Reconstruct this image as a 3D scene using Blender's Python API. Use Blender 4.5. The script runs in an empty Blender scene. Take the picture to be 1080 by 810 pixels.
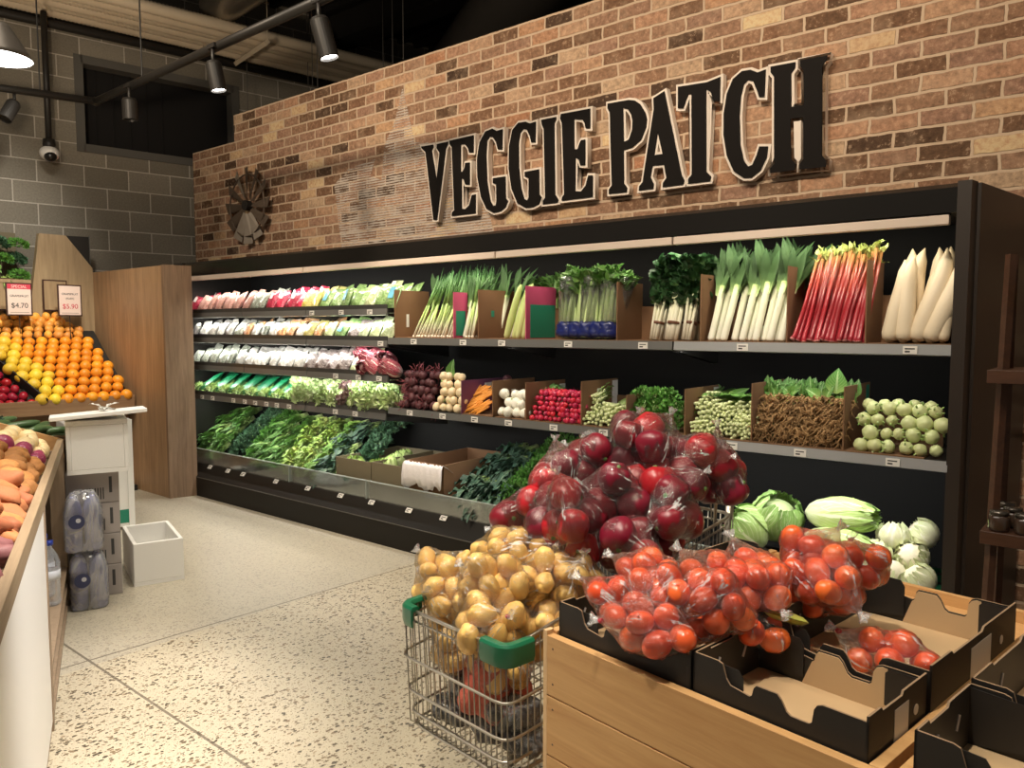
import bpy, bmesh, math, random
import numpy as np
from mathutils import Vector, Matrix, Euler

# ------------------------------------------------------------------ camera, world, lights
S = bpy.context.scene
COL = S.collection
H_CAM = 1.5
YAW = math.radians(39.46)
PITCH = math.atan2(60, 815)
cam_d = bpy.data.cameras.new('camera')
cam = bpy.data.objects.new('camera', cam_d)
COL.objects.link(cam)
cam.location = (0, 0, H_CAM)
cam.rotation_euler = (math.pi / 2 - PITCH, 0, YAW)
cam_d.sensor_width = 36.0
cam_d.lens = 36.0 * 815 / 1080
cam_d.clip_start = 0.05
S.camera = cam
S.view_settings.view_transform = 'Standard'
S.view_settings.look = 'None'
S.view_settings.gamma = 1.0
S.view_settings.use_curve_mapping = False
S.view_settings.exposure = 0.1
S.cycles.transparent_max_bounces = 24
S.cycles.max_bounces = 7

W = bpy.data.worlds.new('world')
S.world = W
W.use_nodes = True
W.node_tree.nodes['Background'].inputs[0].default_value = (1.0, 0.86, 0.70, 1)
W.node_tree.nodes['Background'].inputs[1].default_value = 0.13

def aim(o, target):
    d = Vector(target) - o.location
    o.rotation_euler = d.to_track_quat('-Z', 'Y').to_euler()

def spot(name, loc, target, watts, deg=60, blend=0.6, col=(1, .84, .64), size=.08):
    l = bpy.data.lights.new(name, 'SPOT'); l.energy = watts; l.color = col
    l.spot_size = math.radians(deg); l.spot_blend = blend; l.shadow_soft_size = size
    o = bpy.data.objects.new(name, l); COL.objects.link(o); o.location = loc; aim(o, target)
    return o

def area(name, loc, target, watts, sx, sy, col=(1, .84, .64)):
    l = bpy.data.lights.new(name, 'AREA'); l.energy = watts; l.color = col
    l.shape = 'RECTANGLE'; l.size = sx; l.size_y = sy
    o = bpy.data.objects.new(name, l); COL.objects.link(o); o.location = loc; aim(o, target)
    return o

WARM = (1, .80, .58)
NEUT = (1, .90, .74)
# track spots out of the frame, washing the brick wall and its lettering
for x in (-5.6, -4.0, -2.4, -0.8):
    spot('wall_wash_spot', (x + .3, 1.3, 4.3), (x, 4.3, 2.75), 180, 75, 1.0, WARM, .1)
# down spots over the aisle, the bins and the case front
spot('aisle_spot', (-2.0, 1.5, 4.4), (-2.1, 1.5, 0), 205, 50, .8, NEUT, .12)
spot('aisle_spot', (-4.6, 2.5, 4.4), (-4.7, 2.5, 0), 150, 55, 1, NEUT, .12)
spot('bin_spot', (-0.7, 0.4, 4.2), (-.6, 1.7, .8), 300, 52, .9, NEUT, .04)
spot('bin_spot', (.6, 2.4, 4.2), (-.5, 1.8, .8), 90, 50, .9, WARM, .04)
spot('bag_spot', (-1.9, 0.5, 4.2), (-1.3, 1.9, .8), 110, 34, .9, NEUT, .06)
for x in (-3.4, -1.9, -1.0):
    spot('produce_spot', (x + .2, 1.1, 4.3), (x, 3.75, 1.2), 140, 36, .9, NEUT, .08)
spot('citrus_spot', (-5.3, 2.2, 4.2), (-7.5, 2.7, 1.2), 420, 36, .8, NEUT, .08)
spot('root_veg_spot', (-3.0, 0.3, 3.9), (-4.0, 1.3, .9), 85, 45, .9, NEUT, .08)
spot('panel_spot', (-1.7, 1.7, 3.6), (-2.9, .9, .25), 800, 40, .9, (1, .93, .84), .08)
spot('column_spot', (-6.3, 1.7, 4.0), (-7.0, 3.3, 1.0), 90, 45, .9, WARM, .08)
spot('block_wall_spot', (-6.3, 2.3, 3.6), (-8.3, 2.3, 2.2), 150, 62, 1, (1, .92, .8), .08)
area('ceiling_fill', (-3.2, .6, 4.8), (-3.2, .8, 0), 130, 5, 2, NEUT)  # unseen broad area lamp added for the ambient store light
spot('rack_fill', (-5.4, 1.6, 2.9), (-7.8, 3.6, 4.6), 120, 75, 1, WARM, .1)  # added fill lamp that brightens the overhead pipes; no fitting here
spot('stack_spot', (-3.0, 2.6, 4.0), (-4.6, 1.9, .5), 230, 40, .9, NEUT, .08)

# ------------------------------------------------------------------ node materials
MATS = {}
def _new(name):
    m = bpy.data.materials.new(name); m.use_nodes = True
    nt = m.node_tree
    return m, nt, nt.nodes['Principled BSDF']

def N(nt, typ, **kw):
    n = nt.nodes.new(typ)
    for k, v in kw.items():
        if k.startswith('i_'):
            key = k[2:]
            key = int(key) if key.isdigit() else key.replace('_', ' ')
            n.inputs[key].default_value = v
        else:
            setattr(n, k, v)
    return n

def ramp(nt, fac, stops, interp='LINEAR'):
    r = nt.nodes.new('ShaderNodeValToRGB'); r.color_ramp.interpolation = interp
    el = r.color_ramp.elements
    el[0].position, el[0].color = stops[0][0], (*stops[0][1], 1)
    el[1].position, el[1].color = stops[-1][0], (*stops[-1][1], 1)
    for p, c in stops[1:-1]:
        e = el.new(p); e.color = (*c, 1)
    nt.links.new(fac, r.inputs[0])
    return r.outputs[0]

def bump(nt, b, height, strength=.3, dist=.01):
    n = N(nt, 'ShaderNodeBump'); n.inputs['Strength'].default_value = strength
    n.inputs['Distance'].default_value = dist
    nt.links.new(height, n.inputs['Height']); nt.links.new(n.outputs[0], b.inputs['Normal'])

def coords(nt, kind='Object', scale=(1, 1, 1), rot=(0, 0, 0), loc=(0, 0, 0)):
    t = N(nt, 'ShaderNodeTexCoord'); mp = N(nt, 'ShaderNodeMapping')
    mp.inputs['Scale'].default_value = scale; mp.inputs['Rotation'].default_value = rot
    mp.inputs['Location'].default_value = loc
    nt.links.new(t.outputs[kind], mp.inputs[0])
    return mp.outputs[0]

def noise(nt, vec, scale=5, detail=3, rough=.5, dist=0):
    n = N(nt, 'ShaderNodeTexNoise'); n.inputs['Scale'].default_value = scale
    n.inputs['Detail'].default_value = detail; n.inputs['Roughness'].default_value = rough
    n.inputs['Distortion'].default_value = dist
    if vec is not None: nt.links.new(vec, n.inputs['Vector'])
    return n.outputs['Fac']

def mix(nt, fac, a, b, mode='MIX'):
    n = N(nt, 'ShaderNodeMix', data_type='RGBA', blend_type=mode)
    for sock, v in ((n.inputs[0], fac), (n.inputs[6], a), (n.inputs[7], b)):
        if hasattr(v, 'links') or hasattr(v, 'is_linked'): nt.links.new(v, sock)
        elif isinstance(v, (int, float)): sock.default_value = v
        else: sock.default_value = (*v, 1)
    return n.outputs[2]

def mth(nt, op, a, b=0.0, c=None):
    n = N(nt, 'ShaderNodeMath', operation=op)
    for i, v in enumerate((a, b, c)):
        if v is None: continue
        if hasattr(v, 'is_linked'): nt.links.new(v, n.inputs[i])
        else: n.inputs[i].default_value = v
    return n.outputs[0]

def plain(name, col, rough=.5, metal=0, spec=.5, var=0, vscale=8, bmp=0, bscale=60, coat=0, isl=0, emit=0, alpha=None, sss=0, hue=0):
    if name in MATS: return MATS[name]
    m, nt, b = _new(name)
    b.inputs['Base Color'].default_value = (*col, 1); b.inputs['Roughness'].default_value = rough
    b.inputs['Metallic'].default_value = metal; b.inputs['Specular IOR Level'].default_value = spec
    b.inputs['Coat Weight'].default_value = coat
    c = None
    if var:
        f = noise(nt, coords(nt), vscale, 4, .6)
        c = mix(nt, f, [x * (1 - var) for x in col], [min(1, x * (1 + var)) for x in col])
    if isl or hue:
        oi = N(nt, 'ShaderNodeObjectInfo'); hs = N(nt, 'ShaderNodeHueSaturation')
        nt.links.new(mth(nt, 'MULTIPLY_ADD', oi.outputs['Random'], isl, 1 - isl / 2), hs.inputs['Value'])
        nt.links.new(mth(nt, 'MULTIPLY_ADD', oi.outputs['Random'], hue, .5 - hue / 2), hs.inputs['Hue'])
        if c is None: hs.inputs['Color'].default_value = (*col, 1)
        else: nt.links.new(c, hs.inputs['Color'])
        c = hs.outputs[0]
    if c is not None: nt.links.new(c, b.inputs['Base Color'])
    if bmp: bump(nt, b, noise(nt, coords(nt), bscale, 3), bmp, .004)
    if emit:
        b.inputs['Emission Color'].default_value = (*col, 1); b.inputs['Emission Strength'].default_value = emit
    if sss: b.inputs['Subsurface Weight'].default_value = sss; b.inputs['Subsurface Scale'].default_value = .01
    if alpha is not None: b.inputs['Alpha'].default_value = alpha
    MATS[name] = m
    return m

def leafmat(name, stops, vein=None, veinw=.05, rough=.5, isl=.35, noise_c=None, spec=.4):
    """colour runs along the leaf or stalk (uv v), pale midrib across (uv u)"""
    if name in MATS: return MATS[name]
    m, nt, b = _new(name)
    uv = N(nt, 'ShaderNodeUVMap'); sp = N(nt, 'ShaderNodeSeparateXYZ'); nt.links.new(uv.outputs[0], sp.inputs[0])
    nz = noise(nt, coords(nt), 30, 3)
    v = mth(nt, 'ADD', sp.outputs[1], mth(nt, 'MULTIPLY_ADD', nz, .16, -.08))
    c = ramp(nt, v, stops)
    if vein:
        du = mth(nt, 'ABSOLUTE', mth(nt, 'SUBTRACT', sp.outputs[0], .5))
        # side veins slant off the midrib
        w = N(nt, 'ShaderNodeMath', operation='SINE')
        nt.links.new(mth(nt, 'MULTIPLY', mth(nt, 'SUBTRACT', sp.outputs[1], mth(nt, 'MULTIPLY', du, .8)), 50), w.inputs[0])
        side = mth(nt, 'MULTIPLY', mth(nt, 'GREATER_THAN', w.outputs[0], .86), .45)
        mid = mth(nt, 'LESS_THAN', du, veinw)
        c = mix(nt, mth(nt, 'MAXIMUM', mid, side), c, vein)
    if noise_c:
        c = mix(nt, mth(nt, 'GREATER_THAN', noise(nt, coords(nt), 45, 3), .56), c, noise_c)
    g = N(nt, 'ShaderNodeNewGeometry'); hs = N(nt, 'ShaderNodeHueSaturation')
    oi = N(nt, 'ShaderNodeObjectInfo')
    r = mth(nt, 'ADD', mth(nt, 'MULTIPLY', g.outputs['Random Per Island'], isl), mth(nt, 'MULTIPLY', oi.outputs['Random'], isl * .4))
    nt.links.new(mth(nt, 'ADD', r, 1 - isl * .7), hs.inputs['Value']); nt.links.new(c, hs.inputs['Color'])
    nt.links.new(hs.outputs[0], b.inputs['Base Color'])
    b.inputs['Roughness'].default_value = rough; b.inputs['Specular IOR Level'].default_value = spec
    bump(nt, b, noise(nt, coords(nt), 90, 2), .25, .003)
    MATS[name] = m
    return m

def filmmat(name, tint=(1, 1, 1), milk=.08, gloss=.16, rough=.12, dens=45, creases=1.0, pleats=False):
    """clear plastic film: mostly see-through, glossy, with creases whose white streaks paint highlights"""
    if name in MATS: return MATS[name]
    m, nt, b = _new(name); nt.nodes.remove(b)
    out = nt.nodes['Material Output']
    tr = N(nt, 'ShaderNodeBsdfTransparent'); tr.inputs[0].default_value = (*tint, 1)
    gl = N(nt, 'ShaderNodeBsdfGlossy'); gl.inputs['Roughness'].default_value = rough
    gl.inputs[0].default_value = (1, 1, 1, 1)
    df = N(nt, 'ShaderNodeBsdfDiffuse'); df.inputs[0].default_value = (.85, .85, .85, 1)
    cr = noise(nt, coords(nt, scale=(1, 1, .45)), dens * .55, 4, .6, 1.6)
    sharp = 9
    if pleats:                      # creases fan out from the gathered neck
        at = N(nt, 'ShaderNodeAttribute', attribute_name='pleat')
        c2 = noise(nt, at.outputs['Vector'], 2.6, 4, .62, .5)
        cr = mth(nt, 'ADD', mth(nt, 'MULTIPLY', c2, .7), mth(nt, 'MULTIPLY', cr, .3)); sharp = 26
    glint = mth(nt, 'SUBTRACT', 1, mth(nt, 'MULTIPLY', mth(nt, 'ABSOLUTE', mth(nt, 'SUBTRACT', cr, .5)), 9)) if not pleats else mth(nt, 'MINIMUM', mth(nt, 'MULTIPLY', mth(nt, 'SUBTRACT', cr, .575), 20), 1)
    glint = mth(nt, 'MAXIMUM', glint, 0)
    bn = N(nt, 'ShaderNodeBump'); bn.inputs['Strength'].default_value = .9 * creases; bn.inputs['Distance'].default_value = .012
    nt.links.new(cr, bn.inputs['Height'])
    nt.links.new(bn.outputs[0], gl.inputs['Normal'])
    fr = N(nt, 'ShaderNodeFresnel'); fr.inputs['IOR'].default_value = 1.5; nt.links.new(bn.outputs[0], fr.inputs['Normal'])
    m1 = N(nt, 'ShaderNodeMixShader'); m2 = N(nt, 'ShaderNodeMixShader')
    nt.links.new(mth(nt, 'MINIMUM', mth(nt, 'ADD', mth(nt, 'MULTIPLY', fr.outputs[0], .8), gloss * .10), 1), m1.inputs[0])
    nt.links.new(tr.outputs[0], m1.inputs[1]); nt.links.new(gl.outputs[0], m1.inputs[2])
    nt.links.new(mth(nt, 'MULTIPLY_ADD', glint, milk * 1.6 if not pleats else milk * 4, milk * (.5 if not pleats else .12)), m2.inputs[0])  # white diffuse on the ridges paints highlights into the film
    nt.links.new(m1.outputs[0], m2.inputs[1]); nt.links.new(df.outputs[0], m2.inputs[2])
    nt.links.new(m2.outputs[0], out.inputs['Surface'])
    MATS[name] = m
    return m

def woodmat(name, c1, c2, axis='Z', scale=1.0, rough=.5, knots=False, plank=0):
    if name in MATS: return MATS[name]
    m, nt, b = _new(name)
    sc = {'X': (.6, 9, 9), 'Y': (9, .6, 9), 'Z': (9, 9, .6)}[axis]
    v = coords(nt, scale=tuple(s * scale for s in sc))
    f = noise(nt, v, 2.2, 6, .65, 1.2)
    f2 = noise(nt, coords(nt, scale=tuple(s * scale for s in sc)), 9, 3, .6)
    g = mth(nt, 'ADD', mth(nt, 'MULTIPLY', f, .8), mth(nt, 'MULTIPLY', f2, .25))
    c = ramp(nt, g, [(.3, c1), (.52, [(a + e) / 2 for a, e in zip(c1, c2)]), (.75, c2)])
    if knots:
        vo = N(nt, 'ShaderNodeTexVoronoi'); vo.inputs['Scale'].default_value = 2.6
        ks = {'X': (1, 2.2, 2.2), 'Y': (2.2, 1, 2.2), 'Z': (2.2, 2.2, 1)}[axis]
        nt.links.new(coords(nt, scale=ks), vo.inputs['Vector'])
        k = mth(nt, 'LESS_THAN', vo.outputs['Distance'], .055)
        c = mix(nt, mth(nt, 'MULTIPLY', k, .75), c, [x * .35 for x in c1])
    nt.links.new(c, b.inputs['Base Color']); b.inputs['Roughness'].default_value = rough
    bump(nt, b, f2, .15, .003)
    MATS[name] = m
    return m

# ------------------------------------------------------------------ mesh building
class MB:
    def __init__(s): s.v = []; s.f = []; s.m = []; s.uv = []
    def add(s, vs, fs, mat=0, uv=None):
        o = len(s.v)
        s.v.extend([tuple(p) for p in vs]); s.uv.extend(uv if uv is not None else [(.5, .5)] * len(vs))
        s.f.extend([tuple(i + o for i in f) for f in fs]); s.m.extend([mat] * len(fs))
        return s
    def box(s, x0, x1, y0, y1, z0, z1, mat=0, R=None):
        vs = [(x, y, z) for z in (z0, z1) for y in (y0, y1) for x in (x0, x1)]
        if R is not None: vs = [tuple(R @ Vector(p)) for p in vs]
        return s.add(vs, [(0, 2, 3, 1), (4, 5, 7, 6), (0, 1, 5, 4), (2, 6, 7, 3), (0, 4, 6, 2), (1, 3, 7, 5)], mat)
    def tube(s, pts, r, n=8, mat=0, flat=1.0, cap=True, closed=False):
        pts = [Vector(p) for p in pts]; k = len(pts)
        rs = r if isinstance(r, (list, tuple)) else [r] * k
        vs = []; uv = []; prev = None
        for i, p in enumerate(pts):
            if closed: t = pts[(i + 1) % k] - pts[i - 1]
            else: t = pts[min(i + 1, k - 1)] - pts[max(i - 1, 0)]
            if t.length < 1e-9: t = Vector((0, 0, 1))
            t.normalize()
            if prev is None:
                a = Vector((0, 0, 1)) if abs(t.z) < .9 else Vector((1, 0, 0))
                a = (a - t * a.dot(t)).normalized()
            else:
                a = prev - t * prev.dot(t)
                a = a.normalized() if a.length > 1e-6 else Vector((1, 0, 0))
            prev = a; b = t.cross(a)
            for j in range(n):
                w = 2 * math.pi * j / n
                vs.append(p + (a * math.cos(w) * flat + b * math.sin(w)) * rs[i]); uv.append((j / n, i / max(1, k - 1)))
        fs = []
        for i in range(k if closed else k - 1):
            i2 = (i + 1) % k
            for j in range(n):
                j2 = (j + 1) % n
                fs.append((i * n + j, i * n + j2, i2 * n + j2, i2 * n + j))
        if cap and not closed:
            fs.append(tuple(range(n))[::-1]); fs.append(tuple(range((k - 1) * n, k * n)))
        return s.add(vs, fs, mat, uv)
    def ell(s, c, r, R=None, nu=14, nv=9, mat=0, fn=None):
        vs = []; uv = []; c = Vector(c)
        if not isinstance(r, (tuple, list)): r = (r, r, r)
        def pt(th, ph):
            d = Vector((math.sin(th) * math.cos(ph), math.sin(th) * math.sin(ph), math.cos(th)))
            k = fn(d) if fn else 1
            p = Vector((d.x * r[0], d.y * r[1], d.z * r[2])) * k
            if R is not None: p = R @ p
            return c + p
        vs.append(pt(0, 0)); uv.append((.5, 1))
        for i in range(1, nv):
            for j in range(nu):
                vs.append(pt(math.pi * i / nv, 2 * math.pi * j / nu)); uv.append((j / nu, 1 - i / nv))
        vs.append(pt(math.pi, 0)); uv.append((.5, 0))
        fs = [(0, 1 + j, 1 + (j + 1) % nu) for j in range(nu)]
        for i in range(nv - 2):
            for j in range(nu):
                a = 1 + i * nu + j; b = 1 + i * nu + (j + 1) % nu
                fs.append((a, a + nu, b + nu, b))
        L = 1 + (nv - 2) * nu; e = len(vs) - 1
        fs += [(L + j, e, L + (j + 1) % nu) for j in range(nu)]
        return s.add(vs, fs, mat, uv)
    def lathe(s, prof, n=20, at=(0, 0, 0), mat=0, fn=None):
        vs = []; fs = []; uv = []; k = len(prof)
        for i, (r, z) in enumerate(prof):
            for j in range(n):
                w = 2 * math.pi * j / n; q = r * (fn(w, i / (k - 1)) if fn else 1)
                vs.append((at[0] + q * math.cos(w), at[1] + q * math.sin(w), at[2] + z)); uv.append((j / n, i / (k - 1)))
        for i in range(k - 1):
            for j in range(n):
                fs.append((i * n + j, i * n + (j + 1) % n, (i + 1) * n + (j + 1) % n, (i + 1) * n + j))
        if prof[0][0] > 1e-5: fs.append(tuple(range(n))[::-1])
        if prof[-1][0] > 1e-5: fs.append(tuple(range((k - 1) * n, k * n)))
        return s.add(vs, fs, mat, uv)
    def leaf(s, base, d, up, L, Wd, curl=.3, ruf=0, seg=5, cup=.15, mat=0, shape='leaf', rnd=None, nw=2):
        """one leaf: from base along d, bending towards -up by curl, nw quads each side"""
        base = Vector(base); d = Vector(d).normalized(); up = Vector(up)
        up = (up - d * up.dot(d))
        up = up.normalized() if up.length > 1e-6 else Vector((1, 0, 0))
        sd = d.cross(up); vs = []; uv = []; n = nw * 2 + 1; ph = rnd.random() * 6 if rnd else 0
        for i in range(seg + 1):
            t = i / seg
            if shape == 'leaf': w = math.sin(math.pi * min(1, t ** .75 * .97 + .03))
            elif shape == 'strap': w = min(1, (1 - t) * 3.5) * (.75 + .25 * t) + .02
            elif shape == 'round': w = math.sin(math.pi * (.06 + .9 * t ** 1.35)) ** .6 if t > .15 else .12
            else: w = 1 - .9 * t
            a = curl * t
            p = base + d * (L * t * math.cos(a * .6)) - up * (L * t * math.sin(a) * .6)
            for j in range(n):
                q = (j - nw) / nw
                rr = ruf * math.sin(ph + t * 14 + q * 5) * abs(q) * L
                vs.append(p + sd * (q * w * Wd * .5) + up * (abs(q) ** 1.5 * cup * Wd * w + rr)); uv.append((.5 + q * .5, t))
        fs = [(i * n + j, i * n + j + 1, (i + 1) * n + j + 1, (i + 1) * n + j) for i in range(seg) for j in range(n - 1)]
        return s.add(vs, fs, mat, uv)
    def prism(s, poly, ax, d0, d1, mat=0, hole=None):
        """outline extruded along an axis; poly in the two other axes"""
        def P(a, b, d):
            return {'X': (d, a, b), 'Y': (a, d, b), 'Z': (a, b, d)}[ax]
        n = len(poly)
        vs = [P(a, b, d0) for a, b in poly] + [P(a, b, d1) for a, b in poly]
        from mathutils.geometry import tessellate_polygon
        tri = tessellate_polygon([[Vector((a, b, 0)) for a, b in poly]])
        fs = [tuple(t) for t in tri] + [tuple(i + n for i in reversed(t)) for t in tri]
        fs += [(i, (i + 1) % n, (i + 1) % n + n, i + n) for i in range(n)]
        return s.add(vs, fs, mat)
    def mesh(s, name, mats, smooth=True, R=None):
        me = bpy.data.meshes.new(name)
        me.from_pydata(s.v, [], s.f)
        for m in (mats if isinstance(mats, (list, tuple)) else [mats]): me.materials.append(m)
        me.polygons.foreach_set('material_index', s.m)
        if smooth: me.polygons.foreach_set('use_smooth', [True] * len(s.f))
        ul = me.uv_layers.new(name='UVMap')
        idx = np.empty(len(me.loops), dtype=np.int32); me.loops.foreach_get('vertex_index', idx)
        ul.data.foreach_set('uv', np.array(s.uv, dtype=np.float32)[idx].ravel())
        bm = bmesh.new(); bm.from_mesh(me); bmesh.ops.recalc_face_normals(bm, faces=bm.faces); bm.to_mesh(me); bm.free()
        return me
    def build(s, name, mats, parent=None, loc=None, smooth=False, bevel=0, rot=None):
        me = s.mesh(name, mats, smooth or bevel > 0)
        return put(name, me, loc, rot, parent=parent, bevel=bevel)

def put(name, me, loc=None, rot=None, scale=None, parent=None, bevel=0):
    o = bpy.data.objects.new(name, me); COL.objects.link(o)
    if loc is not None: o.location = loc
    if rot is not None: o.rotation_euler = rot
    if scale is not None: o.scale = scale if isinstance(scale, (tuple, list)) else (scale,) * 3
    if parent is not None: o.parent = parent
    if bevel:
        b = o.modifiers.new('bevel', 'BEVEL'); b.width = bevel; b.segments = 2; b.limit_method = 'ANGLE'
        b.harden_normals = True
    return o

def tag(o, label, cat, group=None, kind=None):
    o['label'] = label; o['category'] = cat
    if group: o['group'] = group
    if kind: o['kind'] = kind
    return o

def struct(o): o['kind'] = 'structure'; return o

def thing(name, label, cat, loc=(0, 0, 0), rotz=0, group=None, rot=None):
    o = bpy.data.objects.new(name, None); COL.objects.link(o); o.empty_display_size = .05
    o.location = loc; o.rotation_euler = rot if rot is not None else (0, 0, rotz)
    return tag(o, label, cat, group)

def copy_tree(src, parent=None):
    c = src.copy(); COL.objects.link(c)
    if parent is not None: c.parent = parent
    for ch in list(KIDS.get(src.name, [])): KIDS.setdefault(c.name, []).append(copy_tree(ch, c))
    return c
KIDS = {}
def own(parent, *parts):
    KIDS.setdefault(parent.name, []).extend(parts)
    return parent

def kraft_box_wall(mb, *a, **k): mb.box(*a, **k)

def to_mesh_object(o, name):
    dg = bpy.context.evaluated_depsgraph_get()
    me = bpy.data.meshes.new_from_object(o.evaluated_get(dg)); me.name = name
    return me

def letters(name, text, size, mat, parent, loc, rot, align='CENTER', ext=.0004):
    c = bpy.data.curves.new(name, 'FONT'); c.body = text; c.size = size; c.align_x = align; c.extrude = ext
    t = bpy.data.objects.new('tmp', c); COL.objects.link(t)
    me = to_mesh_object(t, name)
    bpy.data.objects.remove(t); me.materials.clear(); me.materials.append(mat)
    return put(name, me, loc, rot, parent=parent)

def shelf_x(px, Y):
    """X on a line parallel to the case at distance Y, seen at that column of the photo"""
    return Y * math.tan(math.atan((px - 540) / 817) - YAW)

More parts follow.
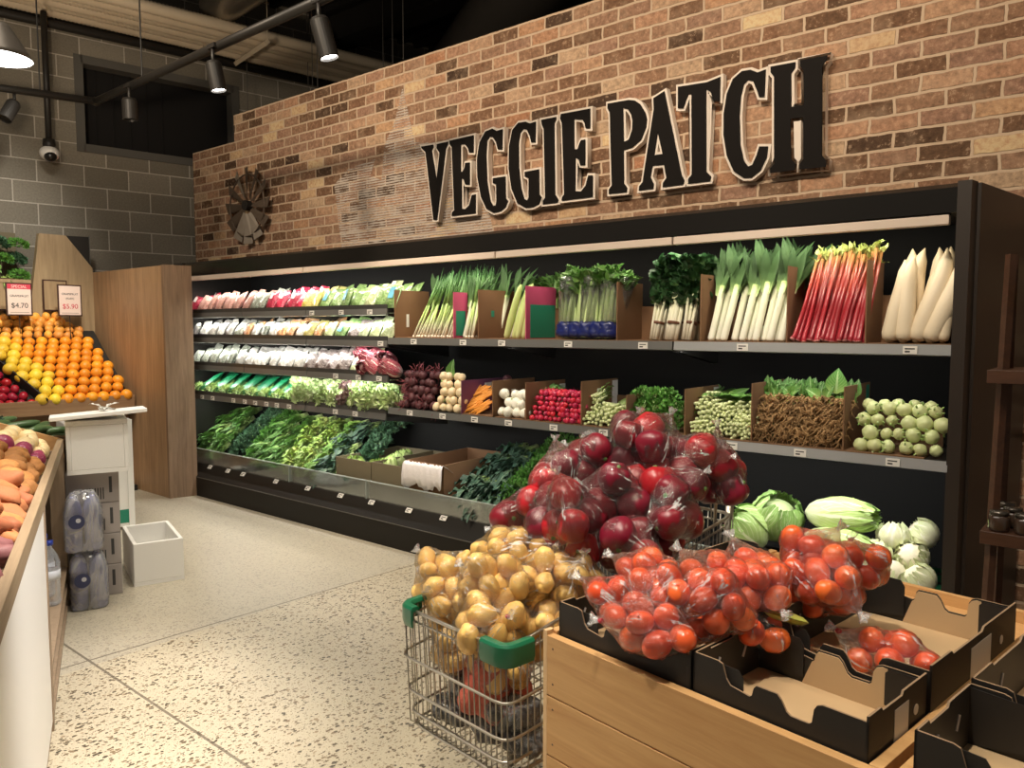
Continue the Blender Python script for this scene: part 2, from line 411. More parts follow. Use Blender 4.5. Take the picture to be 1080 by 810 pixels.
def rot_r(rg): return Euler((rg.uniform(0, 6.28), rg.uniform(0, 6.28), rg.uniform(0, 6.28)))
SIGN = {
 'V': [[(-4.448, 2.902), (-4.32, 2.898), (-4.317, 2.88), (-4.336, 2.856), (-4.285, 2.618), (-4.249, 2.828), (-4.279, 2.866), (-4.279, 2.896), (-4.162, 2.897), (-4.162, 2.881), (-4.185, 2.85), (-4.285, 2.327), (-4.32, 2.33), (-4.402, 2.855), (-4.444, 2.891)]],
 'E': [[(-4.14, 2.901), (-3.901, 2.904), (-3.902, 2.782), (-3.944, 2.788), (-3.954, 2.822), (-3.986, 2.855), (-4.029, 2.859), (-4.03, 2.656), (-4.011, 2.656), (-3.991, 2.679), (-3.983, 2.716), (-3.94, 2.713), (-3.941, 2.555), (-3.983, 2.56), (-3.998, 2.598), (-4.023, 2.611), (-4.022, 2.384), (-3.985, 2.377), (-3.946, 2.402), (-3.917, 2.473), (-3.882, 2.475), (-3.883, 2.34), (-4.124, 2.341), (-4.12, 2.367), (-4.097, 2.38), (-4.12, 2.851), (-4.137, 2.875)]],
 'G': [[(-3.622, 2.903), (-3.625, 2.765), (-3.664, 2.771), (-3.68, 2.822), (-3.71, 2.864), (-3.744, 2.871), (-3.768, 2.845), (-3.777, 2.737), (-3.769, 2.556), (-3.738, 2.412), (-3.712, 2.374), (-3.685, 2.376), (-3.678, 2.405), (-3.68, 2.525), (-3.711, 2.539), (-3.711, 2.571), (-3.596, 2.57), (-3.592, 2.416), (-3.573, 2.395), (-3.592, 2.357), (-3.638, 2.332), (-3.705, 2.326), (-3.773, 2.36), (-3.827, 2.451), (-3.861, 2.597), (-3.865, 2.729), (-3.839, 2.846), (-3.784, 2.912), (-3.717, 2.922), (-3.677, 2.9)]],
 'G.': [[(-3.324, 2.907), (-3.327, 2.771), (-3.359, 2.774), (-3.372, 2.818), (-3.398, 2.866), (-3.431, 2.876), (-3.461, 2.851), (-3.474, 2.783), (-3.472, 2.612), (-3.45, 2.468), (-3.424, 2.395), (-3.397, 2.38), (-3.382, 2.401), (-3.382, 2.531), (-3.417, 2.55), (-3.417, 2.58), (-3.295, 2.581), (-3.291, 2.411), (-3.272, 2.389), (-3.294, 2.347), (-3.346, 2.332), (-3.41, 2.333), (-3.483, 2.371), (-3.536, 2.478), (-3.563, 2.624), (-3.559, 2.776), (-3.53, 2.882), (-3.477, 2.924), (-3.411, 2.921), (-3.373, 2.902)]],
 'I': [[(-3.274, 2.91), (-3.15, 2.909), (-3.15, 2.894), (-3.166, 2.868), (-3.157, 2.397), (-3.13, 2.36), (-3.132, 2.343), (-3.259, 2.343), (-3.257, 2.363), (-3.238, 2.385), (-3.252, 2.848), (-3.268, 2.88)]],
 'E.': [[(-3.108, 2.921), (-2.877, 2.916), (-2.876, 2.793), (-2.908, 2.798), (-2.916, 2.832), (-2.934, 2.858), (-3.004, 2.873), (-3.0, 2.673), (-2.973, 2.671), (-2.956, 2.707), (-2.944, 2.726), (-2.914, 2.724), (-2.913, 2.561), (-2.949, 2.566), (-2.961, 2.603), (-2.99, 2.622), (-2.991, 2.4), (-2.942, 2.392), (-2.907, 2.426), (-2.885, 2.49), (-2.853, 2.486), (-2.852, 2.35), (-3.098, 2.351), (-3.096, 2.371), (-3.078, 2.388), (-3.099, 2.862), (-3.114, 2.893)]],
 'P': [[(-2.741, 2.923), (-2.585, 2.918), (-2.542, 2.906), (-2.506, 2.879), (-2.469, 2.821), (-2.457, 2.778), (-2.464, 2.728), (-2.497, 2.661), (-2.557, 2.624), (-2.621, 2.617), (-2.616, 2.406), (-2.593, 2.377), (-2.596, 2.353), (-2.726, 2.356), (-2.726, 2.381), (-2.704, 2.405), (-2.724, 2.865), (-2.741, 2.895)], [(-2.628, 2.88), (-2.59, 2.863), (-2.566, 2.827), (-2.556, 2.785), (-2.558, 2.733), (-2.582, 2.674), (-2.621, 2.664)]],
 'A': [[(-2.411, 2.897), (-2.339, 2.924), (-2.215, 2.409), (-2.197, 2.377), (-2.203, 2.356), (-2.339, 2.355), (-2.337, 2.379), (-2.314, 2.406), (-2.332, 2.49), (-2.413, 2.493), (-2.428, 2.425), (-2.404, 2.381), (-2.407, 2.353), (-2.505, 2.353), (-2.502, 2.377), (-2.479, 2.4), (-2.407, 2.831)], [(-2.379, 2.699), (-2.342, 2.552), (-2.403, 2.553)]],
 'T': [[(-2.246, 2.933), (-2.169, 2.928), (-2.061, 2.923), (-1.979, 2.937), (-1.98, 2.804), (-2.017, 2.811), (-2.033, 2.862), (-2.062, 2.885), (-2.066, 2.878), (-2.056, 2.41), (-2.027, 2.381), (-2.031, 2.356), (-2.169, 2.356), (-2.168, 2.382), (-2.146, 2.406), (-2.157, 2.877), (-2.179, 2.879), (-2.195, 2.843), (-2.211, 2.804), (-2.244, 2.81)]],
 'C': [[(-1.712, 2.924), (-1.716, 2.778), (-1.744, 2.783), (-1.76, 2.829), (-1.781, 2.877), (-1.812, 2.889), (-1.837, 2.868), (-1.853, 2.808), (-1.859, 2.693), (-1.85, 2.535), (-1.828, 2.444), (-1.801, 2.406), (-1.775, 2.413), (-1.751, 2.463), (-1.737, 2.509), (-1.689, 2.502), (-1.695, 2.445), (-1.729, 2.378), (-1.779, 2.345), (-1.825, 2.348), (-1.884, 2.392), (-1.928, 2.487), (-1.951, 2.609), (-1.952, 2.728), (-1.936, 2.834), (-1.901, 2.91), (-1.849, 2.943), (-1.798, 2.94), (-1.757, 2.917)]],
 'H': [[(-1.683, 2.933), (-1.548, 2.929), (-1.55, 2.9), (-1.57, 2.877), (-1.565, 2.694), (-1.494, 2.694), (-1.502, 2.877), (-1.519, 2.903), (-1.52, 2.933), (-1.382, 2.928), (-1.384, 2.906), (-1.405, 2.879), (-1.394, 2.413), (-1.371, 2.383), (-1.372, 2.351), (-1.509, 2.356), (-1.509, 2.382), (-1.489, 2.408), (-1.496, 2.631), (-1.567, 2.634), (-1.558, 2.417), (-1.533, 2.386), (-1.537, 2.356), (-1.671, 2.356), (-1.672, 2.38), (-1.65, 2.401), (-1.662, 2.876), (-1.682, 2.904)]],
}
MURAL = [(-5.406, 2.863), (-5.605, 2.749), (-5.514, 2.189), (-4.778, 2.188), (-4.237, 2.195), (-3.753, 2.201), (-3.817, 2.406), (-3.891, 2.656), (-4.438, 2.943), (-4.577, 2.964), (-4.629, 3.135), (-4.713, 3.416), (-4.807, 3.164), (-4.937, 2.995), (-4.978, 2.715), (-5.121, 2.771), (-5.058, 2.896)]
# ------------------------------------------------------------------ the setting
def brick_mat():
    m, nt, b = _new('reclaimed_brick')
    t = N(nt, 'ShaderNodeTexCoord'); sp = N(nt, 'ShaderNodeSeparateXYZ'); nt.links.new(t.outputs['Object'], sp.inputs[0])
    # wobble the outlines so the bricks look old
    nz = N(nt, 'ShaderNodeTexNoise'); nz.inputs['Scale'].default_value = 14; nz.inputs['Detail'].default_value = 4
    nt.links.new(t.outputs['Object'], nz.inputs['Vector'])
    cb = N(nt, 'ShaderNodeCombineXYZ')
    sc = N(nt, 'ShaderNodeSeparateXYZ'); nt.links.new(nz.outputs['Color'], sc.inputs[0])
    nt.links.new(mth(nt, 'ADD', sp.outputs[0], mth(nt, 'MULTIPLY_ADD', sc.outputs[0], .022, -.011)), cb.inputs[0])
    nt.links.new(mth(nt, 'ADD', sp.outputs[2], mth(nt, 'MULTIPLY_ADD', sc.outputs[1], .016, -.008)), cb.inputs[1])
    br = N(nt, 'ShaderNodeTexBrick'); nt.links.new(cb.outputs[0], br.inputs['Vector'])
    br.inputs['Color1'].default_value = (0, 0, 0, 1); br.inputs['Color2'].default_value = (1, 1, 1, 1)
    br.inputs['Mortar'].default_value = (.5, .5, .5, 1)
    br.inputs['Scale'].default_value = 1; br.inputs['Mortar Size'].default_value = .0085
    br.inputs['Mortar Smooth'].default_value = .25; br.inputs['Bias'].default_value = 0
    br.inputs['Brick Width'].default_value = .235; br.inputs['Row Height'].default_value = .086
    c = ramp(nt, br.outputs['Color'], [(0, (.075, .045, .03)), (.12, (.15, .085, .05)), (.3, (.25, .135, .08)), (.45, (.34, .20, .125)),
             (.6, (.33, .19, .13)), (.72, (.46, .26, .16)), (.85, (.50, .35, .23)), (.93, (.42, .20, .11)), (1, (.74, .56, .33))])
    n1 = noise(nt, coords(nt), 38, 5, .7); n2 = noise(nt, coords(nt), 7, 4, .6)
    c = mix(nt, .55, c, ramp(nt, n1, [(.3, (.12, .12, .12)), (.5, (.5, .5, .5)), (.75, (.95, .95, .95))]), 'OVERLAY')
    c = mix(nt, mth(nt, 'MULTIPLY', mth(nt, 'GREATER_THAN', n1, .6), .4), c, (.56, .40, .27))
    c = mix(nt, mth(nt, 'MULTIPLY', ramp_f(nt, n2, .5, .75), .35), c, (.58, .42, .29))
    c = mix(nt, br.outputs['Fac'], c, (.64, .48, .34))
    nt.links.new(c, b.inputs['Base Color']); b.inputs['Roughness'].default_value = .9
    b.inputs['Specular IOR Level'].default_value = .2
    hgt = mth(nt, 'ADD', mth(nt, 'SUBTRACT', 1, br.outputs['Fac']), mth(nt, 'MULTIPLY', n1, .5))
    bump(nt, b, hgt, .8, .012)
    return m

def ramp_f(nt, f, a, b):
    n = N(nt, 'ShaderNodeMapRange'); n.inputs[1].default_value = a; n.inputs[2].default_value = b
    nt.links.new(f, n.inputs[0]); return n.outputs[0]

def block_mat():
    m, nt, b = _new('grey_block')
    t = N(nt, 'ShaderNodeTexCoord'); sp = N(nt, 'ShaderNodeSeparateXYZ'); nt.links.new(t.outputs['Object'], sp.inputs[0])
    cb = N(nt, 'ShaderNodeCombineXYZ'); nt.links.new(sp.outputs[0], cb.inputs[0]); nt.links.new(sp.outputs[2], cb.inputs[1])
    br = N(nt, 'ShaderNodeTexBrick'); nt.links.new(cb.outputs[0], br.inputs['Vector'])
    br.inputs['Color1'].default_value = (.185, .165, .13, 1); br.inputs['Color2'].default_value = (.26, .235, .19, 1)
    br.inputs['Mortar'].default_value = (.50, .46, .40, 1)
    br.inputs['Scale'].default_value = 1; br.inputs['Mortar Size'].default_value = .006
    br.inputs['Mortar Smooth'].default_value = .2
    br.inputs['Brick Width'].default_value = .41; br.inputs['Row Height'].default_value = .207
    n1 = noise(nt, coords(nt), 60, 4, .7)
    c = mix(nt, .3, br.outputs['Color'], ramp(nt, n1, [(.3, (.2, .2, .2)), (.7, (.8, .8, .8))]), 'OVERLAY')
    nt.links.new(c, b.inputs['Base Color']); b.inputs['Roughness'].default_value = .95
    bump(nt, b, mth(nt, 'SUBTRACT', mth(nt, 'MULTIPLY', n1, .3), br.outputs['Fac']), .6, .006)
    return m

def floor_mat():
    m, nt, b = _new('polished_aggregate')
    v = coords(nt)
    sp = N(nt, 'ShaderNodeSeparateXYZ'); nt.links.new(v, sp.inputs[0])
    base = ramp(nt, noise(nt, v, 1.3, 3), [(.3, (.46, .405, .30)), (.7, (.57, .505, .38))])
    fine = noise(nt, v, 230, 3, .7)
    base = mix(nt, .5, base, ramp(nt, fine, [(.3, (.25, .25, .25)), (.7, (.75, .75, .75))]), 'OVERLAY')
    def chips(scale, dens, size, col, seed):
        global _c
        vo = N(nt, 'ShaderNodeTexVoronoi'); vo.inputs['Scale'].default_value = scale
        nn = N(nt, 'ShaderNodeTexNoise'); nn.inputs['Scale'].default_value = scale * 1.5
        nt.links.new(v, nn.inputs['Vector'])
        ad = N(nt, 'ShaderNodeVectorMath', operation='MULTIPLY_ADD')
        ad.inputs[1].default_value = (.9 / scale,) * 3
        nt.links.new(nn.outputs['Color'], ad.inputs[0]); 
        of = N(nt, 'ShaderNodeMapping'); of.inputs['Location'].default_value = (seed, seed * 2, 0); of.inputs['Scale'].default_value = (1, .75, 1)
        nt.links.new(v, of.inputs[0]); nt.links.new(of.outputs[0], ad.inputs[2])
        nt.links.new(ad.outputs[0], vo.inputs['Vector'])
        s = N(nt, 'ShaderNodeSeparateXYZ'); nt.links.new(vo.outputs['Color'], s.inputs[0])
        rr = mth(nt, 'MULTIPLY', mth(nt, 'SUBTRACT', s.outputs[0], 1 - dens), size / dens)
        return mth(nt, 'LESS_THAN', vo.outputs['Distance'], mth(nt, 'MAXIMUM', rr, 0)), s.outputs[1]
    # the slab on the far side of the cross joint is finer and greyer
    far = mth(nt, 'LESS_THAN', sp.outputs[0], -3.56)
    k1, r1 = chips(74, .62, .60, None, .3); k2, r2 = chips(145, .60, .56, None, 5.1)
    dark = ramp(nt, r1, [(0, (.05, .04, .03)), (.6, (.14, .10, .06)), (1, (.28, .20, .12))])
    dark2 = ramp(nt, r2, [(0, (.07, .055, .04)), (.5, (.2, .15, .1)), (1, (.42, .33, .22))])
    c = mix(nt, mth(nt, 'MULTIPLY', k2, .8), base, dark2)
    c = mix(nt, mth(nt, 'MULTIPLY', k1, mth(nt, 'MULTIPLY_ADD', far, -.5, .95)), c, dark)
    c = mix(nt, mth(nt, 'MULTIPLY', far, .38), c, (.40, .38, .33))
    j1 = mth(nt, 'LESS_THAN', mth(nt, 'ABSOLUTE', mth(nt, 'SUBTRACT', sp.outputs[0], mth(nt, 'MULTIPLY_ADD', mth(nt, 'SUBTRACT', sp.outputs[1], 1.4), .05, -3.625))), .006)
    j2 = mth(nt, 'LESS_THAN', mth(nt, 'ABSOLUTE', mth(nt, 'SUBTRACT', sp.outputs[1], mth(nt, 'MULTIPLY_ADD', sp.outputs[0], -.009, 1.367))), .006)
    c = mix(nt, mth(nt, 'MULTIPLY', mth(nt, 'MAXIMUM', j1, j2), .75), c, (.12, .10, .075))
    nt.links.new(c, b.inputs['Base Color'])
    b.inputs['Roughness'].default_value = .33; b.inputs['Specular IOR Level'].default_value = .35
    return m

M_blk = plain('black_metal', (.012, .011, .010), .28, 0, .5)
M_blk2 = plain('black_matte', (.016, .014, .012), .6)
M_dark = plain('dark_void', (.006, .005, .005), .9)
M_ceil = plain('ceiling_black', (.012, .011, .010), .9)
M_wood = woodmat('veneer_board', (.22, .13, .07), (.47, .30, .165), 'Z', 1.0, .45)
M_woodedge = woodmat('weathered_board', (.14, .085, .05), (.32, .21, .13), 'Z', 1.2, .6)
M_pine = woodmat('pine_plank', (.52, .27, .10), (.72, .44, .19), 'X', 1.0, .5, knots=True)
M_pineedge = plain('pine_edge', (.74, .50, .27), .6, var=.15)
M_steel = plain('chrome_wire', (.62, .60, .56), .25, 1)
M_grey = plain('grey_rail', (.20, .20, .19), .4, .5)
M_white = plain('white_plastic', (.82, .80, .76), .5)
M_card = plain('kraft_card', (.42, .27, .14), .85, var=.12, vscale=5)
M_cardin = plain('kraft_card_light', (.55, .38, .21), .85, var=.08, vscale=4)
M_foam = plain('polystyrene', (.86, .85, .82), .8, var=.03, vscale=120, bmp=.15, bscale=220)

fl = MB().box(-10, 3, -2.5, 8, -.1, 0)
struct(fl.build('floor', floor_mat()))
# brick wall over and behind the case (a step at its left end)
bw = MB().prism([(-8.02, 1.0), (1.9, 1.0), (1.9, 3.62), (-7.2, 3.62), (-7.2, 3.36), (-8.02, 3.36)], 'Y', 4.35, 4.60)
bw.box(-8.02, 1.9, 4.38, 4.6, 0, 1.0)
struct(bw.build('wall_back', brick_mat()))
# block wall on the left, turned 9.9 degrees from square
A = math.radians(9.9)
def on_block(t, z, off=0):
    """t metres along the block wall from the brick corner towards the camera, off metres out from it"""
    return Vector((-8.1 - math.sin(A) * t + math.cos(A) * off, 4.35 - math.cos(A) * t - math.sin(A) * off, z))
mb = MB()
W1, W2, Z1, Z2 = -.50, 1.02, 3.30, 4.12      # high opening in it
for (a0, a1, z0, z1) in ((-3.2, W1 - .05, 0, 5.2), (W2 + .05, 7, 0, 5.2), (W1 - .05, W2 + .05, 0, Z1 - .05), (W1 - .05, W2 + .05, Z2 + .05, 5.2)):
    mb.box(-a1, -a0, 0, .2, z0, z1)
struct(mb.build('wall_left', block_mat(), loc=(-8.1, 4.35, 0), rot=(0, 0, math.pi / 2 - A)))
wf = MB()
for (a0, a1, z0, z1) in ((W1 - .06, W1 + .02, Z1 - .06, Z2 + .06), (W2 - .02, W2 + .06, Z1 - .06, Z2 + .06), (W1, W2, Z1 - .06, Z1 + .02), (W1, W2, Z2 - .02, Z2 + .06)):
    wf.box(-a1, -a0, -.012, .19, z0, z1)
win = struct(wf.build('window_1', plain('window_trim', (.10, .095, .085), .8), loc=(-8.1, 4.35, 0), rot=(0, 0, math.pi / 2 - A)))
wp = MB().box(-W2, -W1, .15, .17, Z1, Z2)
for k in range(1, 6): wp.box(-W2 + k * .16, -W2 + k * .16 + .008, .14, .15, Z1, Z2)
wp.build('dark_pane', M_dark, win)
# the black metal deck high above
cl = MB().box(-11, 3, -2.5, 8, 5.2, 5.3)
for i in range(44): cl.box(-11, 3, -2.4 + i * .24, -2.34 + i * .24, 5.14, 5.2)
struct(cl.build('ceiling', M_ceil))
be = MB()
be.box(-9.6, 3, 5.9, 6.05, 4.85, 5.15); be.box(-9.6, 3, 5.82, 6.13, 4.82, 4.85)
struct(be.build('trim_1', M_ceil))
bk = MB().box(-9.5, 3, 7.6, 7.8, 0, 5.2)
struct(bk.build('wall_far', M_ceil))

# ------------------------------------------------------------------ overhead services
M_duct = plain('flexible_conduit', (.66, .56, .42), .6, 0, var=.15, vscale=3)
def corrugated(p0, p1, r, pitch, amp, n=12):
    p0 = Vector(p0); p1 = Vector(p1); L = (p1 - p0).length; k = int(L / pitch * 2)
    pts = [p0.lerp(p1, i / k) for i in range(k + 1)]
    return pts, [r + (amp if i % 2 else 0) for i in range(k + 1)]
for i in range(6):
    mb = MB(); o0 = .12 + i * .13
    pts, rs = corrugated(on_block(6.5, 4.50 + .015 * (i % 2), o0), on_block(-3.0, 4.50 + .015 * (i % 2), o0), .055, .036, .010, 10)
    mb.tube(pts, rs, 10)
    tag(mb.build('conduit_pipe', M_duct, smooth=True), 'pale corrugated pipe running along the block wall high up with its neighbours', 'pipe', 'corrugated pipes on the overhead rack')
mb = MB(); mb.tube([on_block(6.5, 4.40, .06), on_block(-3.0, 4.40, .06)], .045, 12)
tag(mb.build('drain_pipe', M_blk2, smooth=True), 'black straight pipe under the pale corrugated pipes along the block wall', 'pipe')
mb = MB()
for t in (-.50, 2.6):
    a, b_ = on_block(t, 4.40, -.0), on_block(t, 4.40, .95)
    mb2 = MB().tube([a, b_], .030, 4)
    mb2.tube([b_ + Vector((0, 0, 0)), b_ + Vector((0, 0, .8))], .005, 5); mb2.tube([on_block(t, 4.4, .1), on_block(t, 5.2, .1)], .005, 5)
    tag(mb2.build('pipe_hanger', plain('hanger_zinc', (.66, .56, .42), .5, .1)), 'pale strut hanger carrying the corrugated pipes, ' + ('above the dark window corner' if t < 0 else 'nearer the camera dome'), 'hanger')
M_foil = plain('foil_duct', (.40, .36, .30), .32, .9, bmp=1.0, bscale=22)
mb = MB(); pts, rs = corrugated((-7.5, 4.35, 4.72), (-4.6, 4.25, 4.9), .17, .06, .008)
mb.tube(pts, rs, 18)
tag(mb.build('foil_duct', M_foil, smooth=True), 'silver crinkled foil duct hanging under the dark ceiling above the track lights', 'duct')
mb = MB(); pts, rs = corrugated((-6.4, 6.9, 4.5), (-3.6, 5.2, 4.55), .42, .07, .018)
mb.tube(pts, rs, 24)
tag(mb.build('ribbed_duct', plain('dull_duct', (.10, .09, .08), .45, .6), smooth=True), 'big dark ribbed round duct rising behind the brick wall top', 'duct')
mb = MB()
for k in range(7):
    x = -5.3 - k * .42
    tag(MB().tube([(x, 4.9 + .25 * (k % 3), 5.2), (x, 4.9 + .25 * (k % 3), 3.9)], .004, 5).build('hanging_wire', plain('wire_grey', (.12, .11, .10), .5, .5)),
        'thin grey suspension wire hanging from the dark ceiling behind the brick wall', 'wire', 'suspension wires behind the brick wall')

# track lighting
M_rail = plain('track_rail_black', (.02, .018, .016), .45)
def rail(name, a, b, label):
    a = Vector(a); b = Vector(b)
    t = thing(name, label, 'track light rail', tuple((a + b) / 2), 0)
    h = (b - a) / 2
    MB().tube([-h, h], .032, 10).build('rail_tube', M_rail, t, smooth=True)
    for f in (.22, .78):
        p = (-h).lerp(h, f)
        MB().tube([p, p + Vector((0, 0, 5.2 - a.z))], .006, 6).build('drop_rod', M_rail, t)
    MB().ell(tuple(-h), .04).build('end_cap', M_rail, t, smooth=True)
    return t
rail('track_rail', (-7.33, 3.08, 3.5), (-3.2, 3.02, 3.5), 'long black track rail running parallel to the brick wall')
rail('track_rail', (-7.9, 1.2, 3.5), (-7.32, 3.09, 3.5), 'short black track rail in front of the block wall')
M_lens = plain('lamp_lens', (1, .95, .88), .3, emit=14)
def spot_head(loc, d, r, L, label, lit=True, watts=60):
    t = thing('track_spotlight', label, 'spotlight', loc)
    d = Vector(d).normalized()
    R = d.to_track_quat('-Z', 'Y').to_matrix()
    def place(mb): mb.v = [tuple(R @ Vector(p)) for p in mb.v]; return mb
    place(MB().lathe([(r * .8, .0), (r, -.02), (r, -L), (r * .93, -L - .005), (r * .9, -L + .02), (0, -L + .03)][::-1], 24)).build('lamp_body', M_rail, t, smooth=False)
    MB().tube([(0, 0, .11), (0, 0, .03), tuple(d * .05)], .013, 8).build('yoke', M_rail, t, smooth=True)
    MB().box(-.05, .05, -.018, .018, .09, .12).build('track_adapter', M_rail, t)
    if lit:
        place(MB().lathe([(r * .88, -L + .01), (0, -L + .012)], 20)).build('lens', M_lens, t)
        l = bpy.data.lights.new('spot_lamp', 'SPOT'); l.energy = watts; l.spot_size = math.radians(60); l.spot_blend = .8; l.color = WARM; l.shadow_soft_size = r * .7
        lo = bpy.data.objects.new('spot_lamp', l); COL.objects.link(lo); lo.parent = t
        lo.location = d * (L + .02); lo.rotation_euler = d.to_track_quat('-Z', 'Y').to_euler()
    return t
spot_head((-5.25, 3.02, 3.39), (.10, .14, -1), .055, .20, 'black cylinder spotlight glowing above the windmill, left of the brighter taller one', True, 60)
spot_head((-4.02, 3.02, 3.39), (.16, .2, -1), .06, .24, 'tall black cylinder spotlight hanging near the centre of the brick wall top', True, 110)
spot_head((-6.62, 3.05, 3.39), (0, .02, -1), .06, .17, 'unlit black cylinder spotlight in front of the dark window', False)
spot_head((-7.52, 2.50, 3.40), (.15, -.35, -.6), .055, .19, 'unlit tilted black spotlight on the short rail at the far left', False)

# pendant lamp cut by the left edge
t = thing('pendant_lamp', 'dark metal pendant lamp with a bright white mouth at the left edge', 'pendant lamp', (-4.60, 1.47, 2.87))
MB().lathe([(.15, 0), (.135, .03), (.10, .09), (.06, .15), (.05, .17), (.0, .175)], 32).build('lamp_shade', plain('shade_grey', (.14, .12, .10), .4, .4), t, smooth=True)
MB().tube([(0, 0, .17), (0, 0, 2.2)], .004, 6).build('cord', M_rail, t)
MB().lathe([(0, -.006), (.13, -.004), (.147, -.001)], 28).build('diffuser', plain('lamp_white', (1, .97, .9), .4, emit=9), t, smooth=True)

# dome camera on its drop tube
p = on_block(1.36, 3.12, .22)
t = thing('dome_camera', 'white dome security camera hanging on a black tube before the block wall', 'security camera', tuple(p))
MB().tube([(0, 0, .10), (0, 0, 1.32)], .028, 12).build('drop_tube', M_rail, t, smooth=True)
MB().lathe([(.05, .06), (.055, .1), (.05, .15), (0, .15)], 20).build('bracket', M_rail, t, smooth=True)
MB().ell((0, 0, .02), (.085, .085, .07), nu=24, nv=14).build('housing', M_white, t, smooth=True)
q = Vector((math.sin(A + 1.2), -math.cos(A + 1.2) * .9, -.35)).normalized() * .045
MB().ell(tuple(q), (.055, .055, .05), nu=20, nv=12).build('lens_dome', M_blk, t, smooth=True)

# ------------------------------------------------------------------ lettering, mural and windmill on the brick
M_sign = plain('sign_black', (.008, .006, .005), .7, 0, .15)
M_signedge = plain('sign_cream', (.84, .74, .64), .6)
def curve_plate(polys, offset, extrude, name):
    cu = bpy.data.curves.new(name, 'CURVE'); cu.dimensions = '2D'; cu.fill_mode = 'BOTH'
    for p in polys:
        s = cu.splines.new('POLY'); s.points.add(len(p) - 1); s.use_cyclic_u = True
        for i, (x, z) in enumerate(p): s.points[i].co = (x, z, 0, 1)
    cu.offset = offset; cu.extrude = extrude
    t = bpy.data.objects.new('tmp', cu); COL.objects.link(t)
    me = to_mesh_object(t, name); bpy.data.objects.remove(t)
    return me
names = {'V': 'V at the start of the first word', 'E': 'first E', 'G': 'first G', 'G.': 'second G', 'I': 'I', 'E.': 'second E ending the first word',
         'P': 'P starting the second word', 'A': 'A', 'T': 'T', 'C': 'C', 'H': 'H at the end of the sign'}
for k, polys in SIGN.items():
    cx_ = sum(p[0] for p in polys[0]) / len(polys[0]); cz_ = min(p[1] for p in polys[0])
    loc = [[(x - cx_, z - cz_) for x, z in p] for p in polys]
    t = thing('sign_letter', 'cream-edged black wall letter ' + names[k], 'letter', (cx_, 4.30, cz_), 0, 'letters of the wall sign')
    del t['group']
    back = curve_plate(loc, .016, .022, 'backing'); back.materials.append(M_signedge)
    put('backing', back, (0, .020, 0), (math.pi / 2, 0, 0), parent=t)
    face = curve_plate(loc, 0.001, .004, 'face'); face.materials.append(M_sign)
    put('face', face, (0, -.006, 0), (math.pi / 2, 0, 0), parent=t)

def mural_mat():
    m, nt, b = _new('whitewash_paint')
    v = coords(nt); sp = N(nt, 'ShaderNodeSeparateXYZ'); nt.links.new(v, sp.inputs[0])
    w = mth(nt, 'SINE', mth(nt, 'MULTIPLY', sp.outputs[2], 300))
    nzv = noise(nt, coords(nt, scale=(1, 1, 2.4)), 13, 5, .7)
    br = noise(nt, coords(nt, scale=(1, 1, 3)), 4, 3, .6)
    f = mth(nt, 'ADD', mth(nt, 'MULTIPLY', w, .16), mth(nt, 'ADD', mth(nt, 'MULTIPLY', nzv, .9), mth(nt, 'MULTIPLY', br, .7)))
    a = mth(nt, 'MULTIPLY', ramp_f(nt, f, .70, .92), .62)
    b.inputs['Base Color'].default_value = (.74, .64, .55, 1); b.inputs['Roughness'].default_value = .9
    nt.links.new(a, b.inputs['Alpha'])
    return m
mo = MB().prism(MURAL, 'Y', 4.344, 4.348).build('painted_mural', mural_mat())
tag(mo, 'faded whitewash silhouette of farm silos painted on the brick left of the lettering', 'mural')

t = thing('windmill_ornament', 'dark metal windmill wheel hung on the brick left of the lettering', 'wall ornament', (-6.9, 4.29, 2.69))
M_rust = plain('weathered_tin', (.13, .095, .07), .55, .3, var=.3, vscale=6)
M_tin = plain('pale_tin', (.34, .29, .24), .5, .3, var=.25, vscale=6)
for k in range(12):
    a = math.pi * 2 * k / 12; c, s_ = math.cos(a), math.sin(a)
    mb = MB(); tw = .035
    P = lambda r, w, y: (r * c - w * s_, y, r * s_ + w * c)
    mb.add([P(.08, -.018, -.01), P(.08, .018, .012), P(.37, .055, .015), P(.37, -.055, -.02)], [(0, 1, 2, 3)])
    mb.add([P(.08, -.018, -.006), P(.08, .018, .016), P(.37, .055, .019), P(.37, -.055, -.016)], [(0, 3, 2, 1)])
    mb.build('blade', M_tin if k in (8, 9, 10, 4) else M_rust, t)
rg_ = [(.30 * math.cos(a), -.005, .30 * math.sin(a)) for a in [math.pi * 2 * i / 36 for i in range(36)]]
MB().tube(rg_, .008, 6, closed=True).build('rim', M_rust, t, smooth=True)
MB().lathe([(.05, -.03), (.05, .03)], 20).build('hub', M_blk2, t, rot=(math.pi / 2, 0, 0))
# ------------------------------------------------------------------ the refrigerated case
XL, XR, YF, YB = -6.86, -0.62, 3.62, 4.33
ZTOP = 2.085
case = thing('display_fridge', 'long black open-fronted produce fridge under the brick wall lettering', 'display fridge', (-3.7, 3.62, 0))
def C(mb): mb.v = [(x + 3.7, y - 3.62, z) for x, y, z in mb.v]; return mb
M_back = plain('fridge_liner', (.007, .007, .007), .7, 0, .25)
M_hood = plain('hood_gloss', (.010, .009, .008), .22, 0, .4)
M_bar = plain('hood_bar', (.60, .50, .42), .45)
b = MB()
b.box(XL, XR, YB - .04, YB, .0, ZTOP - .02)                 # back
b.box(XL, XR, YF - .02, YB, ZTOP - .05, ZTOP - .02)          # roof
b.box(XL, XR, YF + .0, YB, .0, .27)                          # deck
C(b).build('cabinet', M_back, case, bevel=.003)
b = MB(); b.prism([(YF - .03, 1.965), (YF + .03, 1.955), (YF + .03, ZTOP), (YF + .0, ZTOP), (YF - .03, ZTOP - .02)], 'X', XL, XR)
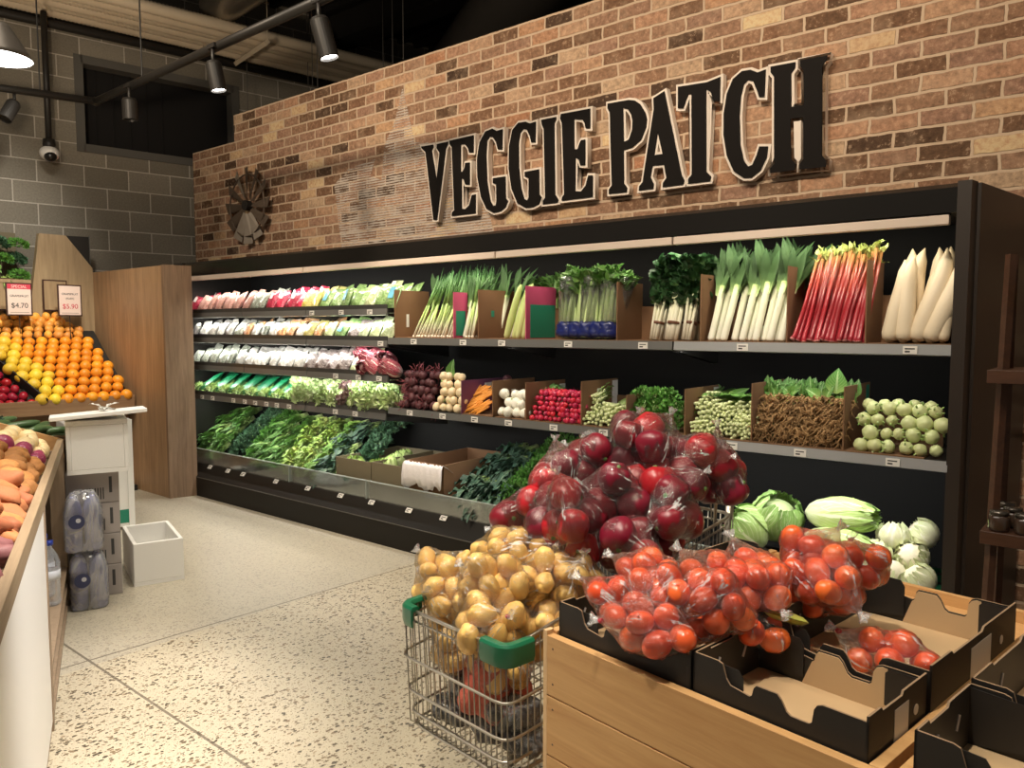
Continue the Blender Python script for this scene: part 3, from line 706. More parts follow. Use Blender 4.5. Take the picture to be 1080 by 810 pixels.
C(b).build('hood_fascia', M_hood, case)
b = MB()
for x0, x1 in ((XL + .04, -5.03), (-5.02, -3.09), (-3.08, -1.0 - .9), (-1.89, XR - .03)):
    b.box(x0, x1, YF - .035, YF + .0, 1.917, 1.957)
C(b).build('bumper_bar', M_bar, case, bevel=.004)
b = MB(); b.box(XL + .04, XR - .03, YF + .0, YF + .30, 1.955, 1.975)
C(b).build('canopy_liner', M_back, case)
M_kick = plain('kick_black', (.012, .010, .008), .5, 0, .25)
b = MB(); b.prism([(YF - .15, .0), (YF - .15, .17), (YF - .06, .285), (YF + .02, .30), (YF + .02, 0)], 'X', XL + .12, XR - .01)
C(b).build('kick_panel', M_kick, case)
b = MB(); b.box(XL + .12, XR - .01, YF - .153, YF - .150, .166, .172); C(b).build('kick_trim', plain('trim_line', (.10, .09, .075), .5), case)
# left end panel with its pale lower foot
b = MB(); b.prism([(YF - .06, .0), (YF - .06, ZTOP - .1), (YF - .03, ZTOP), (YB, ZTOP), (YB, 0)], 'X', XL - .16, XL)
b.prism([(YF - .15, .0), (YF - .13, .18), (YF - .06, .32), (YF, .32), (YF, 0)], 'X', XL, XL + .12)
C(b).build('end_panel', M_blk, case)
# right end panel, turned like the block wall
px_ = lambda y: XR + (y - 3.58) * .157
b = MB()
for (y0, y1, o) in ((3.57, 3.64, .0), (3.64, 4.33, .012)):
    v = []
    for z in (0, ZTOP + (.0 if o == 0 else -.004)):
        v += [(px_(y0) - o * 0, y0, z), (px_(y0) + .05 + o, y0, z), (px_(y1) + .05 + o, y1, z), (px_(y1), y1, z)]
    b.add(v, [(0, 3, 2, 1), (4, 5, 6, 7), (0, 1, 5, 4), (1, 2, 6, 5), (2, 3, 7, 6), (3, 0, 4, 7)])
C(b).build('end_panel', plain('end_board', (.028, .020, .015), .45), case)
# the clear front guard along the deck
M_glass = filmmat('acrylic', (.93, .97, .95), .02, .35, .06, 8, .15)
gx = [XL + .14, -5.22, -4.28, -3.02, -1.9, XR - .02]
for x0, x1 in zip(gx, gx[1:]):
    g = MB().box(x0 + .004, x1 - .004, 3.55, 3.556, .275, .405)
    go = C(g).build('front_guard', M_glass, case)
    e = MB().box(x0 + .004, x1 - .004, 3.549, 3.557, .403, .409); e.box(x0 + .002, x0 + .008, 3.549, 3.557, .275, .406)
    C(e).build('guard_edge', plain('acrylic_edge', (.42, .48, .45), .3), go)
    go_p = go
# real tube lamps under the hood and under the left shelves
M_led = plain('led_tube', (1, .97, .90), .3, emit=5)
def led(x0, x1, y, z, watts, col=(1, .97, .90)):
    o = MB().box(-(x1 - x0) / 2, (x1 - x0) / 2, -.012, .012, -.01, .01).build('led_batten', M_blk2, None, loc=((x0 + x1) / 2, y, z + .012))
    tag(o, 'slim black light batten hidden under the fridge ' + ('hood' if z > 1.8 else 'shelf') + ' front edge', 'light fitting', 'light battens in the fridge')
    l = bpy.data.lights.new('shelf_lamp', 'AREA'); l.shape = 'RECTANGLE'; l.size = x1 - x0; l.size_y = .02; l.energy = watts; l.color = col
    lo = bpy.data.objects.new('shelf_lamp', l); COL.objects.link(lo); lo.parent = o; lo.location = (0, 0, -.013); lo.rotation_euler = (math.radians(28), 0, 0)
# shelves.  each: x0,x1, front y, top z, rail height
M_shelf = plain('shelf_black', (.022, .021, .020), .4)
M_rail2 = plain('price_rail', (.17, .17, .165), .35, .3)
M_railw = plain('price_rail_bright', (.40, .41, .42), .3, .3)
def shelf(x0, x1, y0, z, depth, label, rail_m=M_rail2, tilt=0, band=True):
    t = thing('shelf', label, 'shelf', ((x0 + x1) / 2, y0, z)); h = (x1 - x0) / 2
    MB().box(-h, h, .012, depth, -.028, 0).build('shelf_plate', M_shelf, t)
    MB().prism([(-.004, -.042), (.012, -.046), (.012, .0), (.002, .002)], 'X', -h, h).build('ticket_rail', rail_m, t)
    for s in (-h + .004, h - .012):
        MB().prism([(.02, -.03), (.02, -.05), (depth, -.13), (depth, -.03)], 'X', s, s + .008).build('bracket', M_shelf, t)
    if band: MB().box(-h, h, .004, .010, 0, .032).build('front_fence', plain('fence_smoke', (.05, .05, .048), .3), t)
    return t
SP = [XL + .02, -5.90, -5.02, -4.085]
rows = [(1.627, 'top'), (1.405, 'second'), (1.158, 'third'), (.895, 'lowest')]
for z, w in rows:
    for i in range(3):
        x0, x1 = SP[i] + .004, SP[i + 1] - .004
        y0 = 3.60 if w != 'lowest' else 3.58
        shelf(x0, x1, y0, z, .62, f'black fridge shelf, {w} of the four at the left end, {("against the end panel", "middle bay", "bay beside the standing vegetables")[i]}')
MIDZ, LOWZ, DECKZ = 1.425, .945, .30
shelf(-4.08, -3.03, 3.60, MIDZ, .50, 'upper black shelf under the spring onions', M_rail2, band=False)
shelf(-3.02, -1.895, 3.60, MIDZ, .50, 'upper black shelf under the celery and silverbeet', M_rail2, band=False)
shelf(-1.885, XR + .005, 3.60, MIDZ, .50, 'upper shelf with bright rail under leeks, rhubarb and white radishes', M_railw, band=False)
shelf(-4.05, -2.95, 3.57, LOWZ, .55, 'lower black shelf under beetroot, turnips and carrots', M_rail2, band=False)
shelf(-2.94, -1.70, 3.57, LOWZ, .55, 'lower black shelf under radishes and herbs', M_rail2, band=False)
shelf(-1.69, XR + .003, 3.57, LOWZ, .55, 'lower shelf with bright rail under rooted greens and kohlrabi', M_railw, band=False)
for x0, x1, w_ in ((-6.7, -4.9, 13), (-4.8, -2.95, 10), (-2.85, -.75, 8)):
    led(x0, x1, 3.70, 1.935, w_, (1, .95, .86) if x0 < -4.85 else (1, .88, .70))
for z, w in rows[:3]:
    for i in range(3):
        led(SP[i] + .06, SP[i + 1] - .06, 3.66, z - .045, 4.0)
for i in range(3): led(SP[i] + .06, SP[i + 1] - .06, 3.66, rows[3][0] - .045, 6)
led(-3.95, -2.3, 3.66, MIDZ - .045, 1.5); led(-2.2, -.75, 3.66, MIDZ - .045, 2.5)  # strips from here on are added to brighten the right shelves and deck
led(-2.2, -.72, 3.64, LOWZ - .045, 8)
led(-4.0, -2.3, 3.64, LOWZ - .045, 4)

# price tickets on the rails
M_tick = plain('ticket_white', (.80, .78, .74), .5); M_ink = plain('ink', (.05, .05, .05), .6)
tick = MB().box(-.028, .028, -.002, 0, -.017, .017).mesh('price_ticket', [M_tick], False)
ink = MB().box(-.020, .0, -.0028, -.002, -.010, -.003).box(-.020, .018, -.0028, -.002, .003, .008).mesh('print', [M_ink], False)
def ticket(x, y, z, where, group, rx=0):
    o = put('price_ticket', tick, (x, y, z), (rx, 0, 0)); tag(o, 'small white price ticket ' + where, 'price ticket', group)
    put('print', ink, parent=o)
for px in (149, 437 - 0, 489, 530): ticket(shelf_x(px if px > 400 else 437, 3.6) if px > 400 else shelf_x(437, 3.6), 3.594, MIDZ - .022, 'on the rail below the spring onions', 'tickets below the spring onions')
for px in (600, 679): ticket(shelf_x(px, 3.6), 3.594, MIDZ - .022, 'on the rail below celery and silverbeet', 'tickets below the celery')
for px in (784, 961): ticket(shelf_x(px, 3.6), 3.594, MIDZ - .022, 'on the bright upper rail, under ' + ('the leeks' if px < 800 else 'the long white radishes'), 'tickets on the bright upper rail')
for px, w in ((432, 'under the dark beetroot'), (467, 'under the pale turnips'), (501, 'under the carrots'), (537, 'under the white turnips'), (585, 'under the red radishes'), (638, 'under the pale green bunches'), (775, 'under the choy sum'), (848, 'under the muddy roots'), (947, 'under the kohlrabi')):
    ticket(shelf_x(px, 3.57), 3.564, LOWZ - .022, 'on the lower rail ' + w, 'tickets on the lower rail')
for px in (330, 361, 391): ticket(shelf_x(px, 3.6), 3.594, 1.627 - .02, 'on the highest left rail under the green salad bags', 'tickets on the highest left rail')
for px in (402,): ticket(shelf_x(px, 3.6), 3.594, 1.405 - .02, 'on the second left rail near its right end', 'tickets on the second left rail')
for px in (354, 378, 400): ticket(shelf_x(px, 3.6), 3.594, 1.158 - .02, 'on the third left rail near its right end', 'tickets on the third left rail')
for px in (212, 223, 245, 257, 268, 280, 291, 304, 353, 374): ticket(shelf_x(px, 3.58), 3.574, .895 - .022, 'on the lowest left rail', 'tickets on the lowest left rail')
for px in (218, 237, 253, 288, 322, 357, 390, 430, 467, 520): ticket(shelf_x(px, 3.54), 3.535, .262, 'on the black front under the clear guard', 'tickets under the clear guard', math.radians(-38))

# ------------------------------------------------------------------ card boxes used as dividers
M_boxcard = plain('shelf_box_card', (.20, .105, .05), .85, var=.12, vscale=5)
def stand_box(px, wpx, Y, z, h, depth, label, mats=None, hole=None, top=0, right=True, group=None, slope=0, face=None, w=None, base=True):
    """card box on a shelf seen from its open front: left side, floor, back, right side"""
    x0 = shelf_x(px, Y); x1 = shelf_x(px + wpx, Y) if w is None else x0 + w
    W_ = x1 - x0; m = mats or [M_boxcard]
    t = thing('cardboard_box', label, 'cardboard box', (x0, Y, z), 0, group)
    prof = [(0, 0), (0, h), (depth, h - slope), (depth, 0)]
    MB().prism(prof, 'X', 0, .006).build('side_flap', m, t)
    if base: MB().box(.006, W_, 0, depth, 0, .005).build('base', [M_boxcard], t)
    MB().box(.006, W_, depth - .006, depth, .005, (h - slope) * .6).build('back_flap', [M_boxcard], t)
    if right:
        MB().prism([(0, 0), (0, h * .28), (depth, h * .6), (depth, 0)], 'X', W_ - .006, W_).build('low_side_flap', [M_boxcard], t)
    if hole:
        y, zz, hw, hh, hm = hole
        MB().box(.006, .0075, y - hw, y + hw, zz - hh, zz + hh).build('hand_hole', [hm], t)
    if face:
        for (y0, y1, z0, z1, fm) in face: MB().box(.006, .0078, y0, y1, z0, z1).build('printed_patch', [fm], t)
    return t
M_pink = plain('print_pink', (.52, .07, .17), .6); M_green = plain('print_green', (.02, .24, .15), .6); M_purple = plain('print_purple', (.16, .05, .12), .6)
M_bright = plain('hole_light', (.78, .78, .74), .7)
Y0 = 3.625
stand_box(416, 62, Y0, MIDZ, .33, .33, 'brown card box at the left end of the spring onions', hole=(.12, .12, .012, .045, M_bright), right=False)
stand_box(478, 24, Y0, MIDZ, .30, .13, 'narrow pink and green printed box among the spring onions', [M_pink], face=[(.02, .11, .02, .18, M_green)], right=False)
stand_box(504, 49, Y0, MIDZ, .31, .36, 'brown card box between spring onions and green gourds', right=False, face=[(.12, .15, .14, .18, M_green)])
stand_box(554, 96, Y0, MIDZ, .32, .30, 'pink printed card box with a green sheet left of the celery', [M_pink], face=[(.04, .29, .01, .21, M_green)], right=False)
stand_box(650, 87, Y0, MIDZ, .32, .27, 'brown card box between celery and silverbeet', right=False)
stand_box(738, 90, Y0, MIDZ, .34, .18, 'brown card box left of the leeks', right=False)
stand_box(829, 83, Y0, MIDZ, .36, .26, 'brown card box left of the red rhubarb', right=False)
stand_box(912, 92, Y0, MIDZ, .37, .26, 'brown card box left of the long white radishes', right=False, w=.35)
Y1 = 3.59
stand_box(486, 36, Y1, LOWZ, .215, .42, 'purple printed card box holding the carrots', [M_purple], right=False, slope=.0, face=[(.22, .41, .13, .19, M_tick)])
stand_box(519, 35, Y1, LOWZ, .225, .42, 'brown card box holding the white turnips', hole=(.2, .15, .02, .012, M_bright))
stand_box(554, 60, Y1, LOWZ, .225, .40, 'brown card box holding the red radishes', right=False, face=[(.34, .40, .05, .2, M_tick)])
stand_box(613, 47, Y1, LOWZ, .25, .38, 'brown card box holding the small pale green bunches', hole=(.18, .19, .022, .012, M_bright), face=[(.32, .38, .05, .24, M_tick)], right=False)
stand_box(661, 61, Y1, LOWZ, .19, .34, 'brown card box holding the parsley', right=False)
stand_box(723, 70, Y1, LOWZ, .24, .40, 'brown card box holding the choy sum', right=False, face=[(.33, .40, .05, .23, M_tick)])
stand_box(794, 98, Y1, LOWZ, .285, .42, 'brown card box holding the greens with muddy roots', right=False)
stand_box(892, 92, Y1, LOWZ, .29, .40, 'brown card box holding the kohlrabi', right=False, w=.33, face=[(.33, .38, .0, .28, M_green)])
# ------------------------------------------------------------------ produce standing in the fridge
rg = random.Random(11)
V = Vector
def lean(rz, back, side=0):
    """upright thing leaning back (towards the wall) by back radians and sideways by side"""
    return (Matrix.Rotation(side, 3, 'Y') @ Matrix.Rotation(-back, 3, 'X') @ Matrix.Rotation(rz, 3, 'Z')).to_euler()
def item(name, me, loc, rot=None, scale=None, label=None, cat=None, group=None, parts=()):
    o = put(name, me, loc, rot, scale); tag(o, label, cat, group)
    for pn, pm in parts: put(pn, pm, parent=o)
    return o

# --- spring onions
L_onion = leafmat('spring_onion', [(0, (.80, .74, .62)), (.14, (.78, .80, .60)), (.35, (.38, .52, .16)), (.7, (.12, .26, .07)), (1, (.05, .14, .05))], isl=.3)
def onion_mesh(sd, L=.46, r=.008):
    r_ = random.Random(sd); mb = MB()
    mb.ell((0, 0, .01), (r * 1.3, r * 1.3, .012), nu=8, nv=5); mb.uv = [(.5, 0)] * len(mb.v)
    bx, by = r_.uniform(-.02, .02), r_.uniform(-.02, .02)
    mb.tube([(0, 0, .01), (bx * .3, by * .3, .12), (bx, by, .25)], [r, r * .9, r * .9], 7)
    k = len(mb.v)
    mb.uv = [(u, min(.5, v * .55)) for u, v in mb.uv]
    for i in range(3):
        a = r_.uniform(0, 6.28); s = r_.uniform(.02, .05)
        mb.tube([(bx, by, .24), (bx + math.cos(a) * s * .4, by + math.sin(a) * s * .4, .24 + (L - .24) * .5), (bx + math.cos(a) * s, by + math.sin(a) * s, L * r_.uniform(.9, 1.05))], [r * .8, r * .7, r * .12], 6)
    mb.uv = mb.uv[:k] + [(u, .5 + v * .5) for u, v in mb.uv[k:]]
    return mb.mesh('spring_onion', L_onion)
on = [onion_mesh(i) for i in range(5)]
n = 0
for row in range(3):
    for i in range(20):
        px = 436 + i * 3.3 + rg.uniform(-1, 1) if row == 0 else 444 + i * 3.2 + rg.uniform(-1, 1)
        if 478 < px < 491 and row == 0: continue
        Y = 3.67 + row * .075 + rg.uniform(-.01, .01)
        item('spring_onion', on[n % 5], (shelf_x(px, Y), Y, MIDZ + .004), lean(rg.uniform(0, 6), .28 + rg.uniform(-.04, .04), .26 - .012 * i + rg.uniform(-.03, .03)), .95 + row * .06,
             'thin green spring onion with white base, standing right of the leftmost brown box', 'spring onion', 'spring onions on the upper shelf'); n += 1
# --- leeks
L_leek = leafmat('leek', [(0, (.80, .76, .62)), (.12, (.86, .86, .74)), (.38, (.80, .84, .62)), (.5, (.34, .48, .18)), (.62, (.07, .14, .045)), (1, (.035, .085, .03))], vein=None, isl=.3, rough=.6, spec=.2)
def leek_mesh(sd, L=.47, r=.017):
    r_ = random.Random(sd); mb = MB()
    mb.tube([(0, 0, 0), (0, 0, .012), (0, 0, .12), (0, 0, .25), (0, 0, .29)], [r * .8, r * 1.1, r, r * 1.05, r * 1.0], 12)
    mb.uv = [(u, v * .52) for u, v in mb.uv]; k = len(mb.v)
    for i in range(6):
        a = math.pi * (i % 2) + r_.uniform(-.4, .4); s = .10 + .05 * i
        d = V((math.cos(a) * s * 1.3, math.sin(a) * .1 * s - .02, 1))
        mb.leaf((math.cos(a) * r * .4, (i - 3) * .003, .23 + i * .006), d, (math.cos(a) * -.3, -1, 0), (L - .23) * r_.uniform(.85, 1.15), .045, curl=r_.uniform(-.2, .5), seg=5, cup=.25, shape='strap', nw=1)
    mb.uv = mb.uv[:k] + [(u, .46 + v * .54) for u, v in mb.uv[k:]]
    return mb.mesh('leek', L_leek)
lk = [leek_mesh(20 + i) for i in range(4)]
rt_ = MB()
for i in range(16):
    a = i * .9; rt_.tube([(0, 0, .004), (math.cos(a) * .012, math.sin(a) * .012, -.001)], .0012, 4)
root_me = rt_.mesh('root_tuft', plain('root_tan', (.45, .34, .20), .9))
for i, px in enumerate([750, 757, 763, 775, 783, 790, 797, 806, 812, 818, 824]):
    Y = 3.67 + (i % 2) * .03
    item('leek', lk[i % 4], (shelf_x(px, Y), Y, MIDZ + .006), lean(rg.uniform(-.3, .3), .26, .10 + .02 * (i % 3)), rg.uniform(.95, 1.05), 'thick leek with white shaft and dark green fan, between the brown boxes', 'leek', 'leeks on the bright upper shelf', [('root_tuft', root_me)])
for i in range(7):
    Y = 3.80
    item('leek', lk[i % 4], (shelf_x(748 + i * 14, Y), Y, MIDZ + .006), lean(rg.uniform(-.3, .3), .22, .12), 1.02, 'thick leek with white shaft and dark green fan, between the brown boxes', 'leek', 'leeks on the bright upper shelf', [('root_tuft', root_me)])
for i, px in enumerate([452, 470, 490, 497, 505, 514, 525, 538]):
    Y = 3.70 if px in (490, 497) else 3.84
    item('leek', lk[i % 4], (shelf_x(px, Y), Y, MIDZ + .006), lean(rg.uniform(-.3, .3), .2, .13), .86 if Y < 3.8 else .98, 'slim leek rising behind the spring onions and the green printed box', 'leek', 'leeks among the spring onions', [('root_tuft', root_me)])
# --- long gourds
L_gourd = leafmat('gourd', [(0, (.62, .62, .30)), (.4, (.46, .55, .20)), (1, (.30, .42, .14))], isl=.2)
gm = MB(); gm.tube([(0, 0, 0), (0, 0, .02), (0.005, 0, .12), (.012, 0, .24), (.02, 0, .32), (.025, 0, .345)], [.012, .020, .024, .021, .016, .005], 10); gourd_me = gm.mesh('long_gourd', L_gourd)
for i, px in enumerate([534, 540, 546, 550]):
    item('long_gourd', gourd_me, (shelf_x(px, 3.66), 3.66 + .02 * (i % 2), MIDZ + .004), lean(i, .22, .10), 1, 'long pale green gourd standing between the brown box and the pink box', 'gourd', 'long gourds on the upper shelf')
# --- leafy tops
def frill(mb, c, d, n, L, Wd, r_, spread=.6, seg=4, ruf=.04, shape='leaf', mat=0, cup=.3, up=None):
    d = V(d).normalized()
    for i in range(n):
        a = r_.uniform(0, 6.28); e = V((math.cos(a), math.sin(a), r_.uniform(-.4, .6))).normalized()
        dd = (d + e * r_.uniform(.2, 1) * spread).normalized()
        mb.leaf(V(c) + e * L * .12, dd, up or (r_.uniform(-1, 1), r_.uniform(-1, 0), r_.uniform(-.2, 1)), L * r_.uniform(.6, 1.1), Wd * r_.uniform(.7, 1.2), r_.uniform(.2, 1.1), ruf, seg, cup, mat, shape, r_, 1)
G_dark = leafmat('leaf_dark', [(0, (.16, .26, .08)), (.4, (.05, .14, .035)), (1, (.03, .10, .03))], isl=.6, spec=.3)
G_mid = leafmat('leaf_mid', [(0, (.30, .44, .12)), (.4, (.12, .28, .05)), (1, (.07, .20, .04))], vein=(.34, .48, .20), veinw=.05, isl=.5, spec=.35)
G_light = leafmat('leaf_light', [(0, (.60, .66, .34)), (.5, (.34, .50, .14)), (1, (.20, .38, .08))], vein=(.52, .60, .34), veinw=.07, isl=.4, spec=.3)
G_celery = leafmat('celery', [(0, (.70, .78, .50)), (.5, (.56, .70, .32)), (1, (.32, .50, .14))], isl=.3, rough=.35)
G_white = leafmat('white_stalk', [(0, (.74, .66, .50)), (.4, (.80, .76, .62)), (1, (.66, .70, .44))], isl=.2, rough=.4)
M_blue = plain('blue_wrap', (.010, .018, .13), .3, coat=.3, bmp=1.0, bscale=35, var=.5, vscale=40)
def celery_parts(sd):
    r_ = random.Random(sd); st = MB(); lf = MB()
    for i in range(15):
        a = i * 2.4; q = .012 + .026 * (i / 15)
        tip = V((math.cos(a) * (q * 2.0), math.sin(a) * q * 1.6, r_.uniform(.24, .34)))
        st.tube([(math.cos(a) * q, math.sin(a) * q, .0), (math.cos(a) * q * 1.35, math.sin(a) * q * 1.35, .12), tuple(tip)], [.019, .016, .007], 8, flat=.55)
        frill(lf, tip, (math.cos(a) * .4, math.sin(a) * .4, 1), 14, .075, .055, r_, 1.2, 3, .08)
    wr = MB(); wr.lathe([(.046, .0), (.062, .01), (.066, .03), (.060, .05), (.064, .065), (.058, .085)], 40, fn=lambda w, t: 1 + .07 * math.sin(w * 7 + t * 9) + .07 * math.sin(w * 13 - t * 14))
    return st.mesh('stalks', G_celery), lf.mesh('leaves', G_mid), wr.mesh('blue_wrap', M_blue)
cel = [celery_parts(s) for s in (1, 2)]
sl = MB(); sl.lathe([(.055, .02), (.064, .15), (.085, .30), (.088, .33)], 20, fn=lambda w, t: 1 + .05 * math.sin(w * 5 + t * 3)); sleeve_me = sl.mesh('clear_sleeve', filmmat('sleeve_film', (1, 1, 1), .05, .2, .15, 30))
cx = [599, 610, 621, 632, 643, 566, 579, 606, 622, 638]
for i, px in enumerate(cx):
    Y = 3.68 if i < 5 else 3.84 if i > 6 else 4.06
    t = thing('celery', ['celery bunch in blue wrap next to the pink box', 'celery bunch in blue wrap, second from the pink box', 'celery bunch in blue wrap, third from the pink box', 'celery bunch in blue wrap, fourth from the pink box', 'celery bunch in blue wrap against the brown box before the silverbeet'][i] if i < 5 else 'celery bunch standing in the row behind the front blue wraps', 'celery', (shelf_x(px, Y), Y, MIDZ + .01), 0, 'celery bunches on the upper shelf', rot=lean(i * 1.3, .17, .05))
    a, b_, c_ = cel[i % 2]
    put('stalks', a, parent=t); put('leaves', b_, parent=t); put('blue_wrap', c_, parent=t); t.scale = (1.12, 1.12, 1.04)
    if i < 5 and i % 2 == 0: put('clear_sleeve', sleeve_me, parent=t)
# --- silverbeet
L_curl = leafmat('curly_dark_leaf', [(0, (.10, .18, .06)), (.4, (.035, .10, .03)), (1, (.02, .07, .025))], isl=.7, spec=.5, rough=.4)
def beet_parts(sd):
    r_ = random.Random(sd); st = MB(); lf = MB()
    for i in range(9):
        a = i * 2.4; q = .008 + .018 * i / 9
        st.tube([(math.cos(a) * q, math.sin(a) * q, 0), (math.cos(a) * q * 1.2, math.sin(a) * q * 1.2, .1), (math.cos(a) * q * 1.7, math.sin(a) * q * 1.4, .26)], [.018, .016, .011], 8, flat=.6)
        for k in range(8):
            z = .19 + .03 * k
            frill(lf, (math.cos(a) * (q * 1.5 + .012), math.sin(a) * (q + .01), z), (math.cos(a) * .5, math.sin(a) * .5 - .2, .7), 2, .07, .055, r_, .8, 4, .14, 'round')
    bd = MB(); bd.lathe([(.036, .085), (.037, .098)], 18)
    return st.mesh('stalks', G_white), lf.mesh('curly_leaves', L_curl), bd.mesh('band', plain('band_brown', (.16, .06, .03), .6))
sb = [beet_parts(s) for s in (3, 4)]
for i, px in enumerate([691, 708, 725, 702, 718, 733]):
    Y = 3.67 if i < 3 else 3.82
    t = thing('silverbeet', ['silverbeet bunch with thick white stalks beside the brown box, leftmost', 'silverbeet bunch with white stalks, middle of the front three', 'silverbeet bunch with white stalks nearest the leeks'][i] if i < 3 else 'silverbeet bunch in the back row, dark curly tops', 'silverbeet', (shelf_x(px, Y), Y, MIDZ + .006), 0, 'silverbeet bunches on the upper shelf', rot=lean(i * 1.9, .22, .06))
    a, b_, c_ = sb[i % 2]; put('stalks', a, parent=t); put('curly_leaves', b_, parent=t); put('band', c_, parent=t)
# --- rhubarb
L_rhu = leafmat('rhubarb_stalk', [(0, (.72, .32, .30)), (.08, (.42, .03, .05)), (.75, (.34, .018, .025)), (.92, (.42, .08, .04)), (1, (.46, .26, .08))], isl=.5, rough=.3, spec=.6)
L_rtop = leafmat('rhubarb_top', [(0, (.45, .20, .08)), (.3, (.50, .55, .18)), (1, (.34, .46, .12))], isl=.4)
def rhu_parts(sd):
    r_ = random.Random(sd); st = MB(); lf = MB()
    for i in range(8):
        a = i * 2.4; q = .010 + .022 * i / 8; w = r_.uniform(-.02, .02)
        tip = V((math.cos(a) * q * 1.1 + w, math.sin(a) * q, r_.uniform(.37, .43)))
        st.tube([(math.cos(a) * q * 1.5, math.sin(a) * q * 1.5, 0), (math.cos(a) * q * 1.2, math.sin(a) * q * 1.2, .02), (math.cos(a) * q, math.sin(a) * q, .15), tuple(tip)], [.018, .0145, .0125, .009], 8, flat=.7)
        frill(lf, tip, (math.cos(a) * .25, math.sin(a) * .25, 1), 3, .045, .02, r_, .5, 3, .1)
    return st.mesh('stalks', L_rhu), lf.mesh('leaf_tops', L_rtop)
rp = [rhu_parts(s) for s in (5, 6)]
for i, (px, Y) in enumerate([(843, 3.67), (858, 3.67), (874, 3.68), (890, 3.67), (903, 3.67), (850, 3.80), (868, 3.80), (884, 3.8), (899, 3.8)]):
    nm = ['nearest the brown box', 'second from the brown box', 'in the middle of the front row', 'second from the white radishes', 'nearest the white radishes']
    t = thing('rhubarb', ('red rhubarb bunch of the front row, ' + nm[i]) if i < 5 else 'red rhubarb bunch in the back row, tops showing', 'rhubarb', (shelf_x(px, Y), Y, MIDZ + .006), 0, 'rhubarb bunches on the upper shelf', rot=lean(i * 1.1, .2, .20 - .02 * (i % 5)))
    a, b_ = rp[i % 2]; put('stalks', a, parent=t); put('leaf_tops', b_, parent=t)
# --- daikon
L_dai = leafmat('white_radish', [(0, (.48, .38, .25)), (.06, (.76, .64, .46)), (.5, (.80, .69, .51)), (1, (.70, .58, .36))], isl=.12, rough=.45)
def dai_mesh(sd, L=.37):
    r_ = random.Random(sd); mb = MB(); bx = r_.uniform(-.02, .02)
    mb.tube([(0, 0, 0), (0, 0, .008), (0, 0, .03), (bx * .5, 0, .14), (bx, 0, .25), (bx * .6, 0, .32), (bx * .3, 0, .35), (0, 0, L)], [.016, .031, .037, .039, .035, .025, .011, .002], 16)
    return mb.mesh('white_radish', L_dai)
tp = MB(); tp.lathe([(.016, .0), (.014, -.004), (.009, -.009), (0, -.009)], 14); dtop = tp.mesh('cut_top', plain('cut_top_tan', (.30, .22, .12), .8))
dk = [dai_mesh(i) for i in range(3)]
nmd = ['leftmost, leaning on the card box', 'second from the card box', 'third from the card box', 'fourth from the card box, tilted right', 'second from the fridge end panel', 'against the fridge end panel']
for i, (px, Y, s, sc) in enumerate([(938, 3.66, .10, .98), (953, 3.66, .05, 1.02), (967, 3.67, .22, 1.12), (981, 3.66, .28, 1.05), (994, 3.665, .10, .75), (999, 3.66, .10, .6)][:5]):
    item('white_radish', dk[i % 3], (shelf_x(px, Y), Y, MIDZ + .016), lean(0, .2, s), sc, 'long white radish standing on the bright upper shelf, ' + nmd[i], 'white radish', 'long white radishes', [('cut_top', dtop)])
for i, px in enumerate([945, 958, 973, 985]):
    item('white_radish', dk[i % 3], (shelf_x(px, 3.76), 3.76, MIDZ + .016), lean(0, .16, .1), 1.12, 'long white radish standing in the back row', 'white radish', 'long white radishes, back row', [('cut_top', dtop)])

# --- round roots piled on the lower shelf
def pile(px0, px1, z0, ztop, r, Yf, fn, slope=.75, rows_max=99, jit=.5, back=0, step=2.0):
    x0, x1 = shelf_x(px0, Yf) + r, shelf_x(px1, Yf) - r; k = 0; z = z0 + r
    while z < ztop and k < rows_max:
        Y = Yf + r + k * r * slope
        x = x0 + (r if k % 2 else 0)
        while x <= x1 + .3 * r:
            fn(x + rg.uniform(-jit, jit) * r, Y + rg.uniform(-jit, jit) * r, z + rg.uniform(-.1, .1) * r); x += r * step
        z += r * 1.72; k += 1
    for j in range(1, back + 1):
        x = x0
        while x <= x1: fn(x + rg.uniform(-jit, jit) * r, Y + j * r * 1.9, z - r * 1.5 + rg.uniform(0, .3) * r); x += r * step
def root_round(name, r, mat, tail, squash=.92, stub=None, sd=0):
    r_ = random.Random(sd); ph = [r_.uniform(0, 6) for _ in range(3)]
    mb = MB(); mb.ell((0, 0, 0), (r, r, r * squash), nu=16, nv=10, fn=lambda d: 1 + .03 * math.sin(d.x * 5 + ph[0]) + .03 * math.sin(d.z * 6 + d.y * 4 + ph[1]))
    if tail:
        mb.tube([(0, 0, -r * squash * .9), (r * .2, 0, -r * 1.3), (r * .7 * (sd % 2 * 2 - 1), r * .3, -r * 1.3 - tail)], [r * .2, r * .07, r * .02], 5)
    return mb.mesh(name, mat)
M_beet = plain('beetroot_skin', (.085, .022, .028), .6, isl=.5, var=.35, vscale=30, bmp=.5)
M_beetstem = plain('beet_stem', (.20, .04, .05), .6)
M_turn = plain('turnip_skin', (.76, .62, .40), .4, isl=.15, var=.10, vscale=25)
M_wturn = plain('white_turnip_skin', (.86, .84, .74), .3, isl=.1)
M_rad = plain('radish_skin', (.50, .02, .06), .3, isl=.5, hue=.02)
beets = [root_round('beetroot', .032, M_beet, .02, sd=i) for i in range(2)]
stm = MB()
for i in range(7): a = i * .9; stm.tube([(math.cos(a) * .006, math.sin(a) * .006, .02), (math.cos(a) * .03, math.sin(a) * .03, .05), (math.cos(a) * .06, math.sin(a) * .045 - .01, .075)], .0022, 4)
bstem = stm.mesh('stems', M_beetstem)
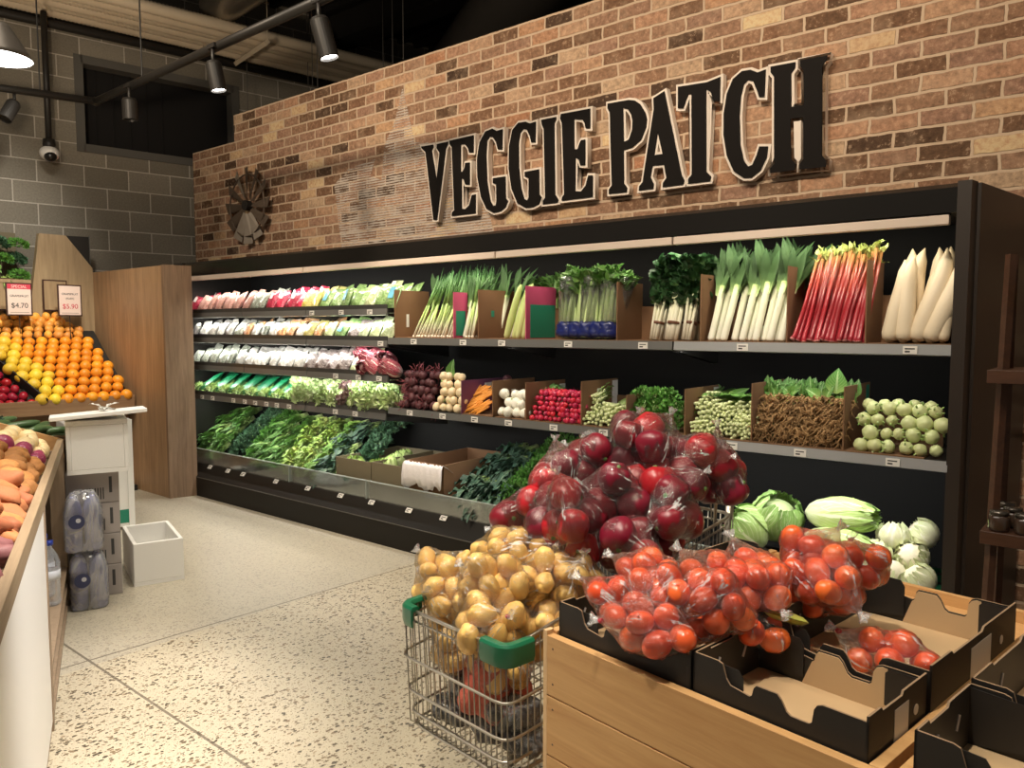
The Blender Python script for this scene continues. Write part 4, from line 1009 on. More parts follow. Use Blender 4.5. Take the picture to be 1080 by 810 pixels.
pile(417, 457, LOWZ, 1.215, .029, 3.59, lambda x, y, z: item('beetroot', rg.choice(beets), (x, y, z), rot_r(rg), rg.uniform(.8, 1.1), 'dark red beetroot in the tall pile left of the pale turnips', 'beetroot', 'beetroots piled on the lower shelf', [('stems', bstem)]), slope=.5)
tn = [root_round('turnip', .032, M_turn, 0, .9, sd=i) for i in range(2)]
sb_ = MB(); sb_.tube([(0, 0, .022), (0, 0, .035)], [.007, .005], 6); tstub = sb_.mesh('leaf_stub', G_light)
pile(455, 487, LOWZ, 1.215, .029, 3.585, lambda x, y, z: item('turnip', rg.choice(tn), (x, y, z), rot_r(rg), rg.uniform(.85, 1.1), 'cream round turnip in the pile left of the purple box', 'turnip', 'cream turnips piled on the lower shelf', [('leaf_stub', tstub)]), slope=.5)
L = MB(); L.leaf((0, 0, 0), (.2, -.3, 1), (0, -1, .2), .13, .09, .4, .03, 6, .15, 0, 'leaf', random.Random(1), 2)
item('turnip_leaf', L.mesh('turnip_leaf', G_mid), (shelf_x(476, 3.75), 3.75, 1.16), None, 1, 'single green leaf standing up behind the cream turnips', 'leaf')
pile(521, 553, LOWZ + .005, 1.10, .03, 3.60, lambda x, y, z: item('white_turnip', wt, (x, y, z), rot_r(rg), rg.uniform(.85, 1.1), 'shiny white turnip in the brown box left of the red radishes', 'turnip', 'white turnips in the brown box', [('leaf_stub', tstub)]), slope=.8, back=0) if False else None
wt = root_round('white_turnip', .034, M_wturn, 0, .9, sd=9)
pile(521, 556, LOWZ + .005, 1.09, .031, 3.59, lambda x, y, z: item('white_turnip', wt, (x, y, z), rot_r(rg), rg.uniform(.85, 1.15), 'shiny white turnip in the brown box left of the red radishes', 'turnip', 'white turnips in the brown box', [('leaf_stub', tstub)]), slope=.8)
item('beetroot', beets[0], (shelf_x(535, 3.9), 3.9, 1.155), rot_r(rg), 1.0, 'lone dusky beetroot resting high behind the white turnips', 'beetroot')
rd = [root_round('red_radish', .0165, M_rad, .02, 1.0, sd=i) for i in range(3)]
pile(558, 616, LOWZ + .003, 1.12, .0165, 3.59, lambda x, y, z: item('red_radish', rg.choice(rd), (x, y, z), rot_r(rg), rg.uniform(.8, 1.25), 'small bright red radish with a thin tail in the big radish heap', 'radish', 'red radishes in the open box'), slope=.75, jit=.5, back=3)
mb = MB(); frill(mb, (0, 0, 0), (0, -.2, 1), 40, .09, .05, random.Random(4), 1.3, 4, .05)
item('radish_leaves', mb.mesh('radish_leaves', G_mid), (shelf_x(583, 3.82), 3.80, 1.105), None, (1.3, 1, .6), 'green leaves lying behind the red radish heap', 'leaves')
# carrots: thin, lying with their tips to the lower left
L_car = leafmat('carrot', [(0, (.72, .27, .04)), (.8, (.80, .34, .05)), (1, (.82, .45, .12))], isl=.3)
cm = MB(); cm.tube([(0, 0, 0), (.0, 0, .012), (.002, 0, .08), (0, 0, .15)], [.004, .0065, .005, .001], 7); car_me = cm.mesh('carrot', L_car)
for k in range(99):
    f = rg.random() * 1.15; h = rg.random() ** .8
    Y = 3.605 + h * .12
    x = shelf_x(490, Y) + .028 + f * .155
    dv_ = V((-.70 + rg.uniform(-.15, .15), -.32, -.45 + rg.uniform(-.15, .15)))
    item('carrot', car_me, (x + .0, Y + .045, LOWZ + .055 + h * .125), dv_.to_track_quat('Z', 'Y').to_euler(), rg.uniform(.8, 1.05), 'slender orange carrot in the heap in front of the purple box', 'carrot', 'carrots in the purple box')
# kohlrabi
M_kohl = plain('kohlrabi_skin', (.60, .66, .32), .4, isl=.2, hue=.02, var=.15, vscale=30)
def kohl(sd):
    r_ = random.Random(sd); ph = [r_.uniform(0, 6) for _ in range(3)]; mb = MB()
    mb.ell((0, 0, 0), (.031, .031, .027), nu=16, nv=10, fn=lambda d: 1 + .07 * math.sin(d.x * 5 + ph[0]) * math.sin(d.y * 5 + ph[1]))
    return mb.mesh('kohlrabi', M_kohl)
kh = [kohl(i) for i in range(4)]
kst = MB()
for i in range(5): a = i * 1.26; kst.tube([(math.cos(a) * .018, math.sin(a) * .018, .016), (math.cos(a) * .026, math.sin(a) * .026, .032)], [.005, .003], 6)
kstub = kst.mesh('stem_stubs', G_light)
pile(901, 999, LOWZ + .003, 1.175, .031, 3.60, lambda x, y, z: item('kohlrabi', rg.choice(kh), (x, y, z), rot_r(rg), rg.uniform(.8, 1.2), 'pale green kohlrabi in the heap beside the fridge end panel', 'kohlrabi', 'kohlrabi on the lower shelf', [('stem_stubs', kstub)]), slope=.8, jit=.3, back=1)
# small pale green bunches (bulb ends to the front)
def ends_bunch(sd, n, rb, L, end_m, leaf_m, leafW=.03):
    r_ = random.Random(sd); st = MB(); lf = MB()
    for i in range(n):
        a = i * 2.4; q = rb * 1.25 * math.sqrt(i)
        x, z = math.cos(a) * q, math.sin(a) * q
        st.ell((x, -.004, z), (rb, rb * 1.2, rb), nu=9, nv=6)
        st.tube([(x, 0, z), (x * 1.1, L * .5, z * 1.1 + .01)], [rb * .8, rb * .5], 6)
        for j in range(2):
            lf.leaf((x * 1.1, L * .35, z * 1.1 + .005), (r_.uniform(-.3, .3), 1, r_.uniform(.2, .8)), (0, -.3, 1), L * .75, leafW, r_.uniform(.2, .8), .05, 4, .3, 0, 'leaf', r_, 1)
    return st.mesh('stem_ends', end_m), lf.mesh('leaves', leaf_m)
M_ends = plain('pale_stem_end', (.62, .68, .36), .4, isl=.3)
pb = [ends_bunch(i, 9, .0115, .17, M_ends, G_light) for i in range(2)]
def place_bunch(name, parts, pns, loc, rot, scale, label, cat, group):
    t = thing(name, label, cat, loc, 0, group, rot=rot); t.scale = (scale,) * 3
    for p, pn in zip(parts, pns): put(pn, p, parent=t)
for k in range(9):
    i, j = k % 4, k // 4
    place_bunch('spring_greens', pb[k % 2], ('stem_ends', 'leaves'), (shelf_x(622 + i * 10.5 + 4 * (j % 2), 3.62), 3.62 + j * .035, LOWZ + .04 + j * .052), Euler((rg.uniform(.0, .25), rg.uniform(0, 6), rg.uniform(-.3, .3))), rg.uniform(.8, 1.05), 'small pale green bunch with bulb ends in the box left of the parsley', 'greens', 'small pale green bunches')
# parsley
def fluff(sd, R=(.1, .07, .07), n=150, L=.03, Wd=.025, m=None, name='parsley_leaves', seg=2, ruf=.08):
    r_ = random.Random(sd); mb = MB()
    for i in range(n):
        th = r_.uniform(0, 6.28); z = r_.uniform(-.6, 1); q = math.sqrt(1 - z * z)
        d = V((q * math.cos(th), q * math.sin(th), z)); p = V((d.x * R[0], d.y * R[1], d.z * R[2])) * r_.uniform(.6, 1)
        mb.leaf(p, (d + V((r_.uniform(-.6, .6), r_.uniform(-.6, .6), r_.uniform(-.2, .8)))), (r_.uniform(-1, 1), -1, r_.uniform(-.5, 1)), L * r_.uniform(.7, 1.4), Wd * r_.uniform(.6, 1.3), r_.uniform(-.3, .9), ruf, seg, .3, 0, 'leaf', r_, 1)
    return mb.mesh(name, m)
G_pars = leafmat('parsley_leaf', [(0, (.12, .28, .05)), (1, (.07, .22, .035))], isl=.8, spec=.25)
stemm = MB(); r_ = random.Random(3)
for i in range(18): stemm.tube([(r_.uniform(-.01, .01), .03, -.04), (r_.uniform(-.05, .05), r_.uniform(-.03, .03), r_.uniform(0, .05))], .0018, 5)
pstem = stemm.mesh('stems', G_light)
pf = [fluff(i, (.055, .05, .05), 230, .020, .018, G_pars, seg=2) for i in range(2)]
for k in range(11):
    i, j = k % 4, k // 4
    t = thing('parsley', 'green parsley bunch in the box between pale bunches and choy sum', 'parsley', (shelf_x(671 + i * 14 + 6 * (j % 2), 3.66), 3.645 + j * .045, LOWZ + .055 + j * .058), 0, 'parsley bunches', rot=(0, 0, rg.uniform(0, 6)))
    put('leaves', pf[k % 2], parent=t); put('stems', pstem, parent=t)
# choy sum
cb_ = [ends_bunch(10 + i, 12, .010, .22, M_ends, G_mid, .05) for i in range(2)]
for k in range(16):
    i, j = k % 5, k // 5
    place_bunch('choy_sum', cb_[k % 2], ('stem_ends', 'leaves'), (shelf_x(736 + i * 13 + 6 * (j % 2), 3.62), 3.62 + j * .035, LOWZ + .045 + j * .050), Euler((rg.uniform(-.05, .2), rg.uniform(0, 6), rg.uniform(-.3, .3))), rg.uniform(.85, 1.05), 'choy sum bunch with cut stem ends to the front, left of the muddy roots', 'choy sum', 'choy sum bunches')
mb = MB()
for i in range(9): mb.leaf((i * .022 - .08, 0, 0), (rg.uniform(.2, .9), -.5, .35), (0, -.4, 1), .13, .06, .5, .02, 5, .2, 0, 'leaf', rg, 2)
for px, w in ((752, 'left'), (775, 'right')):
    item('choy_leaves', mb.mesh('choy_leaves', G_mid), (shelf_x(px, 3.78), 3.78, 1.125), None, 1, 'broad green leaves on top of the choy sum, ' + w + ' half', 'leaves')
# greens with muddy roots
M_mud = plain('muddy_root', (.32, .19, .08), .9, isl=.4, var=.4, vscale=60)
def rooty(sd):
    r_ = random.Random(sd); ro = MB(); st = MB(); lf = MB()
    for i in range(46):
        p = V((r_.uniform(-.035, .035), r_.uniform(-.02, .01), r_.uniform(-.03, .03)))
        ro.tube([tuple(p), tuple(p + V((r_.uniform(-.02, .02), -.02, r_.uniform(-.02, .02)))), tuple(p + V((r_.uniform(-.035, .035), r_.uniform(-.05, -.03), r_.uniform(-.05, .01))))], [.0042, .003, .001], 5)
    for i in range(10):
        x = r_.uniform(-.03, .03)
        st.tube([(x, .0, 0), (x * 1.3, .05, .03), (x * 1.5, .1, .06)], .004, 6)
        lf.leaf((x * 1.3, .05, .03), (x * 4, .5 * r_.random() - .1, 1), (0, -1, .2), r_.uniform(.06, .1), .05, r_.uniform(.2, .9), .02, 4, .2, 0, 'leaf', r_, 2)
    return ro.mesh('roots', M_mud), st.mesh('stems', leafmat('yellow_stem', [(0, (.50, .42, .12)), (1, (.36, .46, .12))])), lf.mesh('leaves', G_mid)
rr = [rooty(i) for i in range(3)]
for k in range(24):
    i, j = k % 6, k // 6
    t = thing('rooted_greens', 'leafy greens bunch with a beard of muddy brown roots to the front', 'greens', (shelf_x(806 + i * 15.5 + 6 * (j % 2), 3.65), 3.65 + j * .022, LOWZ + .055 + j * .047), 0, 'rooted greens on the lower shelf', rot=(0, 0, rg.uniform(-.2, .2)))
    ro, st, lf = rr[k % 3]; put('roots', ro, parent=t)
    if j >= 2: put('stems', st, parent=t); put('leaves', lf, parent=t)
mb = MB(); mb.leaf((0, 0, 0), (.05, -.1, 1), (0, -1, 0), .12, .10, .25, .01, 8, .12, 0, 'leaf', random.Random(2), 3)
item('spinach_leaf', mb.mesh('spinach_leaf', G_mid), (shelf_x(884, 3.74), 3.74, 1.19), None, 1, 'large single leaf sticking up at the right of the rooted greens', 'leaf')
for px, w in ((825, 'left'), (855, 'middle')):
    mb = MB(); r_ = random.Random(px)
    for i in range(16): mb.leaf((r_.uniform(-.09, .09), r_.uniform(-.02, .03), 0), (r_.uniform(-.8, .8), -.5, r_.uniform(.2, 1)), (0, -1, .8), .075, .06, .6, .02, 5, .2, 0, 'leaf', r_, 2)
    item('spinach_leaves', mb.mesh('spinach_leaves', G_mid), (shelf_x(px, 3.76), 3.76, 1.165), None, 1, 'loose green leaves above the muddy roots, ' + w + ' of the box', 'leaves')

# --- right end of the deck: cabbages
def head_mesh(sd, R, n, m, ruf=.02, open_=.25, name='head'):
    r_ = random.Random(sd); mb = MB()
    mb.ell((0, 0, 0), tuple(x * .86 for x in R), nu=18, nv=12); mb.uv = [(.3, .45)] * len(mb.v)
    for i in range(n):
        a = i * 2.4; z0 = -R[2] * .85
        # a leaf wraps from the foot over the side of the head
        segs = 7; nw = 3; vs = []; uv = []
        k = 1.0 + .10 * i / n
        for s_ in range(segs + 1):
            t = s_ / segs; ph = math.pi * (.93 - .78 * t * r_.uniform(.98, 1.02)); wid = .85 * math.sin(math.pi * (.12 + .80 * t)) * 1.1
            for j in range(-nw, nw + 1):
                q = j / nw; th = a + q * wid * .75; e = k * (1 + open_ * t * t * (.4 + .6 * abs(q)) * .5 + ruf * math.sin(q * 9 + t * 8 + i))
                vs.append((R[0] * e * math.sin(ph) * math.cos(th), R[1] * e * math.sin(ph) * math.sin(th), R[2] * e * math.cos(ph))); uv.append((.5 + q * .5, t))
        w = 2 * nw + 1
        mb.add(vs, [(p * w + c, p * w + c + 1, (p + 1) * w + c + 1, (p + 1) * w + c) for p in range(segs) for c in range(w - 1)], 0, uv)
    return mb.mesh(name, m)
G_cab = leafmat('cabbage_leaf', [(0, (.66, .72, .46)), (.4, (.38, .52, .18)), (1, (.20, .38, .09))], vein=(.62, .70, .44), veinw=.045, isl=.3, spec=.4)
G_wom = leafmat('wombok_leaf', [(0, (.78, .80, .62)), (.45, (.52, .64, .26)), (1, (.30, .48, .12))], vein=(.70, .76, .52), veinw=.07, isl=.25, spec=.4)
cab = head_mesh(1, (.115, .115, .105), 11, G_cab, .03, .5, 'cabbage'); wom = head_mesh(2, (.075, .075, .16), 16, G_wom, .03, .25, 'chinese_cabbage')
item('cabbage', cab, (shelf_x(824, 3.80), 3.80, .545), (.5, .3, .4), 1.0, 'round green cabbage behind the other one at the right deck, higher', 'cabbage')
item('cabbage', cab, (shelf_x(795, 3.70), 3.70, .485), (-.9, .2, 2.2), .92, 'round green cabbage in front, partly hidden by tomato bags', 'cabbage')
item('chinese_cabbage', wom, (shelf_x(893, 3.80), 3.80, .605), (.35, 1.45, .1), 1.05, 'upper of two long pale chinese cabbages lying on the deck', 'chinese cabbage')
item('chinese_cabbage', wom, (shelf_x(890, 3.72), 3.72, .475), (.2, 1.5, -.1), 1.05, 'lower of two long pale chinese cabbages lying on the deck', 'chinese cabbage')
G_caul = leafmat('cauli_leaf', [(0, (.88, .86, .70)), (.5, (.80, .80, .56)), (1, (.60, .68, .36))], vein=(.88, .88, .74), veinw=.1, isl=.2)
M_curd = plain('cauli_curd', (.84, .80, .62), .7, var=.1, vscale=60, bmp=.8, bscale=70)
cu = MB(); cu.ell((0, 0, .01), (.06, .06, .05), nu=26, nv=16, fn=lambda d: 1 + .08 * math.sin(d.x * 17) * math.sin(d.y * 17) * math.sin(d.z * 15 + 1)); curd = cu.mesh('curd', M_curd)
r_ = random.Random(8); lm = MB()
for i in range(12):
    a = i * 2.4; lm.leaf((math.cos(a) * .03, math.sin(a) * .03, -.05), (math.cos(a) * .7, math.sin(a) * .7, 1.0), (-math.cos(a), -math.sin(a), .4), .115, .07, -.5, .03, 5, .3, 0, 'leaf', r_, 2)
clv2 = head_mesh(44, (.060, .060, .050), 10, G_caul, .05, 1.1, 'wrapper_leaves')
for k, (px, Y, z, w) in enumerate([(912, 3.66, .40, 'leftmost, low in front'), (930, 3.72, .455, 'second from the left'), (950, 3.80, .53, 'with pointed leaf top at the back'), (948, 3.66, .40, 'in front, middle'), (972, 3.74, .47, 'middle right'), (984, 3.86, .55, 'highest, by the end panel'), (982, 3.65, .40, 'lowest, by the end panel')]):
    t = thing('cauliflower', 'pale leafy cauliflower on the deck, ' + w, 'cauliflower', (shelf_x(px, Y), Y, z), 0, 'cauliflowers by the end panel', rot=(rg.uniform(.3, .9), rg.uniform(-.4, .4), rg.uniform(0, 6)))
    put('curd', curd, parent=t, loc=(0, 0, .012)); put('wrapper_leaves', clv2, parent=t)
# crates that carry the heads
def crate(x0, x1, y0, y1, z0, h, m, label, slots=True, n=10):
    t = thing('plastic_crate', label, 'crate', ((x0 + x1) / 2, (y0 + y1) / 2, z0)); a, b_ = (x1 - x0) / 2, (y1 - y0) / 2
    MB().box(-a, a, -b_, b_, 0, .008).build('base', m, t)
    mb = MB()
    for s in (-1, 1):
        for zz in (.03, h * .5, h - .012): mb.box(-a, a, s * b_ - .005, s * b_ + .005, zz - .008, zz + .012)
        for zz in (.03, h * .5, h - .012): mb.box(s * a - .005, s * a + .005, -b_, b_, zz - .008, zz + .012)
    for i in range(n + 1):
        x = -a + 2 * a * i / n
        for s in (-1, 1): mb.box(x - .004, x + .004, s * b_ - .004, s * b_ + .004, 0, h)
    mb.build('slatted_wall', m, t)
    return t
M_crate = plain('crate_black', (.015, .015, .015), .5); M_crateg = plain('crate_green', (.01, .13, .06), .5)
crate(shelf_x(900, 3.62) - .02, XR - .02, 3.60, 4.0, .29, .085, M_crateg, 'dark green slatted crate under the cauliflowers')
crate(-1.28, -1.06, 3.62, 4.0, .29, .09, M_crate, 'black slatted crate under the chinese cabbages')
crate(-1.75, -1.30, 3.62, 4.0, .29, .07, M_crate, 'black slatted crate under the round cabbages')

# --- left end of the deck and lowest left shelf: leafy greens
def leaf_bunch(sd, n, L, Wd, m, stem_m, spread=.35, shape='leaf', ruf=.05, seg=5, curl=(.2, .9)):
    r_ = random.Random(sd); st = MB(); lf = MB()
    for i in range(n):
        a = r_.uniform(0, 6.28); s_ = spread * math.sqrt(r_.random())
        d = V((math.cos(a) * s_, -1, math.sin(a) * s_ * .6 + .05)).normalized(); p = V((math.cos(a) * .015, 0, math.sin(a) * .012))
        q = p + d * L * r_.uniform(.3, .5)
        st.tube([tuple(p), tuple(q)], [.004, .002], 5)
        lf.leaf(q - d * .02, d + V((r_.uniform(-.2, .2), 0, r_.uniform(-.1, .3))), (r_.uniform(-.3, .3), 0, 1), L * r_.uniform(.45, .65), Wd * r_.uniform(.7, 1.2), r_.uniform(*curl), ruf, seg, .25, 0, shape, r_, 2)
    return st.mesh('stems', stem_m), lf.mesh('leaves', m)
G_kale = leafmat('kale_leaf', [(0, (.16, .24, .14)), (.4, (.05, .11, .07)), (1, (.035, .085, .06))], vein=(.20, .28, .18), veinw=.05, isl=.6, spec=.4)
G_spin = leafmat('bright_leaf', [(0, (.44, .56, .16)), (.3, (.20, .38, .06)), (1, (.13, .30, .05))], vein=(.46, .56, .20), veinw=.06, isl=.5, spec=.4)
G_ylw = leafmat('yellow_green_leaf', [(0, (.58, .60, .20)), (.4, (.30, .44, .08)), (1, (.20, .36, .06))], vein=(.6, .62, .3), veinw=.06, isl=.6)
kinds = {
 'kale': ([leaf_bunch(i, 26, .26, .06, G_kale, G_light, .45, 'leaf', .11) for i in range(2)], 'kale', 'dark blue-green kale bunch'),
 'curly_kale': ([(pstem, fluff(60 + i, (.075, .12, .055), 330, .03, .028, leafmat('curly_kale_leaf', [(0, (.10, .2, .10)), (1, (.05, .13, .07))], isl=.8), 'leaves', 2, .15)) for i in range(2)], 'kale', 'curly dark kale bunch'),
 'spinach': ([leaf_bunch(20 + i, 38, .25, .04, G_spin, G_light, .45) for i in range(2)], 'spinach', 'bright green spinach bunch'),
 'endive': ([leaf_bunch(30 + i, 44, .25, .028, G_ylw, G_light, .5, 'leaf', .08) for i in range(2)], 'endive', 'yellow-green frilly endive bunch'),
 'dark_greens': ([leaf_bunch(40 + i, 34, .26, .045, G_mid, G_light, .5) for i in range(2)], 'greens', 'mid green leafy bunch'),
 'long_kale': ([leaf_bunch(50 + i, 22, .32, .05, G_kale, G_light, .3, 'leaf', .06) for i in range(2)], 'kale', 'long dark cavolo nero bunch'),
 'fine_herb': ([(pstem, fluff(70 + i, (.085, .13, .05), 460, .022, .016, G_pars, 'leaves', 2)) for i in range(2)], 'herbs', 'fine bright green herb bunch'),
}
seq = [(193, 'dark_greens'), (206, 'dark_greens'), (222, 'curly_kale'), (238, 'fine_herb'), (254, 'dark_greens'), (269, 'dark_greens'), (284, 'endive'), (299, 'endive'), (314, 'spinach'), (328, 'long_kale'), (343, 'curly_kale')]
wh = {193: 'in the far left corner', 206: 'against the left end panel', 222: 'second column from the left end', 238: 'third column from the left end', 254: 'fourth column, below the small tickets', 269: 'left of the yellow-green endive', 284: 'left half of the bright patch', 299: 'right half of the bright patch', 314: 'spinach column', 328: 'second column before the cartons', 343: 'beside the open cartons'}
for px, kd in seq:
    meshes, cat, lab = kinds[kd]
    for j in range(5):
        Y = 3.62 + j * .10; z = .40 + j * .075
        x = shelf_x(px, 3.58) + .08
        t = thing(kd, lab + ' on the deck, ' + wh[px], cat, (x + rg.uniform(-.03, .03), Y + (.22 if j == 0 else .17), z + .02), 0, f'{lab} in the column {wh[px]}', rot=(.45 + rg.uniform(-.15, .1), rg.uniform(-.3, .3), rg.uniform(-.7, -.1)))
        t.scale = (1.05,) * 3
        a, b_ = meshes[j % 2]; put('stems', a, parent=t); put('leaves', b_, parent=t)
# kale and herbs right of the cartons
for px, kd, w in [(482, 'kale', 'right of the cartons'), (497, 'long_kale', 'in the middle, right of the cartons'), (512, 'kale', 'left of the fine herbs'), (522, 'fine_herb', 'left part, by the red bags'), (545, 'fine_herb', 'middle, by the red bags'), (562, 'fine_herb', 'behind the red bags'), (580, 'curly_kale', 'hidden behind the red bags')]:
    meshes, cat, lab = kinds[kd]
    for j in range(5):
        Y = 3.66 + j * .12
        t = thing(kd, lab + ' on the deck, ' + w, cat, (shelf_x(px, 3.62) + .05 + rg.uniform(-.02, .02), Y + .13, .43 + j * .06 + (.05 if kd == 'fine_herb' else 0)), 0, f'{lab} {w}', rot=(.4 + rg.uniform(-.15, .1), rg.uniform(-.3, .3), rg.uniform(-.5, .1)))
        a, b_ = meshes[j % 2]; put('stems', a, parent=t); put('leaves', b_, parent=t)
# open cartons on the deck
M_carton = plain('carton_olive', (.17, .14, .085), .75); M_cartonb = plain('carton_brown', (.26, .14, .07), .8, var=.15, vscale=5)
def carton(x0, x1, y0, y1, z0, h, m, label, th=.008, front=None):
    t = thing('open_carton', label, 'carton', (x0, y0, z0), 0); W_, D = x1 - x0, y1 - y0; fh = front or h
    MB().box(0, W_, 0, D, 0, .006).build('base', m, t)
    MB().box(0, W_, 0, th, .006, fh).build('front_wall', m, t)
    MB().box(0, W_, D - th, D, .006, h * 1.05).build('back_wall', m, t)
    for a, n_ in ((0, 'left_wall'), (W_ - th, 'right_wall')): MB().prism([(th, .006), (th, fh), (D - th, h * 1.05), (D - th, .006)], 'X', a, a + th).build('side_wall', m, t)
    return t
c1 = carton(shelf_x(352, 3.60), shelf_x(389, 3.60), 3.60, 4.22, .375, .155, M_carton, 'olive cardboard carton at the left of the three on the deck')
c2 = carton(shelf_x(390, 3.60), shelf_x(424, 3.60), 3.60, 4.22, .375, .16, M_carton, 'olive and brown carton with lettuces, middle of the three')
c3 = carton(shelf_x(427, 3.60), shelf_x(467, 3.60), 3.60, 4.22, .375, .215, M_cartonb, 'empty brown carton with a white bag over its front edge')
bd = MB(); n_ = 18
vs = []
for i in range(n_ + 1):
    x = i / n_ * (shelf_x(467, 3.6) - shelf_x(427, 3.6) + .02)
    for k, (y, z) in enumerate([(.09, .02), (.03, .065), (.0, .07), (-.016, .05), (-.022, -.03), (-.02, -.085 - .02 * math.sin(i * .7) - .006 * (i % 3))]):
        vs.append((x, y - .010 * abs(math.sin(i * 1.9 + k)), z + .009 * math.sin(i * 2.3 + k * 2)))
bd.add(vs, [(i * 6 + k, (i + 1) * 6 + k, (i + 1) * 6 + k + 1, i * 6 + k + 1) for i in range(n_) for k in range(5)])
o = bd.build('plastic_liner', plain('white_film', (.78, .74, .74), .3, bmp=.8, bscale=25), loc=(shelf_x(427, 3.6) - .01, 3.592, .515), smooth=True)
s_ = o.modifiers.new('s', 'SOLIDIFY'); s_.thickness = .001
tag(o, 'crumpled white plastic bag draped over the front of the brown carton', 'plastic bag')
lett = head_mesh(7, (.055, .055, .045), 12, leafmat('lettuce_leaf', [(0, (.70, .74, .40)), (1, (.34, .50, .12))], vein=(.7, .74, .45), isl=.3), .08, 1.2, 'lettuce')
for k, (px, Y, w) in enumerate([(363, 3.68, 'in the left carton, front'), (372, 3.72, 'in the left carton, second'), (397, 3.70, 'in the middle carton, front'), (408, 3.78, 'in the middle carton, second'), (417, 3.88, 'in the middle carton, third'), (424, 3.98, 'in the middle carton, farthest')]):
    item('lettuce', lett, (shelf_x(px, Y), Y, .445 + .01 * k), (rg.uniform(-.4, .4), rg.uniform(-.4, .4), k), 1.05, 'small pale green lettuce ' + w, 'lettuce')

# --- packaged salads on the four left shelves
def pack_mat(name, a, b_, glare=.35, sc=26):
    if name in MATS: return MATS[name]
    m, nt, bs = _new(name); v = coords(nt)
    f = noise(nt, v, sc, 3, .6, .6)
    c = ramp(nt, f, [(.38, a), (.52, b_), (.62, a), (.70, [min(1, x * .5 + .38) for x in b_])])  # palest stop paints whitish film glare into the pack colour
    oi = N(nt, 'ShaderNodeObjectInfo'); hs = N(nt, 'ShaderNodeHueSaturation')
    nt.links.new(mth(nt, 'MULTIPLY_ADD', oi.outputs['Random'], .5, .75), hs.inputs['Value']); nt.links.new(c, hs.inputs['Color'])
    nt.links.new(hs.outputs[0], bs.inputs['Base Color']); bs.inputs['Roughness'].default_value = .3
    bs.inputs['Coat Weight'].default_value = .8; bs.inputs['Coat Roughness'].default_value = .08
    bump(nt, bs, noise(nt, v, 30, 4, .6, 1.5), .9, .01)
    MATS[name] = m; return m
def pillow(w, h, d, sd=0):
    r_ = random.Random(sd); mb = MB(); nx, nz = 8, 10
    for s in (-1, 1):
        vs = []; uv = []
        for i in range(nx + 1):
            for j in range(nz + 1):
                u, v_ = i / nx * 2 - 1, j / nz * 2 - 1
                b0 = max(0, (1 - u ** 4)) ** .5 * max(0, (1 - (abs(v_) / .88) ** 4 if abs(v_) < .88 else 0)) ** .5
                vs.append((u * w / 2 * (1 - .06 * b0), s * (d / 2 * b0 * (1 + .18 * math.sin(u * 4 + sd) * math.sin(v_ * 5 + sd)) + .0006), (v_ + 1) * h / 2)); uv.append((u * .5 + .5, v_ * .5 + .5))
        mb.add(vs, [(i * (nz + 1) + j, (i + 1) * (nz + 1) + j, (i + 1) * (nz + 1) + j + 1, i * (nz + 1) + j + 1) for i in range(nx) for j in range(nz)], 0, uv)
    return mb
PK = {
 'red': pack_mat('pack_red', (.34, .01, .04), (.55, .03, .08)), 'pink': pack_mat('pack_pink', (.50, .20, .16), (.66, .42, .36), sc=60),
 'white': pack_mat('pack_white', (.62, .60, .56), (.46, .46, .42), sc=40), 'grey': pack_mat('pack_grey', (.16, .19, .14), (.42, .44, .38), sc=50),
 'yellow': pack_mat('pack_yellow', (.68, .56, .10), (.62, .60, .28)), 'green': pack_mat('pack_green', (.12, .26, .06), (.30, .46, .18), sc=40),
 'pale': pack_mat('pack_pale', (.58, .64, .40), (.36, .46, .22), sc=35), 'dark': pack_mat('pack_dark', (.11, .07, .07), (.34, .30, .28), sc=26),
 'orange': pack_mat('pack_orange', (.55, .20, .08), (.60, .42, .22), sc=50), 'radicchio': pack_mat('pack_radicchio', (.34, .03, .07), (.66, .50, .46), sc=18)}
WORD = {'red': 'glossy red bag of chillies', 'pink': 'pink and white bag of radishes', 'white': 'shiny white wrapped pack', 'grey': 'grey-green wrapped pack', 'yellow': 'yellow bag of beans',
        'green': 'green salad bag', 'pale': 'pale green salad bag', 'dark': 'dark purple wrapped bunch', 'orange': 'orange and white wrapped pack', 'radicchio': 'red and white radicchio bag'}
pm = {}
for k_, m in PK.items(): pm[k_] = [pillow(.135, .17, .045, i).mesh('salad_bag', m) for i in range(2)]
lab_me = MB().box(-.03, .03, -.0275, -.026, .065, .15).mesh('label_sticker', plain('label_blue', (.12, .42, .62), .4), False)
lab_w = MB().box(-.022, .022, -.0275, -.026, .10, .15).mesh('label_sticker', plain('label_white', (.8, .8, .78), .4), False)
R1 = [(203, 'red')] + [(p, 'pink') for p in (212, 221, 230, 239, 249, 259)] + [(p, 'grey') for p in (268, 276)] + [(p, 'red') for p in (285, 294, 304, 314)] + [(p, 'yellow') for p in (323, 332)] + [(341, 'green'), (352, 'green'), (364, 'green'), (375, 'green'), (388, 'pale'), (400, 'green'), (411, 'green')]
R2 = [(p, 'white') for p in (204, 213, 222, 231, 240)] + [(250, 'grey')] + [(259, 'orange'), (268, 'white'), (277, 'grey'), (286, 'white'), (295, 'orange'), (304, 'orange'), (314, 'white'), (324, 'yellow'), (334, 'orange'), (345, 'pale'), (357, 'green'), (370, 'dark'), (382, 'pale'), (394, 'pale'), (407, 'pale')]
R3 = [(p, 'white' if p % 3 else 'grey') for p in (204, 213, 222, 231, 240, 250, 259, 268, 277, 286, 295, 304, 313)] + [(324, 'dark'), (335, 'dark'), (347, 'dark'), (359, 'dark'), (372, 'pale')]
